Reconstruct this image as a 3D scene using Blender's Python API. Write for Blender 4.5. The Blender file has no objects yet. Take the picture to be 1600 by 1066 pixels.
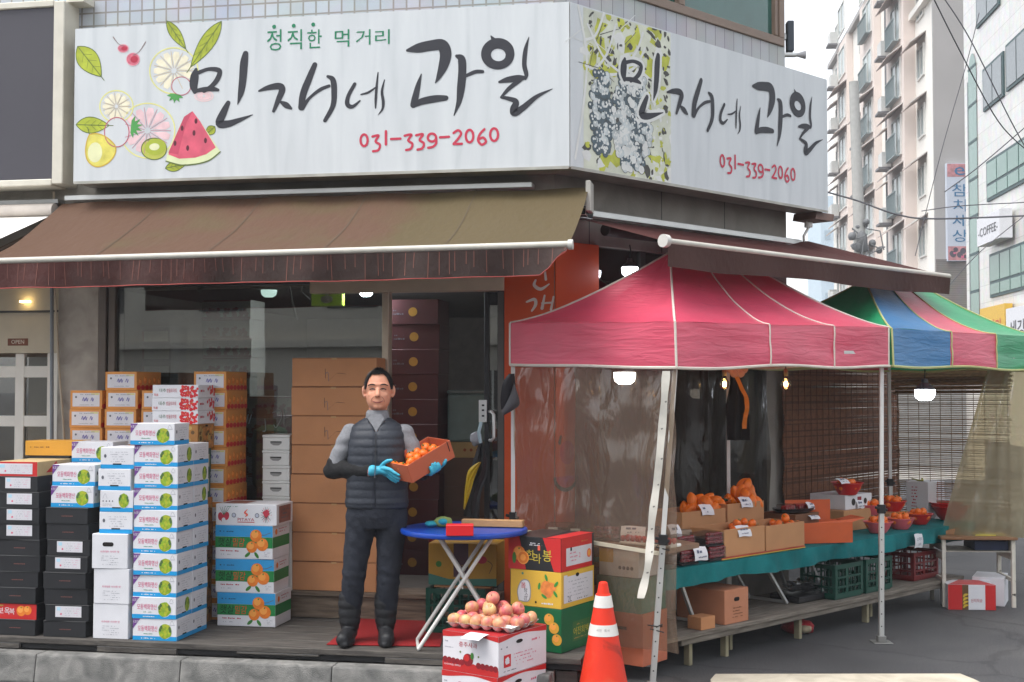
import bpy, bmesh, math, random
from mathutils import Vector, Matrix, noise
V = Vector
C = bpy.context.scene
COL = C.collection
# ---------------------------------------------------------------- camera
CAM_H = 1.87
PITCH = math.atan(0.036)
cs, sn = math.cos(PITCH), math.sin(PITCH)
FPX = 2000.0                       # focal length in pixels of the 1600 px wide photograph
cd = bpy.data.cameras.new("camera")
cd.sensor_width = 36.0
cd.lens = 36.0 * FPX / 1600.0
cd.clip_start = 0.1
cd.clip_end = 2000.0
cam = bpy.data.objects.new("camera", cd)
COL.objects.link(cam)
cam.location = (0, 0, CAM_H)
cam.rotation_euler = (math.pi / 2 + PITCH, 0, 0)
C.camera = cam
# ---------------------------------------------------------------- world, sun, exposure
SUN_EL, SUN_AZ = math.radians(66), math.radians(240)     # azimuth from +Y, clockwise
w = bpy.data.worlds.new("World")
C.world = w
w.use_nodes = True
nt = w.node_tree
bgn = nt.nodes["Background"]
sky = nt.nodes.new("ShaderNodeTexSky")
sky.sky_type = 'NISHITA'
sky.sun_disc = False
sky.sun_elevation = SUN_EL
sky.sun_rotation = SUN_AZ
sky.air_density = 1.2
sky.dust_density = 2.0
sky.ozone_density = 1.0
hs = nt.nodes.new("ShaderNodeHueSaturation")
hs.inputs["Saturation"].default_value = 0.22
hs.inputs["Value"].default_value = 1.15
nt.links.new(sky.outputs[0], hs.inputs["Color"])
nt.links.new(hs.outputs[0], bgn.inputs["Color"])
bgn.inputs["Strength"].default_value = 0.15
sl = bpy.data.lights.new("sun", 'SUN')
sl.energy = 1.5
sl.angle = math.radians(40)
sl.color = (1.0, 0.97, 0.93)
so = bpy.data.objects.new("sun", sl)
COL.objects.link(so)
sdir = V((math.sin(SUN_AZ) * math.cos(SUN_EL), math.cos(SUN_AZ) * math.cos(SUN_EL), math.sin(SUN_EL)))
so.rotation_euler = sdir.to_track_quat('Z', 'Y').to_euler()
so.location = (0, -5, 20)
C.view_settings.view_transform = 'Standard'
C.view_settings.look = 'None'
C.view_settings.exposure = 1.1
C.view_settings.gamma = 1.0
C.cycles.use_denoising = True
C.cycles.max_bounces = 8
C.cycles.transparent_max_bounces = 20
C.cycles.caustics_reflective = False
C.cycles.caustics_refractive = False
C.cycles.sample_clamp_indirect = 6.0
R = random.Random(7)

# ---------------------------------------------------------------- pixel helpers (photograph pixels)
def ray(px, py):
    dx, dy = (px - 800) / FPX, (533 - py) / FPX
    return V((dx, cs - dy * sn, sn + dy * cs))
def onY(px, py, Y):
    r = ray(px, py)
    return V((0, 0, CAM_H)) + r * (Y / r.y)
def onZ(px, py, z):
    r = ray(px, py)
    return V((0, 0, CAM_H)) + r * ((z - CAM_H) / r.z)
def onplane(px, py, p0, n):
    r = ray(px, py); o = V((0, 0, CAM_H))
    return o + r * ((V(p0) - o).dot(V(n)) / r.dot(V(n)))
# facade frames: local x runs along the wall, local y into the building, z up
C1 = V((0.297, 8.973, 0))
R1 = math.atan2(-0.182, 0.983)
R2 = math.atan2(0.694, 0.72)
def frame(c, rz): return Matrix.Translation(c) @ Matrix.Rotation(rz, 4, 'Z')
F1, F2 = frame(C1, R1), frame(C1, R2)
def a_at(F, px, b, z=1.2):
    """along-wall coordinate of the point at pixel column px, b metres in front of the wall, height z"""
    k = (px - 800) / FPX
    o = F @ V((0, -b, 0)); d = F.to_3x3() @ V((1, 0, 0))
    return (k * (o.y * cs + (z - CAM_H) * sn) - o.x) / (d.x - k * d.y * cs)
def z_at(py, Y):
    t = (533 - py) / FPX
    return CAM_H + Y * (sn + t * cs) / (cs - t * sn)

# ---------------------------------------------------------------- materials
def hexc(h):
    h = h.lstrip('#')
    out = []
    for i in (0, 2, 4):
        c = int(h[i:i + 2], 16) / 255
        out.append(c / 12.92 if c <= 0.04045 else ((c + 0.055) / 1.055) ** 2.4)
    return tuple(out)
MATS = {}
def M(name, col=None, rough=0.6, var=0.10, scale=9.0, bump=0.0, bscale=60.0, metal=0.0, spec=0.4, emit=None, estr=0.0, sss=0.0, coat=0.0, detail=4.0, stretch=None):
    if name in MATS: return MATS[name]
    m = bpy.data.materials.new(name); MATS[name] = m
    m.use_nodes = True
    n, l = m.node_tree.nodes, m.node_tree.links
    p = n["Principled BSDF"]
    c = hexc(col) if isinstance(col, str) else col
    p.inputs["Roughness"].default_value = rough
    p.inputs["Metallic"].default_value = metal
    p.inputs["Specular IOR Level"].default_value = spec
    if coat: p.inputs["Coat Weight"].default_value = coat
    if sss:
        p.inputs["Subsurface Weight"].default_value = sss
        p.inputs["Subsurface Radius"].default_value = (0.01, 0.004, 0.002)
    tc = n.new("ShaderNodeTexCoord")
    src = tc.outputs["Object"]
    if stretch:
        mp = n.new("ShaderNodeMapping"); mp.inputs["Scale"].default_value = stretch
        l.new(src, mp.inputs["Vector"]); src = mp.outputs[0]
    if var > 0:
        t = n.new("ShaderNodeTexNoise"); t.inputs["Scale"].default_value = scale; t.inputs["Detail"].default_value = detail
        oi = n.new("ShaderNodeObjectInfo")
        ad = n.new("ShaderNodeVectorMath"); ad.operation = 'ADD'
        ml = n.new("ShaderNodeMath"); ml.operation = 'MULTIPLY'; ml.inputs[1].default_value = 37.0
        l.new(oi.outputs["Random"], ml.inputs[0])
        l.new(src, ad.inputs[0]); l.new(ml.outputs[0], ad.inputs[1])
        l.new(ad.outputs[0], t.inputs["Vector"])
        r = n.new("ShaderNodeValToRGB")
        r.color_ramp.elements[0].position = 0.3; r.color_ramp.elements[1].position = 0.7
        r.color_ramp.elements[0].color = tuple(max(0, x * (1 - var)) for x in c) + (1,)
        r.color_ramp.elements[1].color = tuple(min(1, x * (1 + var * 0.6)) for x in c) + (1,)
        l.new(t.outputs["Fac"], r.inputs["Fac"]); l.new(r.outputs[0], p.inputs["Base Color"])
    else:
        p.inputs["Base Color"].default_value = c + (1,)
    if bump > 0:
        t2 = n.new("ShaderNodeTexNoise"); t2.inputs["Scale"].default_value = bscale; t2.inputs["Detail"].default_value = 6
        l.new(src, t2.inputs["Vector"])
        b = n.new("ShaderNodeBump"); b.inputs["Strength"].default_value = bump; b.inputs["Distance"].default_value = 0.02
        l.new(t2.outputs["Fac"], b.inputs["Height"]); l.new(b.outputs[0], p.inputs["Normal"])
    if emit:
        p.inputs["Emission Color"].default_value = (hexc(emit) if isinstance(emit, str) else emit) + (1,)
        p.inputs["Emission Strength"].default_value = estr
    return m
def ramp(n, stops):
    r = n.new("ShaderNodeValToRGB"); e = r.color_ramp.elements
    while len(e) < len(stops): e.new(0.5)
    for x, (pos, col) in zip(e, stops):
        x.position = pos; x.color = tuple(hexc(col) if isinstance(col, str) else col) + (1,)
    return r

# ---------------------------------------------------------------- mesh builder
_TXT = {}
def text_geo(s):
    if s in _TXT: return _TXT[s]
    c = bpy.data.curves.new('t', 'FONT'); c.body = s; c.size = 1; c.resolution_u = 2
    o = bpy.data.objects.new('t', c); COL.objects.link(o)
    dg = bpy.context.evaluated_depsgraph_get()
    m = bpy.data.meshes.new_from_object(o.evaluated_get(dg))
    vs = [(v.co.x, v.co.y) for v in m.vertices]; fs = [tuple(p.vertices) for p in m.polygons]
    bpy.data.objects.remove(o); bpy.data.curves.remove(c); bpy.data.meshes.remove(m)
    x0 = min(v[0] for v in vs); x1 = max(v[0] for v in vs); y0 = min(v[1] for v in vs); y1 = max(v[1] for v in vs)
    _TXT[s] = (vs, fs, x0, x1, y0, y1)
    return _TXT[s]
def catmull(pts, n=6):
    pts = [tuple(map(float, p)) for p in pts]
    if len(pts) < 3: return pts
    P = [pts[0]] + pts + [pts[-1]]; out = []
    for i in range(1, len(P) - 2):
        for k in range(n):
            t = k / n; q = []
            for j in range(len(pts[0])):
                a, b, c, d = P[i - 1][j], P[i][j], P[i + 1][j], P[i + 2][j]
                q.append(0.5 * ((2 * b) + (-a + c) * t + (2 * a - 5 * b + 4 * c - d) * t * t + (-a + 3 * b - 3 * c + d) * t ** 3))
            out.append(tuple(q))
    out.append(pts[-1])
    return out
class MB:
    def __init__(s):
        s.v = []; s.f = []; s.fm = []; s.fs = []; s.mats = []; s.T = None; s.k = 0
    def mi(s, m):
        if m not in s.mats: s.mats.append(m)
        return s.mats.index(m)
    def add(s, pts, faces, m, smooth=False):
        o = len(s.v)
        if s.T is not None: pts = [s.T @ V(p) for p in pts]
        s.v += [tuple(p) for p in pts]
        i = s.mi(m)
        for f in faces:
            s.f.append(tuple(o + k for k in f)); s.fm.append(i); s.fs.append(smooth)
    def box(s, x0, x1, y0, y1, z0, z1, m, top=None):
        p = [(x0, y0, z0), (x1, y0, z0), (x1, y1, z0), (x0, y1, z0), (x0, y0, z1), (x1, y0, z1), (x1, y1, z1), (x0, y1, z1)]
        if top: p = p[:4] + [V(q) + V(top) for q in p[4:]]
        s.add(p, [(3, 2, 1, 0), (4, 5, 6, 7), (0, 1, 5, 4), (1, 2, 6, 5), (2, 3, 7, 6), (3, 0, 4, 7)], m)
    def hexa(s, p, m):
        s.add(p, [(3, 2, 1, 0), (4, 5, 6, 7), (0, 1, 5, 4), (1, 2, 6, 5), (2, 3, 7, 6), (3, 0, 4, 7)], m)
    def bar(s, p0, p1, wx, wy, m, up=(0, 0, 1)):
        p0, p1 = V(p0), V(p1); d = (p1 - p0).normalized()
        u = V(up)
        if abs(d.dot(u)) > 0.98: u = V((0, 1, 0))
        x = d.cross(u).normalized(); y = x.cross(d).normalized()
        q = []
        for p in (p0, p1):
            for a, b in ((-1, -1), (1, -1), (1, 1), (-1, 1)): q.append(p + x * a * wx / 2 + y * b * wy / 2)
        s.hexa(q, m)
    def tube(s, path, r, m, seg=8, smooth=True):
        path = [V(p) for p in path]; n = len(path); rs = r if isinstance(r, (list, tuple)) else [r] * n
        pts = []; x = None
        for i, p in enumerate(path):
            d = (path[min(i + 1, n - 1)] - path[max(i - 1, 0)])
            d = d.normalized() if d.length > 1e-9 else V((0, 0, 1))
            if x is None:
                x = d.orthogonal().normalized()
            else:
                x = (x - d * x.dot(d)).normalized()
            y = d.cross(x)
            for k in range(seg):
                a = 2 * math.pi * k / seg
                pts.append(p + (x * math.cos(a) + y * math.sin(a)) * rs[i])
        fs = []
        for i in range(n - 1):
            for k in range(seg):
                k2 = (k + 1) % seg
                fs.append((i * seg + k, i * seg + k2, (i + 1) * seg + k2, (i + 1) * seg + k))
        fs.append(tuple(range(seg - 1, -1, -1))); fs.append(tuple((n - 1) * seg + k for k in range(seg)))
        s.add(pts, fs, m, smooth)
    def lathe(s, prof, m, seg=24, c=(0, 0, 0), smooth=True, sx=1, sy=1):
        pts = []; fs = []
        for r, z in prof:
            for k in range(seg):
                a = 2 * math.pi * k / seg
                pts.append((c[0] + r * sx * math.cos(a), c[1] + r * sy * math.sin(a), c[2] + z))
        for i in range(len(prof) - 1):
            for k in range(seg):
                k2 = (k + 1) % seg
                fs.append((i * seg + k, i * seg + k2, (i + 1) * seg + k2, (i + 1) * seg + k))
        if prof[0][0] > 1e-6: fs.append(tuple(range(seg - 1, -1, -1)))
        if prof[-1][0] > 1e-6: fs.append(tuple((len(prof) - 1) * seg + k for k in range(seg)))
        s.add(pts, fs, m, smooth)
    def ball(s, c, r, m, seg=16, rings=10, M3=None, fn=None):
        c = V(c); rr = V(r) if hasattr(r, '__len__') else V((r, r, r)); pts = [V((0, 0, 1))]
        for i in range(1, rings):
            t = math.pi * i / rings
            for k in range(seg):
                a = 2 * math.pi * k / seg
                pts.append(V((math.sin(t) * math.cos(a), math.sin(t) * math.sin(a), math.cos(t))))
        pts.append(V((0, 0, -1)))
        q = []
        for p in pts:
            if fn: p = fn(p)
            p = V((p.x * rr.x, p.y * rr.y, p.z * rr.z))
            if M3 is not None: p = M3 @ p
            q.append(c + p)
        fs = [(0, 1 + k, 1 + (k + 1) % seg) for k in range(seg)]
        for i in range(rings - 2):
            for k in range(seg):
                k2 = (k + 1) % seg
                fs.append((1 + i * seg + k, 1 + (i + 1) * seg + k, 1 + (i + 1) * seg + k2, 1 + i * seg + k2))
        L = len(q) - 1; b = 1 + (rings - 2) * seg
        fs += [(L, b + (k + 1) % seg, b + k) for k in range(seg)]
        s.add(q, fs, m, True)
    def grid(s, fn, nu, nv, m, smooth=True, mfn=None):
        pts = [fn(i / nu, j / nv) for j in range(nv + 1) for i in range(nu + 1)]
        fs = [(j * (nu + 1) + i, j * (nu + 1) + i + 1, (j + 1) * (nu + 1) + i + 1, (j + 1) * (nu + 1) + i) for j in range(nv) for i in range(nu)]
        if mfn is None: s.add(pts, fs, m, smooth)
        else:
            o = len(s.v)
            if s.T is not None: pts = [s.T @ V(p) for p in pts]
            s.v += [tuple(p) for p in pts]; n = 0
            for j in range(nv):
                for i in range(nu):
                    s.f.append(tuple(o + k for k in fs[n])); s.fm.append(s.mi(mfn((i + 0.5) / nu, (j + 0.5) / nv))); s.fs.append(smooth); n += 1
    def loft(s, rings, m, seg=24, smooth=True, pw=2.0):
        """rings: (cx, cy, z, rx, ry)"""
        pts = []; fs = []
        for cx, cy, z, rx, ry in rings:
            for k in range(seg):
                a = 2 * math.pi * k / seg; ca, sa = math.cos(a), math.sin(a)
                e = 2.0 / pw
                pts.append((cx + rx * math.copysign(abs(ca) ** e, ca), cy + ry * math.copysign(abs(sa) ** e, sa), z))
        n = len(rings)
        for i in range(n - 1):
            for k in range(seg):
                k2 = (k + 1) % seg
                fs.append((i * seg + k, i * seg + k2, (i + 1) * seg + k2, (i + 1) * seg + k))
        fs.append(tuple(range(seg - 1, -1, -1))); fs.append(tuple((n - 1) * seg + k for k in range(seg)))
        s.add(pts, fs, m, smooth)
    # flat marks on a plane: fr = 4x4 with x, y in the plane and z = outward normal
    def _o(s, off):
        s.k = (s.k + 1) % 12
        return off + s.k * 0.00002
    def poly(s, fr, pts, m, off=0.001):
        o = s._o(off); s.add([fr @ V((p[0], p[1], o)) for p in pts], [tuple(range(len(pts)))], m)
    def rect(s, fr, u0, v0, u1, v1, m, off=0.001): s.poly(fr, [(u0, v0), (u1, v0), (u1, v1), (u0, v1)], m, off)
    def disc(s, fr, u, v, r, m, off=0.001, ry=None, seg=20, rot=0, a0=0, a1=None, rough=0):
        ry = ry or r; pts = []; n = seg if a1 is None else seg + 1
        for k in range(n):
            a = (2 * math.pi * k / seg) if a1 is None else a0 + (a1 - a0) * k / seg
            j = 1 + (R.uniform(-rough, rough) if rough else 0)
            x, y = r * j * math.cos(a), ry * j * math.sin(a)
            pts.append((u + x * math.cos(rot) - y * math.sin(rot), v + x * math.sin(rot) + y * math.cos(rot)))
        s.poly(fr, pts, m, off)
    def stroke(s, fr, pts, m, off=0.001, n=6, closed=False, wmul=1.0):
        if closed: pts = list(pts) + [pts[0]]
        q = catmull(pts, n) if len(pts) > 2 else [tuple(map(float, p)) for p in pts]
        o = s._o(off); L = len(q); vs = []; fs = []
        for i, (x, y, wd) in enumerate(q):
            a = q[max(i - 1, 0)]; b = q[min(i + 1, L - 1)]
            if closed and i in (0, L - 1): a, b = q[L - 2], q[1]
            dx, dy = b[0] - a[0], b[1] - a[1]; d = math.hypot(dx, dy) or 1
            nx, ny = -dy / d, dx / d; h = max(wd, 0) * wmul / 2
            vs += [fr @ V((x + nx * h, y + ny * h, o)), fr @ V((x - nx * h, y - ny * h, o))]
        fs = [(2 * i, 2 * i + 1, 2 * i + 3, 2 * i + 2) for i in range(L - 1)]
        s.add(vs, fs, m)
        if not closed:
            for e in (0, L - 1):
                x, y, wd = q[e]
                s.disc(fr, x, y, max(wd, 1e-5) * wmul / 2, m, off, seg=10)
    def text(s, fr, st, u, v, h, m, off=0.001, align='l', xs=1.0, w=None, shear=0.0):
        vs, fs, x0, x1, y0, y1 = text_geo(st)
        k = h / (y1 - y0); kx = k * xs
        if w: kx = w / (x1 - x0)
        W = (x1 - x0) * kx
        ox = u - (W / 2 if align == 'c' else W if align == 'r' else 0)
        o = s._o(off)
        s.add([fr @ V((ox + (x - x0) * kx + (y - y0) * k * shear, v + (y - y0) * k, o)) for x, y in vs], fs, m)
        return W
    def scrib(s, fr, u0, v0, u1, v1, m, rows=3, h=0.5, off=0.001, fill=0.75):
        """rows of small illegible print"""
        rh = (v1 - v0) / rows
        for r in range(rows):
            x = u0 + R.uniform(0, 0.1) * (u1 - u0); y = v1 - (r + 0.75) * rh
            end = u1 - R.uniform(0, 0.3) * (u1 - u0)
            while x < end:
                wd = rh * h * R.uniform(0.5, 1.6)
                if R.random() < fill: s.rect(fr, x, y, min(x + wd, end), y + rh * h * R.uniform(0.6, 1), m, off)
                x += wd + rh * h * 0.35
    def mesh(s, name, bevel=0.0, weld=False, angle=35, segs=1):
        me = bpy.data.meshes.new(name)
        me.from_pydata(s.v, [], s.f)
        for m in s.mats: me.materials.append(m)
        me.polygons.foreach_set("material_index", s.fm)
        me.polygons.foreach_set("use_smooth", s.fs)
        if bevel or weld:
            bm = bmesh.new(); bm.from_mesh(me)
            if weld: bmesh.ops.remove_doubles(bm, verts=bm.verts, dist=1e-5)
            if bevel:
                es = [e for e in bm.edges if len(e.link_faces) == 2 and e.calc_face_angle(0) > 0.5 and min(f.calc_area() for f in e.link_faces) > bevel * bevel * 9]
                bmesh.ops.bevel(bm, geom=es, offset=bevel, segments=segs, affect='EDGES', profile=0.6)
            bm.to_mesh(me); bm.free()
        if any(s.fs):
            me.set_sharp_from_angle(angle=math.radians(angle))
        me.update()
        return me
def boxfr(w, d, h):
    """planes of a box centred on its base: front (-y), right (+x), left (-x), top"""
    fr = Matrix(((1, 0, 0, -w / 2), (0, 0, -1, -d / 2), (0, 1, 0, 0), (0, 0, 0, 1)))
    rt = Matrix(((0, 0, 1, w / 2), (1, 0, 0, -d / 2), (0, 1, 0, 0), (0, 0, 0, 1)))
    lf = Matrix(((0, 0, -1, -w / 2), (-1, 0, 0, d / 2), (0, 1, 0, 0), (0, 0, 0, 1)))
    tp = Matrix(((1, 0, 0, -w / 2), (0, 1, 0, -d / 2), (0, 0, 1, h), (0, 0, 0, 1)))
    return fr, rt, lf, tp

# ---------------------------------------------------------------- scene graph helpers
WM = {}
def _link(o, parent, Mw):
    COL.objects.link(o)
    if parent is not None:
        o.parent = parent
        o.matrix_basis = WM[parent.as_pointer()].inverted() @ Mw
    else:
        o.matrix_basis = Mw
    WM[o.as_pointer()] = Mw
    return o
def tag(o, label=None, cat=None, group=None, kind=None):
    if label: o["label"] = label
    if cat: o["category"] = cat
    if group: o["group"] = group
    if kind: o["kind"] = kind
    return o
def empty(name, loc=(0, 0, 0), rz=0.0, Mw=None, parent=None):
    o = bpy.data.objects.new(name, None); o.empty_display_size = 0.1
    return _link(o, parent, Mw if Mw is not None else frame(V(loc), rz))
def put(name, mb, parent=None, Mw=None, center=False, bevel=0.0, weld=False, angle=35, segs=1):
    """link a builder (or a ready mesh) as ONE object; center moves its origin to the middle of its base"""
    Mw = Mw if Mw is not None else Matrix.Identity(4)
    if isinstance(mb, MB):
        if center:
            lo = [min(p[i] for p in mb.v) for i in range(3)]; hi = [max(p[i] for p in mb.v) for i in range(3)]
            c = V(((lo[0] + hi[0]) / 2, (lo[1] + hi[1]) / 2, lo[2]))
            mb.v = [tuple(V(p) - c) for p in mb.v]
            Mw = Mw @ Matrix.Translation(c)
        me = mb.mesh(name, bevel, weld, angle, segs)
    else: me = mb
    return _link(bpy.data.objects.new(name, me), parent, Mw)
def clone(root, Mw, label=None, group=None, cat=None):
    def cp(o, par):
        c = o.copy(); COL.objects.link(c)
        if par is not None: c.parent = par
        for ch in o.children: cp(ch, c)
        return c
    r = cp(root, None); r.matrix_basis = Mw; WM[r.as_pointer()] = Mw
    tag(r, label, cat, group)
    return r
class Proto:
    """first use moves the thing itself, later uses copy it"""
    def __init__(s, root): s.root = root; s.used = False
    def at(s, Mw, label, group=None):
        if not s.used:
            s.used = True; s.root.matrix_basis = Mw; WM[s.root.as_pointer()] = Mw
            return tag(s.root, label, None, group)
        return clone(s.root, Mw, label, group)
ORD = ['bottom', 'second from bottom', 'third from bottom', 'fourth from bottom', 'fifth from bottom', 'sixth from bottom', 'seventh from bottom', 'eighth from bottom', 'ninth from bottom', 'tenth from bottom', 'eleventh from bottom', 'twelfth from bottom', 'thirteenth from bottom', 'fourteenth from bottom']
# ================================================================ SETTING
def tile_mat(name, c1, c2, cm, bw, bh, mortar=0.006, off=0.0, rough=0.5, bump=0.3):
    m = bpy.data.materials.new(name); m.use_nodes = True; MATS[name] = m
    n, l = m.node_tree.nodes, m.node_tree.links; p = n["Principled BSDF"]
    tc = n.new("ShaderNodeTexCoord"); sp = n.new("ShaderNodeSeparateXYZ"); cb = n.new("ShaderNodeCombineXYZ")
    l.new(tc.outputs["Object"], sp.inputs[0]); l.new(sp.outputs["X"], cb.inputs["X"]); l.new(sp.outputs["Z"], cb.inputs["Y"])
    b = n.new("ShaderNodeTexBrick"); b.offset = off; b.squash = 1
    b.inputs["Scale"].default_value = 1; b.inputs["Brick Width"].default_value = bw; b.inputs["Row Height"].default_value = bh
    b.inputs["Mortar Size"].default_value = mortar; b.inputs["Bias"].default_value = 0
    b.inputs["Color1"].default_value = hexc(c1) + (1,); b.inputs["Color2"].default_value = hexc(c2) + (1,); b.inputs["Mortar"].default_value = hexc(cm) + (1,)
    l.new(cb.outputs[0], b.inputs["Vector"])
    nz = n.new("ShaderNodeTexNoise"); nz.inputs["Scale"].default_value = 3; nz.inputs["Detail"].default_value = 5
    l.new(tc.outputs["Object"], nz.inputs["Vector"])
    mx = n.new("ShaderNodeMix"); mx.data_type = 'RGBA'; mx.blend_type = 'MULTIPLY'; mx.inputs[0].default_value = 0.35
    l.new(b.outputs["Color"], mx.inputs[6]); l.new(nz.outputs["Color"], mx.inputs[7])
    mh = n.new("ShaderNodeHueSaturation"); mh.inputs["Saturation"].default_value = 0.9; mh.inputs["Value"].default_value = 1.1
    l.new(mx.outputs[2], mh.inputs["Color"]); l.new(mh.outputs[0], p.inputs["Base Color"])
    p.inputs["Roughness"].default_value = rough
    bp = n.new("ShaderNodeBump"); bp.inputs["Strength"].default_value = bump; bp.inputs["Distance"].default_value = 0.004; bp.invert = True
    l.new(b.outputs["Fac"], bp.inputs["Height"]); l.new(bp.outputs[0], p.inputs["Normal"])
    return m
def stain_mat(name, stops, scale=1.2, rough=0.8, stretch=(1, 1, 1), bump=0.2, bscale=90, det=8, dist=0.6, transl=0.0):
    m = bpy.data.materials.new(name); m.use_nodes = True; MATS[name] = m
    n, l = m.node_tree.nodes, m.node_tree.links; p = n["Principled BSDF"]
    tc = n.new("ShaderNodeTexCoord"); mp = n.new("ShaderNodeMapping"); mp.inputs["Scale"].default_value = stretch
    l.new(tc.outputs["Object"], mp.inputs["Vector"])
    nz = n.new("ShaderNodeTexNoise"); nz.inputs["Scale"].default_value = scale; nz.inputs["Detail"].default_value = det; nz.inputs["Distortion"].default_value = dist
    l.new(mp.outputs[0], nz.inputs["Vector"])
    r = ramp(n, stops); l.new(nz.outputs["Fac"], r.inputs["Fac"]); l.new(r.outputs[0], p.inputs["Base Color"])
    p.inputs["Roughness"].default_value = rough; p.inputs["Specular IOR Level"].default_value = 0.25
    n2 = n.new("ShaderNodeTexNoise"); n2.inputs["Scale"].default_value = bscale; n2.inputs["Detail"].default_value = 4
    l.new(tc.outputs["Object"], n2.inputs["Vector"])
    b = n.new("ShaderNodeBump"); b.inputs["Strength"].default_value = bump; b.inputs["Distance"].default_value = 0.01
    l.new(n2.outputs["Fac"], b.inputs["Height"]); l.new(b.outputs[0], p.inputs["Normal"])
    if transl:
        tr = n.new("ShaderNodeBsdfTranslucent"); l.new(r.outputs[0], tr.inputs["Color"])
        mx = n.new("ShaderNodeMixShader"); mx.inputs[0].default_value = transl
        l.new(p.outputs[0], mx.inputs[1]); l.new(tr.outputs[0], mx.inputs[2])
        l.new(mx.outputs[0], n["Material Output"].inputs["Surface"])
    return m
def glass_mat(name, tint='#cfd6d4', refl=1.0, ior=1.5, rough=0.0, base=0.0):
    m = bpy.data.materials.new(name); m.use_nodes = True; MATS[name] = m
    n, l = m.node_tree.nodes, m.node_tree.links
    n.remove(n["Principled BSDF"])
    t = n.new("ShaderNodeBsdfTransparent"); t.inputs[0].default_value = hexc(tint) + (1,)
    g = n.new("ShaderNodeBsdfGlossy"); g.inputs["Roughness"].default_value = rough
    f = n.new("ShaderNodeFresnel"); f.inputs["IOR"].default_value = ior
    ml = n.new("ShaderNodeMath"); ml.operation = 'MULTIPLY_ADD'; ml.inputs[1].default_value = refl; ml.inputs[2].default_value = base
    mx = n.new("ShaderNodeMixShader")
    l.new(f.outputs[0], ml.inputs[0]); l.new(ml.outputs[0], mx.inputs[0]); l.new(t.outputs[0], mx.inputs[1]); l.new(g.outputs[0], mx.inputs[2])
    l.new(mx.outputs[0], n["Material Output"].inputs["Surface"])
    return m
def film_mat(name, tint='#d8d2c6', haze='#b9b2a4', mixd=0.18, scale=5.0, stretch=(1, 1, .35), rough=.16, bump=.9, fk=1.3):
    """wrinkled clear plastic sheet: see-through, a little milky, with sharp sheen on its creases"""
    m = bpy.data.materials.new(name); m.use_nodes = True; MATS[name] = m
    n, l = m.node_tree.nodes, m.node_tree.links
    n.remove(n["Principled BSDF"])
    tc = n.new("ShaderNodeTexCoord"); mp = n.new("ShaderNodeMapping"); mp.inputs["Scale"].default_value = stretch
    l.new(tc.outputs["Object"], mp.inputs["Vector"])
    nz = n.new("ShaderNodeTexNoise"); nz.inputs["Scale"].default_value = scale; nz.inputs["Detail"].default_value = 3; nz.inputs["Distortion"].default_value = 1.2
    l.new(mp.outputs[0], nz.inputs["Vector"])
    b = n.new("ShaderNodeBump"); b.inputs["Strength"].default_value = bump; b.inputs["Distance"].default_value = 0.05
    l.new(nz.outputs["Fac"], b.inputs["Height"])
    t = n.new("ShaderNodeBsdfTransparent"); t.inputs[0].default_value = hexc(tint) + (1,)
    d = n.new("ShaderNodeBsdfDiffuse"); d.inputs[0].default_value = hexc(haze) + (1,); l.new(b.outputs[0], d.inputs["Normal"])
    tr = n.new("ShaderNodeBsdfTranslucent"); tr.inputs[0].default_value = hexc(haze) + (1,)
    m0 = n.new("ShaderNodeMixShader"); m0.inputs[0].default_value = 0.5; l.new(d.outputs[0], m0.inputs[1]); l.new(tr.outputs[0], m0.inputs[2])
    g = n.new("ShaderNodeBsdfGlossy"); g.inputs["Roughness"].default_value = rough; l.new(b.outputs[0], g.inputs["Normal"])
    m1 = n.new("ShaderNodeMixShader"); m1.inputs[0].default_value = mixd
    l.new(t.outputs[0], m1.inputs[1]); l.new(m0.outputs[0], m1.inputs[2])
    f = n.new("ShaderNodeFresnel"); f.inputs["IOR"].default_value = 1.5; l.new(b.outputs[0], f.inputs["Normal"])
    mk = n.new("ShaderNodeMath"); mk.operation = 'MULTIPLY_ADD'; mk.inputs[1].default_value = fk; mk.inputs[2].default_value = fk; mk.use_clamp = True
    f.inputs['IOR'].default_value = 1.5; lw = n.new('ShaderNodeLayerWeight'); lw.inputs[0].default_value = .35; l.new(lw.outputs['Facing'], mk.inputs[0])
    m2 = n.new("ShaderNodeMixShader"); l.new(mk.outputs[0], m2.inputs[0]); l.new(m1.outputs[0], m2.inputs[1]); l.new(g.outputs[0], m2.inputs[2])
    l.new(m2.outputs[0], n["Material Output"].inputs["Surface"])
    return m
concrete = stain_mat('concrete', [(0.25, '#77726b'), (0.5, '#8b867e'), (0.75, '#9a958c')], scale=3, bump=0.25, bscale=60, det=10)
stone = stain_mat('pillar_stone', [(0.25, '#8b847c'), (0.5, '#a39c93'), (0.75, '#b3aca2')], scale=6, bump=0.15, bscale=120, det=10)
tile1 = tile_mat('square_tiles', '#a6aeb8', '#b4bcc6', '#8d8a86', 0.098, 0.098, 0.007)
tile2 = tile_mat('band_tiles', '#a3a5a8', '#afb1b4', '#77757a', 0.125, 0.4, 0.004)
metal = M('grey_metal', '#8f8f8c', 0.45, 0.12, metal=0.6)
alu = M('aluminium', '#c9cac8', 0.38, 0.10, metal=0.55, scale=4)
darkframe = M('dark_frame', '#3a3736', 0.5, 0.1)
brownframe = M('brown_frame', '#7d6b5e', 0.5, 0.1)
white_paint = M('white_paint', '#dcdbd6', 0.5, 0.06)
black = M('matt_black', '#1a1a1c', 0.6, 0.15)
inner = M('interior_wall', '#77716a', 0.9, 0.15)
cream = M('cream_panel', '#c6b9a2', 0.6, 0.06)
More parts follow.
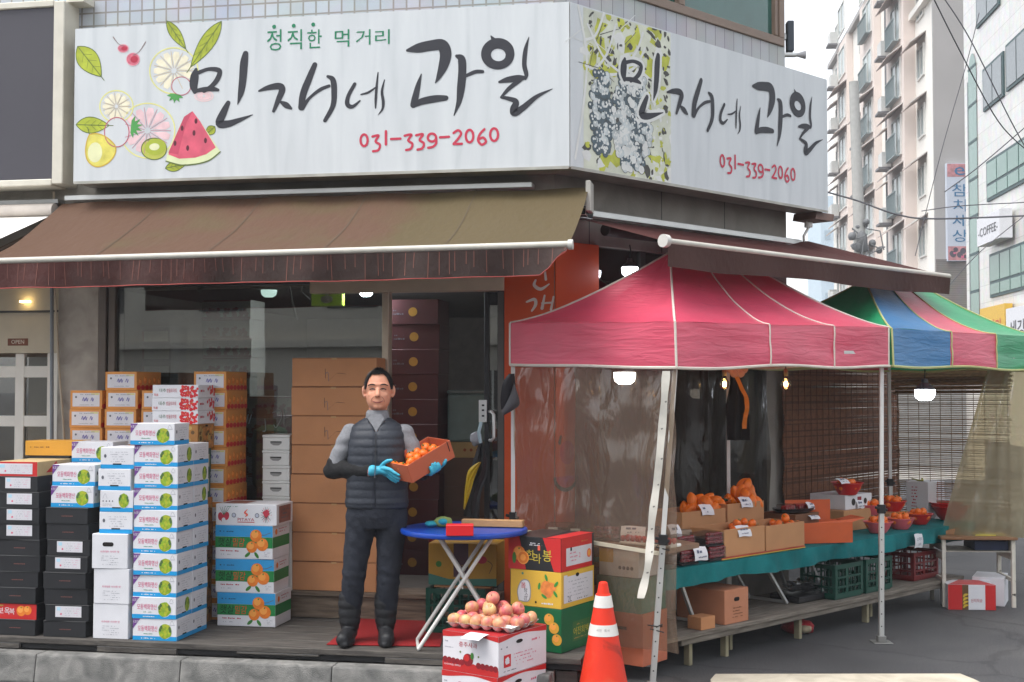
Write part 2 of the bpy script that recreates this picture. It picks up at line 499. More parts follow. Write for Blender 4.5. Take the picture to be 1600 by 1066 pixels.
wood_dark = stain_mat('weathered_wood', [(0.25, '#3a3735'), (0.5, '#4f4b47'), (0.75, '#625d57')], scale=4, stretch=(1.2, 9, 9), bump=0.35, bscale=50, det=8)
wood_step = stain_mat('step_wood', [(0.25, '#4a3f36'), (0.5, '#66584b'), (0.75, '#7c6c5c')], scale=4, stretch=(1.0, 9, 12), bump=0.3, bscale=50)
glass = glass_mat('shop_glass', '#c8cdca', 1.6, 1.5, 0.0, 0.09)
glass_win = M('green_glass', '#2f5a52', 0.06, 0.25, scale=2, spec=0.8)

# ---- ground
def asphalt():
    m = bpy.data.materials.new('asphalt'); m.use_nodes = True; MATS['asphalt'] = m
    n, l = m.node_tree.nodes, m.node_tree.links; p = n["Principled BSDF"]
    tc = n.new("ShaderNodeTexCoord")
    a = n.new("ShaderNodeTexNoise"); a.inputs["Scale"].default_value = 0.7; a.inputs["Detail"].default_value = 6
    b = n.new("ShaderNodeTexNoise"); b.inputs["Scale"].default_value = 130; b.inputs["Detail"].default_value = 2
    l.new(tc.outputs["Object"], a.inputs["Vector"]); l.new(tc.outputs["Object"], b.inputs["Vector"])
    r = ramp(n, [(0.3, '#343436'), (0.5, '#444446'), (0.7, '#535252')]); l.new(a.outputs["Fac"], r.inputs["Fac"])
    r2 = ramp(n, [(0.35, (0.35, 0.35, 0.35)), (0.58, (1, 1, 1)), (0.72, (2.6, 2.6, 2.5))]); l.new(b.outputs["Fac"], r2.inputs["Fac"])
    x = n.new("ShaderNodeMix"); x.data_type = 'RGBA'; x.blend_type = 'MULTIPLY'; x.inputs[0].default_value = 0.8
    l.new(r.outputs[0], x.inputs[6]); l.new(r2.outputs[0], x.inputs[7]); l.new(x.outputs[2], p.inputs["Base Color"])
    vr = n.new("ShaderNodeTexVoronoi"); vr.feature = 'DISTANCE_TO_EDGE'; vr.inputs["Scale"].default_value = .55
    wp = n.new("ShaderNodeMix"); wp.data_type = 'RGBA'; wp.blend_type = 'ADD'; wp.inputs[0].default_value = .35; nw = n.new("ShaderNodeTexNoise"); nw.inputs["Scale"].default_value = 3; nw.inputs["Detail"].default_value = 6
    l.new(tc.outputs["Object"], nw.inputs["Vector"]); l.new(tc.outputs["Object"], wp.inputs[6]); l.new(nw.outputs["Color"], wp.inputs[7]); l.new(wp.outputs[2], vr.inputs["Vector"])
    rc_ = ramp(n, [(0.0, (.25, .25, .25)), (.008, (.35, .35, .35)), (.016, (1, 1, 1))]); l.new(vr.outputs["Distance"], rc_.inputs["Fac"])
    x2 = n.new("ShaderNodeMix"); x2.data_type = 'RGBA'; x2.blend_type = 'MULTIPLY'; x2.inputs[0].default_value = .4
    l.new(x.outputs[2], x2.inputs[6]); l.new(rc_.outputs[0], x2.inputs[7]); l.new(x2.outputs[2], p.inputs["Base Color"])
    p.inputs["Roughness"].default_value = 0.85
    bp = n.new("ShaderNodeBump"); bp.inputs["Strength"].default_value = 0.6; bp.inputs["Distance"].default_value = 0.008
    l.new(b.outputs["Fac"], bp.inputs["Height"]); l.new(bp.outputs[0], p.inputs["Normal"])
    return m
g = MB(); S = 300
g.grid(lambda u, v: (-S + 2 * S * u, -S + 2 * S * v, 0), 8, 8, asphalt(), False)
tag(put('road', g), kind='structure')
patch = stain_mat('concrete_patch_surface', [(0.3, '#a8a08f'), (0.5, '#bcb4a2'), (0.7, '#c9c1b0')], scale=5, bump=0.4, bscale=80)
g = MB()
pp = [onZ(1118, 1053, 0.012), onZ(1110, 1062, 0.012), onZ(1500, 1052.5, 0.012), onZ(1524, 1062, 0.012)]
q = [pp[0], pp[2], pp[3], V((3.1, 6.4, .012)), V((1.15, 6.4, .012)), pp[1]]
n_ = len(q)
g.add([(p.x, p.y, 0.0) for p in q] + [(p.x, p.y, 0.012) for p in q], [tuple(range(2 * n_ - 1, n_ - 1, -1))] + [(i, (i + 1) % n_, n_ + (i + 1) % n_, n_ + i) for i in range(n_)], patch)
tag(put('pavement_patch', g, center=True), kind='structure')
# kerb of granite blocks with a footpath behind it, under the deck
granite = stain_mat('granite', [(0.28, '#5b5b59'), (0.5, '#73726f'), (0.72, '#8d8b87')], scale=9, bump=0.5, bscale=160, det=10)
kb = MB()
a_l, a_r = -9.0, a_at(F1, 862, 1.3, 0.1)
x = a_l
while x < a_r:
    x1 = min(x + 0.98, a_r)
    kb.hexa([(x, -1.40, 0), (x1 - .003, -1.40, 0), (x1 - .003, -1.24, 0), (x, -1.24, 0), (x, -1.37, .175), (x1 - .003, -1.37, .175), (x1 - .003, -1.24, .175), (x, -1.24, .175)], granite)
    x = x1
tag(put('kerb', kb, Mw=F1, bevel=0.012, segs=2), kind='structure')
fp = MB(); fp.box(a_l, a_r, -1.238, 0.0, 0.0, 0.165, concrete)
tag(put('footpath', fp, Mw=F1), kind='structure')

# ---- deck of planks in front of the shop
DZ = 0.25; DB = 1.24
deck = empty('wooden_deck', F1 @ V((-2, -0.6, 0.165)), R1)
tag(deck, 'weathered plank deck along the shop front, carrying the box stacks and the man', 'deck')
aL, aR = -6.0, a_at(F1, 908, DB, DZ)
d = MB(); y = -DB; i = 0
while y < -0.25:
    yy = min(y + 0.118, -0.23); z = DZ - 0.002 * (i % 2)
    d.box(aL, aR, y, yy - .005, DZ - 0.035, z, wood_dark); y = yy; i += 1
put('planks', d, deck, F1, bevel=0.003)
d = MB(); d.box(aL, aR, -DB + 0.02, -DB + 0.06, 0.177, DZ - 0.036, black)  # black strip standing in for the shade in the gap under the planks
x = aL
while x < aR - 0.3:
    d.box(x, x + R.uniform(0.35, 0.8), -DB - 0.005, -DB + 0.018, 0.178 if R.random() < .7 else .2, DZ - 0.036, wood_dark); x += R.uniform(0.9, 1.4)
put('edge_boards_and_gap_shade', d, deck, F1, bevel=0.003)
d = MB(); d.box(a_r + .01, aR - .03, -DB + .05, -DB + .08, .003, .165, wood_dark); put('end_panel', d, deck, F1, bevel=.003)
d = MB()
for xx in (0.0, 0.25, aR - 0.06):
    d.box(xx, xx + 0.05, -DB + 0.1, -0.25, 0.002, DZ - 0.036, wood_dark)
put('joist', d, deck, F1)

# ================================================================ SHOP BUILDING
shop = empty('shop_building', F1 @ V((0, 0, 0)), 0)
tag(shop, 'corner shop building with tiled upper wall, stone pillar, glass front and chamfered corner', 'building')
T2 = 2.86                                                    # length of the second facade
aP0, aP1 = a_at(F1, 88, 0, 1.6), a_at(F1, 153, 0, 1.6)
aD0, aD1 = -1.24, -0.40
aO = a_at(F1, 788, 0, 1.6)                                    # start of the orange panel
aG = a_at(F1, 602, 0, 1.8)
m = MB(); m.box(aP0, aP1, 0, 0.4, 0.165, 2.9, stone); put('pillar', m, shop, F1, bevel=0.008)
m = MB(); m.box(aP0 - 2.5, -0.0, 0.0, 0.3, 2.9, 3.46, concrete)
put('wall', m, shop, F1)
m = MB(); m.box(0.002, T2, 0.0, 0.3, 2.9, 3.46, concrete)
for t in (0.36, 1.18, 1.98): m.box(t, t + 0.006, -0.002, -0.0005, 2.9, 3.46, black)
put('wall', m, shop, F2)
m = MB(); m.box(aP0 - 2.5, 0.0, 0.0, 0.3, 3.46, 7.2, tile1); put('upper_wall', m, shop, F1)
m = MB()
m.box(0.002, T2, 0.0, 0.3, 3.46, 4.80, tile2); m.box(0.002, 0.3, 0, 0.3, 4.80, 7.2, tile2); m.box(T2 - 0.03, T2, 0, .3, 4.80, 7.2, tile2)
m.box(0.3, T2 - 0.03, 0, 0.3, 6.4, 7.2, tile2); put('upper_wall', m, shop, F2)
F3 = frame(F2 @ V((T2, 0.002, 0)), math.atan2(0.983, 0.182))
m = MB(); m.box(0.0, 7, 0.0, 0.3, 0.0, 7.2, concrete); put('side_wall', m, shop, F3)
wf = MB(); wl, wr = 0.3, T2 - 0.03; wm = a_at(F2, 1063, 0, 4.9)
fw = 0.07
wf.box(wl, wr, -0.02, 0.08, 4.80, 4.80 + fw, brownframe); wf.box(wl, wr, -0.02, 0.08, 6.33, 6.4, brownframe)
for x0 in (wl, wm - fw / 2, wr - fw): wf.box(x0, x0 + fw, -0.022, 0.078, 4.80 + fw, 6.33, brownframe)
wf.box(wr - fw - 0.05, wr - fw - 0.012, -0.01, 0.06, 4.88, 6.33, brownframe)
win = put('window', wf, shop, F2, bevel=0.004)
m = MB(); m.box(wl + .03, wr - .03, 0.03, 0.04, 4.86, 6.36, glass_win); put('glass_pane', m, win, F2)
m = MB(); m.grid(lambda u, v: (wm + .75 + .45 * u + .02 * math.sin(9 * v), 0.12 + 0.03 * math.sin(u * 20), 4.9 + 1.4 * v), 16, 4, M('curtain_cloth', '#9fb8a8', .8)); put('curtain', m, win, F2)
# interior shell
m = MB()
m.box(aP1, 0.4, 4.6, 4.7, 0.3, 2.9, inner); m.box(aP1 - 0.05, aP1, 0.4, 4.6, 0.3, 2.9, inner)
put('interior_wall', m, shop, F1)
m = MB(); m.box(aP1, -0.05, 0.02, 4.6, 0.3, 0.44, M('interior_floor', '#5c554d', .6, .2)); put('floor', m, shop, F1)
m = MB(); m.box(aP1, -0.05, 0.31, 4.6, 2.62, 2.72, M('interior_ceiling', '#6a6762', .8)); put('ceiling', m, shop, F1)
# step
m = MB(); m.box(a_at(F1, 330, 0.2, .4), aO, -0.23, 0.018, DZ + .001, 0.405, wood_step); m.box(a_at(F1, 330, 0.2, .4), aO, -0.25, 0.018, 0.406, 0.44, wood_step)
put('step', m, shop, F1, bevel=0.004)
# shop front
zl = 2.55
m = MB()
aH = a_at(F1, 486, 0, 2.6)
m.box(aH, aO, -0.03, 0.06, zl, 2.9, cream); m.box(aH, aO, -0.034, -0.031, zl + .10, zl + .108, darkframe)
put('lintel', m, shop, F1, bevel=0.004)
m = MB(); m.box(aP1, aH - .001, 0.0, 0.1, 2.62, 2.9, darkframe); put('header', m, shop, F1)
m = MB()
m.box(aP1, aP1 + 0.06, -0.01, 0.09, 0.44, 2.62, M('frame_brown_grey', '#5f554d', .5)); m.box(aP1 + 0.075, aP1 + 0.13, 0.0, 0.08, 0.44, 2.62, M('frame_brown_grey'))
m.box(aP1, aG, 0.0, 0.08, 0.44, 0.50, darkframe)
put('window_frame', m, shop, F1, bevel=0.004)
m = MB(); m.box(aG - 0.024, aG + 0.024, -0.012, 0.09, 0.44, zl, M('post_metal', '#b5a795', 0.35, 0.1, metal=0.5)); put('door_post', m, shop, F1, bevel=0.004)
gp = MB(); gp.box(aP1 + 0.13, aG - 0.024, 0.035, 0.045, 0.50, 2.62, glass); g1 = put('glass_pane', gp, shop, F1)
# outlined shop name on the glass, drawn in chalky lines
# open glass door at the right with lock and handle
aLk = a_at(F1, 757, 0, 1.6)
dr = MB(); dr.box(aLk, aLk + 0.035, -0.012, 0.03, 0.46, zl - 0.01, black); dr.box(aO - 0.05, aO - 0.001, 0.0, 0.08, 0.44, zl, M('jamb_grey', '#55534f', .5))
dr.box(aLk + .035, aO - .05, -0.01, 0.028, 0.46, 0.56, black); dr.box(aLk + .035, aO - .05, -0.01, 0.028, zl - .1, zl - .01, black)
door = put('door', dr, shop, F1, bevel=0.003)
m = MB(); m.box(aLk + .036, aO - .051, 0.006, 0.012, 0.56, zl - .1, glass); put('glass_pane', m, door, F1)
m = MB(); ax = a_at(F1, 773, 0.05, 1.6); Yd = (F1 @ V((ax, 0, 0))).y
z0, z1 = z_at(688, Yd), z_at(643, Yd)
m.tube([(ax - 0.045, -0.012, z0), (ax - 0.02, -0.075, z0), (ax, -0.085, z0 + .02), (ax, -0.085, z1 - .02), (ax - 0.02, -0.075, z1), (ax - 0.045, -0.012, z1)], 0.011, alu, 10); put('handle', m, door, F1)
m = MB(); z0, z1 = z_at(660, Yd), z_at(625, Yd); m.box(aLk - 0.035, aLk + 0.022, -0.035, -0.0125, z0, z1, alu)
for zz in (.25, .5, .72): m.box(aLk - .012, aLk + .006, -0.037, -0.0352, z0 + zz * (z1 - z0), z0 + (zz + .08) * (z1 - z0), black)
put('lock', m, door, F1, bevel=0.003)
# orange panel right of the door, with white brushed letters and a painted fruit
orange_panel = stain_mat('orange_panel_paint', [(0.2, '#b8461c'), (0.5, '#c95022'), (0.8, '#d2602e')], scale=1.5, rough=0.45, bump=0.03)
m = MB(); m.box(aO, -0.002, 0.0, 0.25, DZ, 2.9, orange_panel)
fr1 = F1 @ Matrix(((1, 0, 0, 0), (0, 0, -1, 0), (0, 1, 0, 0), (0, 0, 0, 1)))     # facade plane 1: u = along, v = up, w = outwards
fr1l = Matrix(((1, 0, 0, 0), (0, 0, -1, 0), (0, 1, 0, 0), (0, 0, 0, 1)))
offw = M('letter_white', '#d9d2c8', .6)
melon_r, melon_g = M('melon_red', '#b8303c', .6), M('melon_green', '#33453c', .6)
def W1(px, py):
    p = onplane(px, py, F1 @ V((0, 0, 0)), F1.to_3x3() @ V((0, -1, 0))); p = F1.inverted() @ p
    return p.x, p.z
def st1(pts, w, mat, off=0.002):
    m.stroke(fr1l, [W1(x - 15, y) + (ww * 9 / 2000,) for x, y, ww in pts], mat, off)
st1([(852, 438, 3), (850, 446, 5), (860, 452, 5), (873, 444, 2)], 1, offw); st1([(866, 420, 3), (868, 437, 4)], 1, offw)
st1([(838, 472, 3), (850, 468, 5), (852, 476, 5), (846, 486, 3)], 1, offw); st1([(866, 462, 3), (862, 482, 5)], 1, offw); st1([(880, 464, 3), (876, 484, 4)], 1, offw); st1([(862, 474, 3), (878, 473, 3)], 1, offw)
put('panel', m, shop, F1); m = MB(); m.box(.003, .45, -.014, -.001, .1, 2.9, orange_panel); fr1l = Matrix(((1, 0, 0, 0), (0, 0, -1, -.014), (0, 1, 0, 0), (0, 0, 0, 1)))
def W1(px, py):
    p = F2.inverted() @ onplane(px, py, F2 @ V((0, -.014, 0)), F2.to_3x3() @ V((0, -1, 0))); return p.x, p.z
c0 = W1(886, 707); m.disc(fr1l, c0[0], c0[1], 0.075, melon_r, 0.002, 0.085); m.stroke(fr1l, [W1(876, 682) + (.02,), W1(874, 692) + (.03,)], melon_g, 0.0025)
c0 = W1(884, 745); m.disc(fr1l, c0[0], c0[1], 0.125, melon_g, 0.002, 0.105, a0=math.pi, a1=2 * math.pi); m.disc(fr1l, c0[0], c0[1] + .003, 0.100, melon_r, 0.0025, 0.08, a0=math.pi, a1=2 * math.pi)
put('panel', m, shop, F2)
# second facade, ground floor
m = MB()
m.box(0.002, 0.45, 0, 0.3, 0, 2.9, concrete); m.box(2.55, T2, 0, .3, 0, 2.9, concrete); m.box(0.45, 2.55, 0, .3, 0, 0.45, concrete)
put('lower_wall', m, shop, F2)
m = MB()
for t in (0.45, 0.98, 1.75, 2.49): m.box(t, t + .06, 0.04, 0.1, 0.45, 2.9, darkframe)
wf2 = put('window_frame', m, shop, F2)
m = MB(); m.box(.48, 2.52, 0.06, 0.07, 0.45, 2.9, glass); put('glass_pane', m, wf2, F2)
m = MB(); m.box(.25, 2.52, 0.6, 0.62, 0.45, 2.9, M('back_partition', '#57504a', .8, .2)); put('partition', m, shop, F2)

# ================================================================ NEIGHBOUR SHOP at the left
nb = empty('neighbour_shopfront', F1 @ V((-5, 0, 0)), 0)
tag(nb, 'pale neighbouring shopfront with white lattice glass door left of the stone pillar', 'shopfront')
wdoor = M('white_door_paint', '#e6e0d6', .5, .05); aN0, aN1 = -6.2, aP0 - 0.002
m = MB(); m.box(aN0, aN1, 0.06, 0.3, 2.13, 2.9, cream); m.box(aN0, aN1, 0.045, 0.058, 2.44, 2.455, darkframe)
put('fascia', m, nb, F1)
m = MB()
xs = [a_at(F1, p, -.08, 1.4) for p in (-52, -40, 22, 36, 72, 86)]
rows = [z_at(p, 9.75) for p in (489, 510, 572, 590, 650, 667, 730, 748, 812, 828, 900)]
for i in (0, 2, 4): m.box(xs[i], xs[i + 1] if i < 4 else aN1, 0.08, 0.12, 0.25, 2.13, wdoor)
m.box(xs[1], xs[4], 0.081, 0.119, rows[1], 2.13, wdoor)
for i in (2, 4, 6, 8): m.box(xs[1], xs[4], 0.083, 0.117, rows[i + 1], rows[i], wdoor)
m.box(xs[1], xs[4], .083, .117, .25, rows[10], wdoor)
nd = put('door', m, nb, F1, bevel=0.003)
m = MB(); m.box(xs[0], xs[5], 0.099, 0.103, 0.3, 2.1, glass); put('glass_pane', m, nd, F1)
m = MB(); m.box(aN0, aN1 + .1, 1.4, 1.5, 0.1, 2.9, M('cafe_wall', '#8a7765', .8, .2)); m.box(aN0, aN1, 0.31, 1.4, .1, .2, inner); m.box(aN0, aN1, 0.31, 1.4, 2.5, 2.6, inner)
put('interior_wall', m, nb, F1)
m = MB(); p = a_at(F1, 32, 0.04, 2.4); zz = z_at(471, 9.7); m.box(p - .035, p + .035, -0.0, 0.044, zz - .008, zz + .008, M('warm_light', '#fff0c8', emit='#ffdf9a', estr=4)); put('lamp', m, nb, F1)
# counter inside
m = MB(); m.box(a_at(F1, 40, -.9, 1.2), aN1 + .05, .9, 1.3, .2, 1.15, M('counter_tan', '#b08a66', .6)); m.box(a_at(F1, 40, -.9, 1.2), aN1 + .05, .9, 1.3, 1.35, 1.65, M('counter_tan')); put('counter', m, nb, F1)
# OPEN sign
m = MB(); wd = M('sign_wood', '#7a4630', .6, .2)
m.box(-0.085, 0.085, -0.008, 0.008, 0, 0.075, wd); fr, rt, lf, tp = boxfr(.17, .016, .075)
m.text(fr, 'OPEN', .085, .024, .03, M('sign_letters', '#e6d8c4', .6), .0012, 'c')
osg = put('open_sign', m, None, F1 @ Matrix.Translation((a_at(F1, 26, -.05, 1.9), 0.066, z_at(542, 9.75))), bevel=0.012)
tag(osg, 'small brown wooden OPEN sign on the white lattice door', 'sign')
m = MB(); m.tube([(-.06, 0, .07), (0, .004, .115), (.06, 0, .07)], .0025, wd, 6); put('cord', m, osg, WM[osg.as_pointer()])
# neighbour's dark signboard and cream awning
sb = MB(); fr0 = M('cream_metal', '#cfcabc', .45, .08)
aq = a_at(F1, 84, .2, 4); ar = a_at(F1, 101, .2, 4)
zb, zt = z_at(283, 9.55), z_at(17, 9.55)
sb.box(-7.5, aq, -.2, -.02, zb, zt, M('blank_slate', '#45434a', .5, .06, scale=1.5))
sgn = put('signboard', sb, None, F1, center=True); tag(sgn, 'blank dark slate signboard with pale metal frame at upper left', 'signboard')
m = MB(); m.box(aq + .001, ar, -.22, 0, zb - .04, zt + .04, fr0); m.box(-7.5, aq, -.22, -.0, zb - .05, zb - .001, fr0); m.box(-7.5, aq, -.22, 0, zt + .001, zt + .05, fr0); put('frame', m, sgn, F1, bevel=.006)
m = MB(); m.box(ar - .02, ar + .12, -.16, 0, zt + .045, zt + .09, fr0); put('flashing', m, sgn, F1)
na = empty('awning', F1 @ V((-5.2, 0, 3)), 0); tag(na, 'rolled cream awning over the neighbouring shopfront at far left', 'awning')
m = MB(); ae = a_at(F1, 92, .1, 3.2); m.tube([(-7.5, -.12, 3.19), (ae - .02, -.12, 3.19)], .055, M('cream_canvas', '#c2b9b0', .7), 14); m.box(-7.5, ae - .01, -.10, -.0, 3.25, 3.28, metal); put('roll', m, na, F1)
m = MB(); m.grid(lambda u, v: (-7.5 + (ae - .04 + 7.5) * u, -.17 - .95 * v, 3.14 - .36 * v), 8, 6, M('white_canvas', '#d8d5cf', .8)); put('canvas', m, na, F1)
m = MB(); m.tube([(ae - .03, -.1, 3.1), (ae - .2, -.55, 2.85), (ae - .55, -1.0, 2.72)], .018, M('arm_brown', '#6a5646', .5), 8); put('arm', m, na, F1)
# thin pipe down the pillar and a conduit
m = MB(); Yp = 9.55
def P1(px, py, b): 
    a = a_at(F1, px, b, z_at(py, 9.6)); p = F1 @ V((a, -b, 0)); return V((a, -b, z_at(py, p.y)))
m.tube([P1(84, 300, .03), P1(85, 440, .03), P1(91, 560, .035), P1(98, 650, .03), P1(103, 740, .03)], .009, M('beige_cable', '#b9ab97', .6), 8)
tag(put('cable', m, None, F1, center=True), 'thin beige cable hanging down the stone pillar', 'cable')
m = MB(); m.tube([P1(81, 445, .03), P1(81, 900, .03)], .014, M('conduit_grey', '#7f858c', .5), 8)
tag(put('conduit', m, None, F1, center=True), 'straight grey conduit on the left edge of the stone pillar', 'conduit')
# ================================================================ SIGNBOARDS
SB, SZ0, SZ1 = 0.30, 3.365, 4.50
def isect(b):
    n1 = F1.to_3x3() @ V((0, -1, 0)); n2 = F2.to_3x3() @ V((0, -1, 0))
    det = n1.x * n2.y - n1.y * n2.x
    return V((C1.x + (b * n2.y - n1.y * b) / det, C1.y + (n1.x * b - b * n2.x) / det, 0))
cf, ck = isect(SB), isect(0.03)
i1, i2 = F1.inverted(), F2.inverted()
sign_white = stain_mat('sign_white', [(0.3, '#bfc4c6'), (0.5, '#c8ccce'), (0.7, '#ced2d3')], scale=1.5, rough=0.35, stretch=(6, 6, .6), bump=0.0)
sign_side = M('sign_edge', '#a9a79e', .5, .25, scale=6)
ink = M('brush_ink', '#2b2c33', .55, .05)
red_ink = M('phone_red', '#c0334c', .55, .05)
green_ink = M('slogan_green', '#157a54', .55, .05)
aS0 = a_at(F1, 116, SB, 3.9)
tS1 = a_at(F2, 1293, SB, 3.9)
def sign_body(F, x0f, x0b, x1f, x1b):
    m = MB()
    p = [(x0f, -SB, SZ0), (x1f, -SB, SZ0), (x1b, -.03, SZ0), (x0b, -.03, SZ0), (x0f, -SB, SZ1), (x1f, -SB, SZ1), (x1b, -.03, SZ1), (x0b, -.03, SZ1)]
    m.add(p, [(0, 1, 5, 4)], sign_white)
    m.add(p, [(3, 2, 1, 0), (4, 5, 6, 7), (1, 2, 6, 5), (2, 3, 7, 6), (3, 0, 4, 7)], sign_side)
    m.box(min(x0f, x1f) + .004, max(x0f, x1f) - .004, -SB - .004, -SB - .0005, SZ0 - .012, SZ0 + .008, sign_side)
    return m
cfa, cka = i1 @ cf, i1 @ ck
cft, ckt = i2 @ cf, i2 @ ck
n1w = F1.to_3x3() @ V((0, -1, 0)); n2w = F2.to_3x3() @ V((0, -1, 0))
def S1(px, py):
    p = i1 @ onplane(px, py, F1 @ V((0, -SB, 0)), n1w); return p.x, p.z
def S2(px, py):
    p = i2 @ onplane(px, py, F2 @ V((0, -SB, 0)), n2w); return p.x, p.z
frS = Matrix(((1, 0, 0, 0), (0, 0, -1, -SB), (0, 1, 0, 0), (0, 0, 0, 1)))
s1 = sign_body(F1, aS0, aS0, cfa.x - .003, cka.x - .003)
s2 = sign_body(F2, cft.x + .003, ckt.x + .003, tS1, tS1)
Z1 = lambda x, y: (x / 3.2304, y / 3.2304)
Z2 = lambda x, y: (400 + x / 3.0769, y / 3.0769)
LOGO1 = [  # zoom 1 coordinates: first syllable
    [(990, 352, 18), (983, 385, 44), (978, 430, 44), (985, 462, 26)],
    [(1000, 368, 20), (1050, 350, 18), (1095, 352, 24), (1110, 366, 26), (1095, 405, 27), (1065, 438, 22), (1030, 460, 20)],
    [(980, 462, 18), (1030, 452, 24), (1075, 450, 24), (1102, 455, 14)],
    [(1240, 272, 30), (1232, 320, 42), (1226, 400, 40), (1218, 460, 34), (1208, 500, 18), (1200, 527, 4)],
    [(1152, 520, 24), (1128, 570, 38), (1108, 622, 42), (1150, 626, 36), (1205, 608, 24), (1275, 580, 4)]]
LOGO2 = [  # zoom 2 coordinates: the rest
    [(15, 438, 10), (60, 422, 26), (110, 415, 34), (126, 432, 34), (108, 480, 28), (85, 535, 16)],
    [(118, 490, 12), (145, 506, 30), (170, 522, 12)],
    [(283, 312, 26), (255, 380, 34), (228, 450, 36), (217, 518, 30)],
    [(222, 520, 26), (258, 472, 15), (308, 432, 18), (352, 414, 16)],
    [(345, 368, 14), (370, 385, 28), (376, 440, 30), (370, 510, 26), (332, 580, 20)],
    [(475, 405, 18), (445, 460, 20), (440, 502, 24), (465, 513, 18), (500, 485, 8)],
    [(505, 455, 7), (540, 445, 11), (577, 420, 7)],
    [(587, 350, 6), (580, 420, 13), (576, 480, 13), (575, 520, 7)],
    [(618, 385, 5), (606, 440, 13), (612, 490, 15), (608, 525, 11), (588, 552, 3)],
    [(728, 243, 14), (780, 232, 46), (840, 220, 52), (895, 218, 56), (912, 262, 58), (900, 320, 48), (878, 372, 24), (862, 400, 4)],
    [(795, 358, 6), (780, 410, 24), (766, 470, 34), (757, 505, 32)],
    [(755, 508, 24), (800, 488, 34), (860, 476, 36), (913, 472, 26)],
    [(965, 270, 16), (988, 285, 38), (992, 340, 40), (986, 420, 40), (976, 490, 26), (952, 556, 4)],
    [(1010, 365, 16), (1055, 346, 19), (1090, 345, 16)],
    [(1312, 180, 4), (1296, 240, 20), (1290, 310, 22), (1300, 358, 20), (1296, 382, 8)],
    [(1170, 395, 12), (1210, 384, 28), (1258, 378, 34), (1285, 375, 22)],
    [(1268, 385, 24), (1215, 428, 20), (1182, 465, 12)],
    [(1180, 468, 14), (1215, 475, 20), (1250, 490, 28), (1240, 525, 38), (1245, 543, 36), (1285, 518, 30), (1350, 465, 20), (1425, 428, 3)],
    [(1130, 174, 6), (1145, 196, 26), (1160, 212, 34)]]
RINGS2 = [[(1164 + 58 * math.cos(t) , 262 + 53 * math.sin(t), 46 + 6 * math.cos(t + 2)) for t in [2 * math.pi * k / 14 for k in range(14)]]]
PH = [[(520 + 17 * math.cos(t), 675 + 28 * math.sin(t), 12) for t in [2 * math.pi * k / 12 for k in range(13)]],
      [(560, 657, 12), (590, 652, 12), (575, 680, 12), (596, 697, 12), (588, 722, 12), (563, 728, 12)], [(625, 632, 13), (625, 695, 13)], [(650, 669, 12), (695, 667, 12)],
      [(715, 653, 12), (748, 648, 12), (732, 675, 12), (752, 692, 12), (745, 715, 12), (722, 722, 12)],
      [(770, 651, 12), (803, 646, 12), (787, 673, 12), (807, 690, 12), (800, 713, 12), (777, 720, 12)],
      [(846 + 20 * math.cos(t), 662 + 19 * math.sin(t), 12) for t in [2 * math.pi * k / 12 for k in range(13)]], [(866, 662, 12), (866, 690, 12), (850, 706, 12), (828, 711, 12)],
      [(885, 661, 12), (928, 658, 12)], [(950, 640, 12), (972, 627, 12), (986, 643, 12), (970, 670, 12), (950, 692, 12)], [(950, 693, 12), (990, 692, 12)],
      [(1027 + 18 * math.cos(t), 655 + 30 * math.sin(t), 12) for t in [2 * math.pi * k / 12 for k in range(13)]],
      [(1098, 622, 12), (1077, 645, 12), (1068, 675, 12), (1085, 696, 12), (1106, 682, 12), (1092, 662, 12), (1070, 672, 12)],
      [(1145 + 19 * math.cos(t), 648 + 30 * math.sin(t), 12) for t in [2 * math.pi * k / 12 for k in range(13)]]]
def s1pt(Z, p): 
    x, y = S1(*Z(p[0], p[1])); return (x, y, p[2] / 3.15 * 9.0 / 2000)
LG = [[s1pt(Z1, p) for p in st] for st in LOGO1] + [[s1pt(Z2, p) for p in st] for st in LOGO2]
RG = [[s1pt(Z2, p) for p in st] for st in RINGS2]
PG = [[s1pt(Z2, p) for p in st] for st in PH]
for st in LG: s1.stroke(frS, st, ink, 0.0022)
for st in RG: s1.stroke(frS, st, ink, 0.0022, closed=True)
for st in PG: s1.stroke(frS, st, red_ink, 0.0022)
# slogan
for (x, ch) in ((417, '정'), (449, '직'), (480, '한'), (523, '먹'), (556, '거'), (586, '리')):
    u0, v0 = S1(x, {417: 80, 449: 78, 480: 76, 523: 74, 556: 71, 586: 70}[x]); u1, v1 = S1(x + 23, 46)
    s1.text(frS, ch, u0, v0, S1(x, 46)[1] - v0 - .005, green_ink, .0022, w=u1 - u0)
for x, y in ((428.5, 42), (459, 40.5), (489.5, 38.5)): u, v = S1(x, y); s1.disc(frS, u, v, .0145, green_ink, .0022)
# painted fruit
leafc, leafd, citr, citp = M('leaf_lime', '#a9b437', .6, .25, scale=14), M('leaf_line', '#5f7034', .6), M('citrus_rind', '#dbd98c', .6, .1), M('citrus_flesh', '#e6dfc4', .6, .12, scale=20)
pinkf, pinkd, peach_l = M('grapefruit_flesh', '#e6c3c6', .6, .15, scale=16), M('grapefruit_line', '#b8778a', .6), M('peach_line', '#b8586c', .6)
pear_c, pear_d, kiwi_g, kiwi_l = M('pear_yellow', '#d9cf62', .6, .25, scale=12), M('pear_edge', '#c9a83c', .6), M('kiwi_green', '#b5ba52', .6), M('kiwi_pale', '#dfe0b4', .6)
wm_r, wm_d, wm_g, seedc = M('watermelon_pink', '#d65c72', .6, .18, scale=10), M('watermelon_dark', '#a93a52', .6), M('watermelon_rind', '#d7dfb0', .6), M('seed_dark', '#5c2230', .6)
cher, lgreen = M('cherry_red', '#b52b45', .5, .2, scale=30), M('sepal_green', '#4e9a4e', .6)
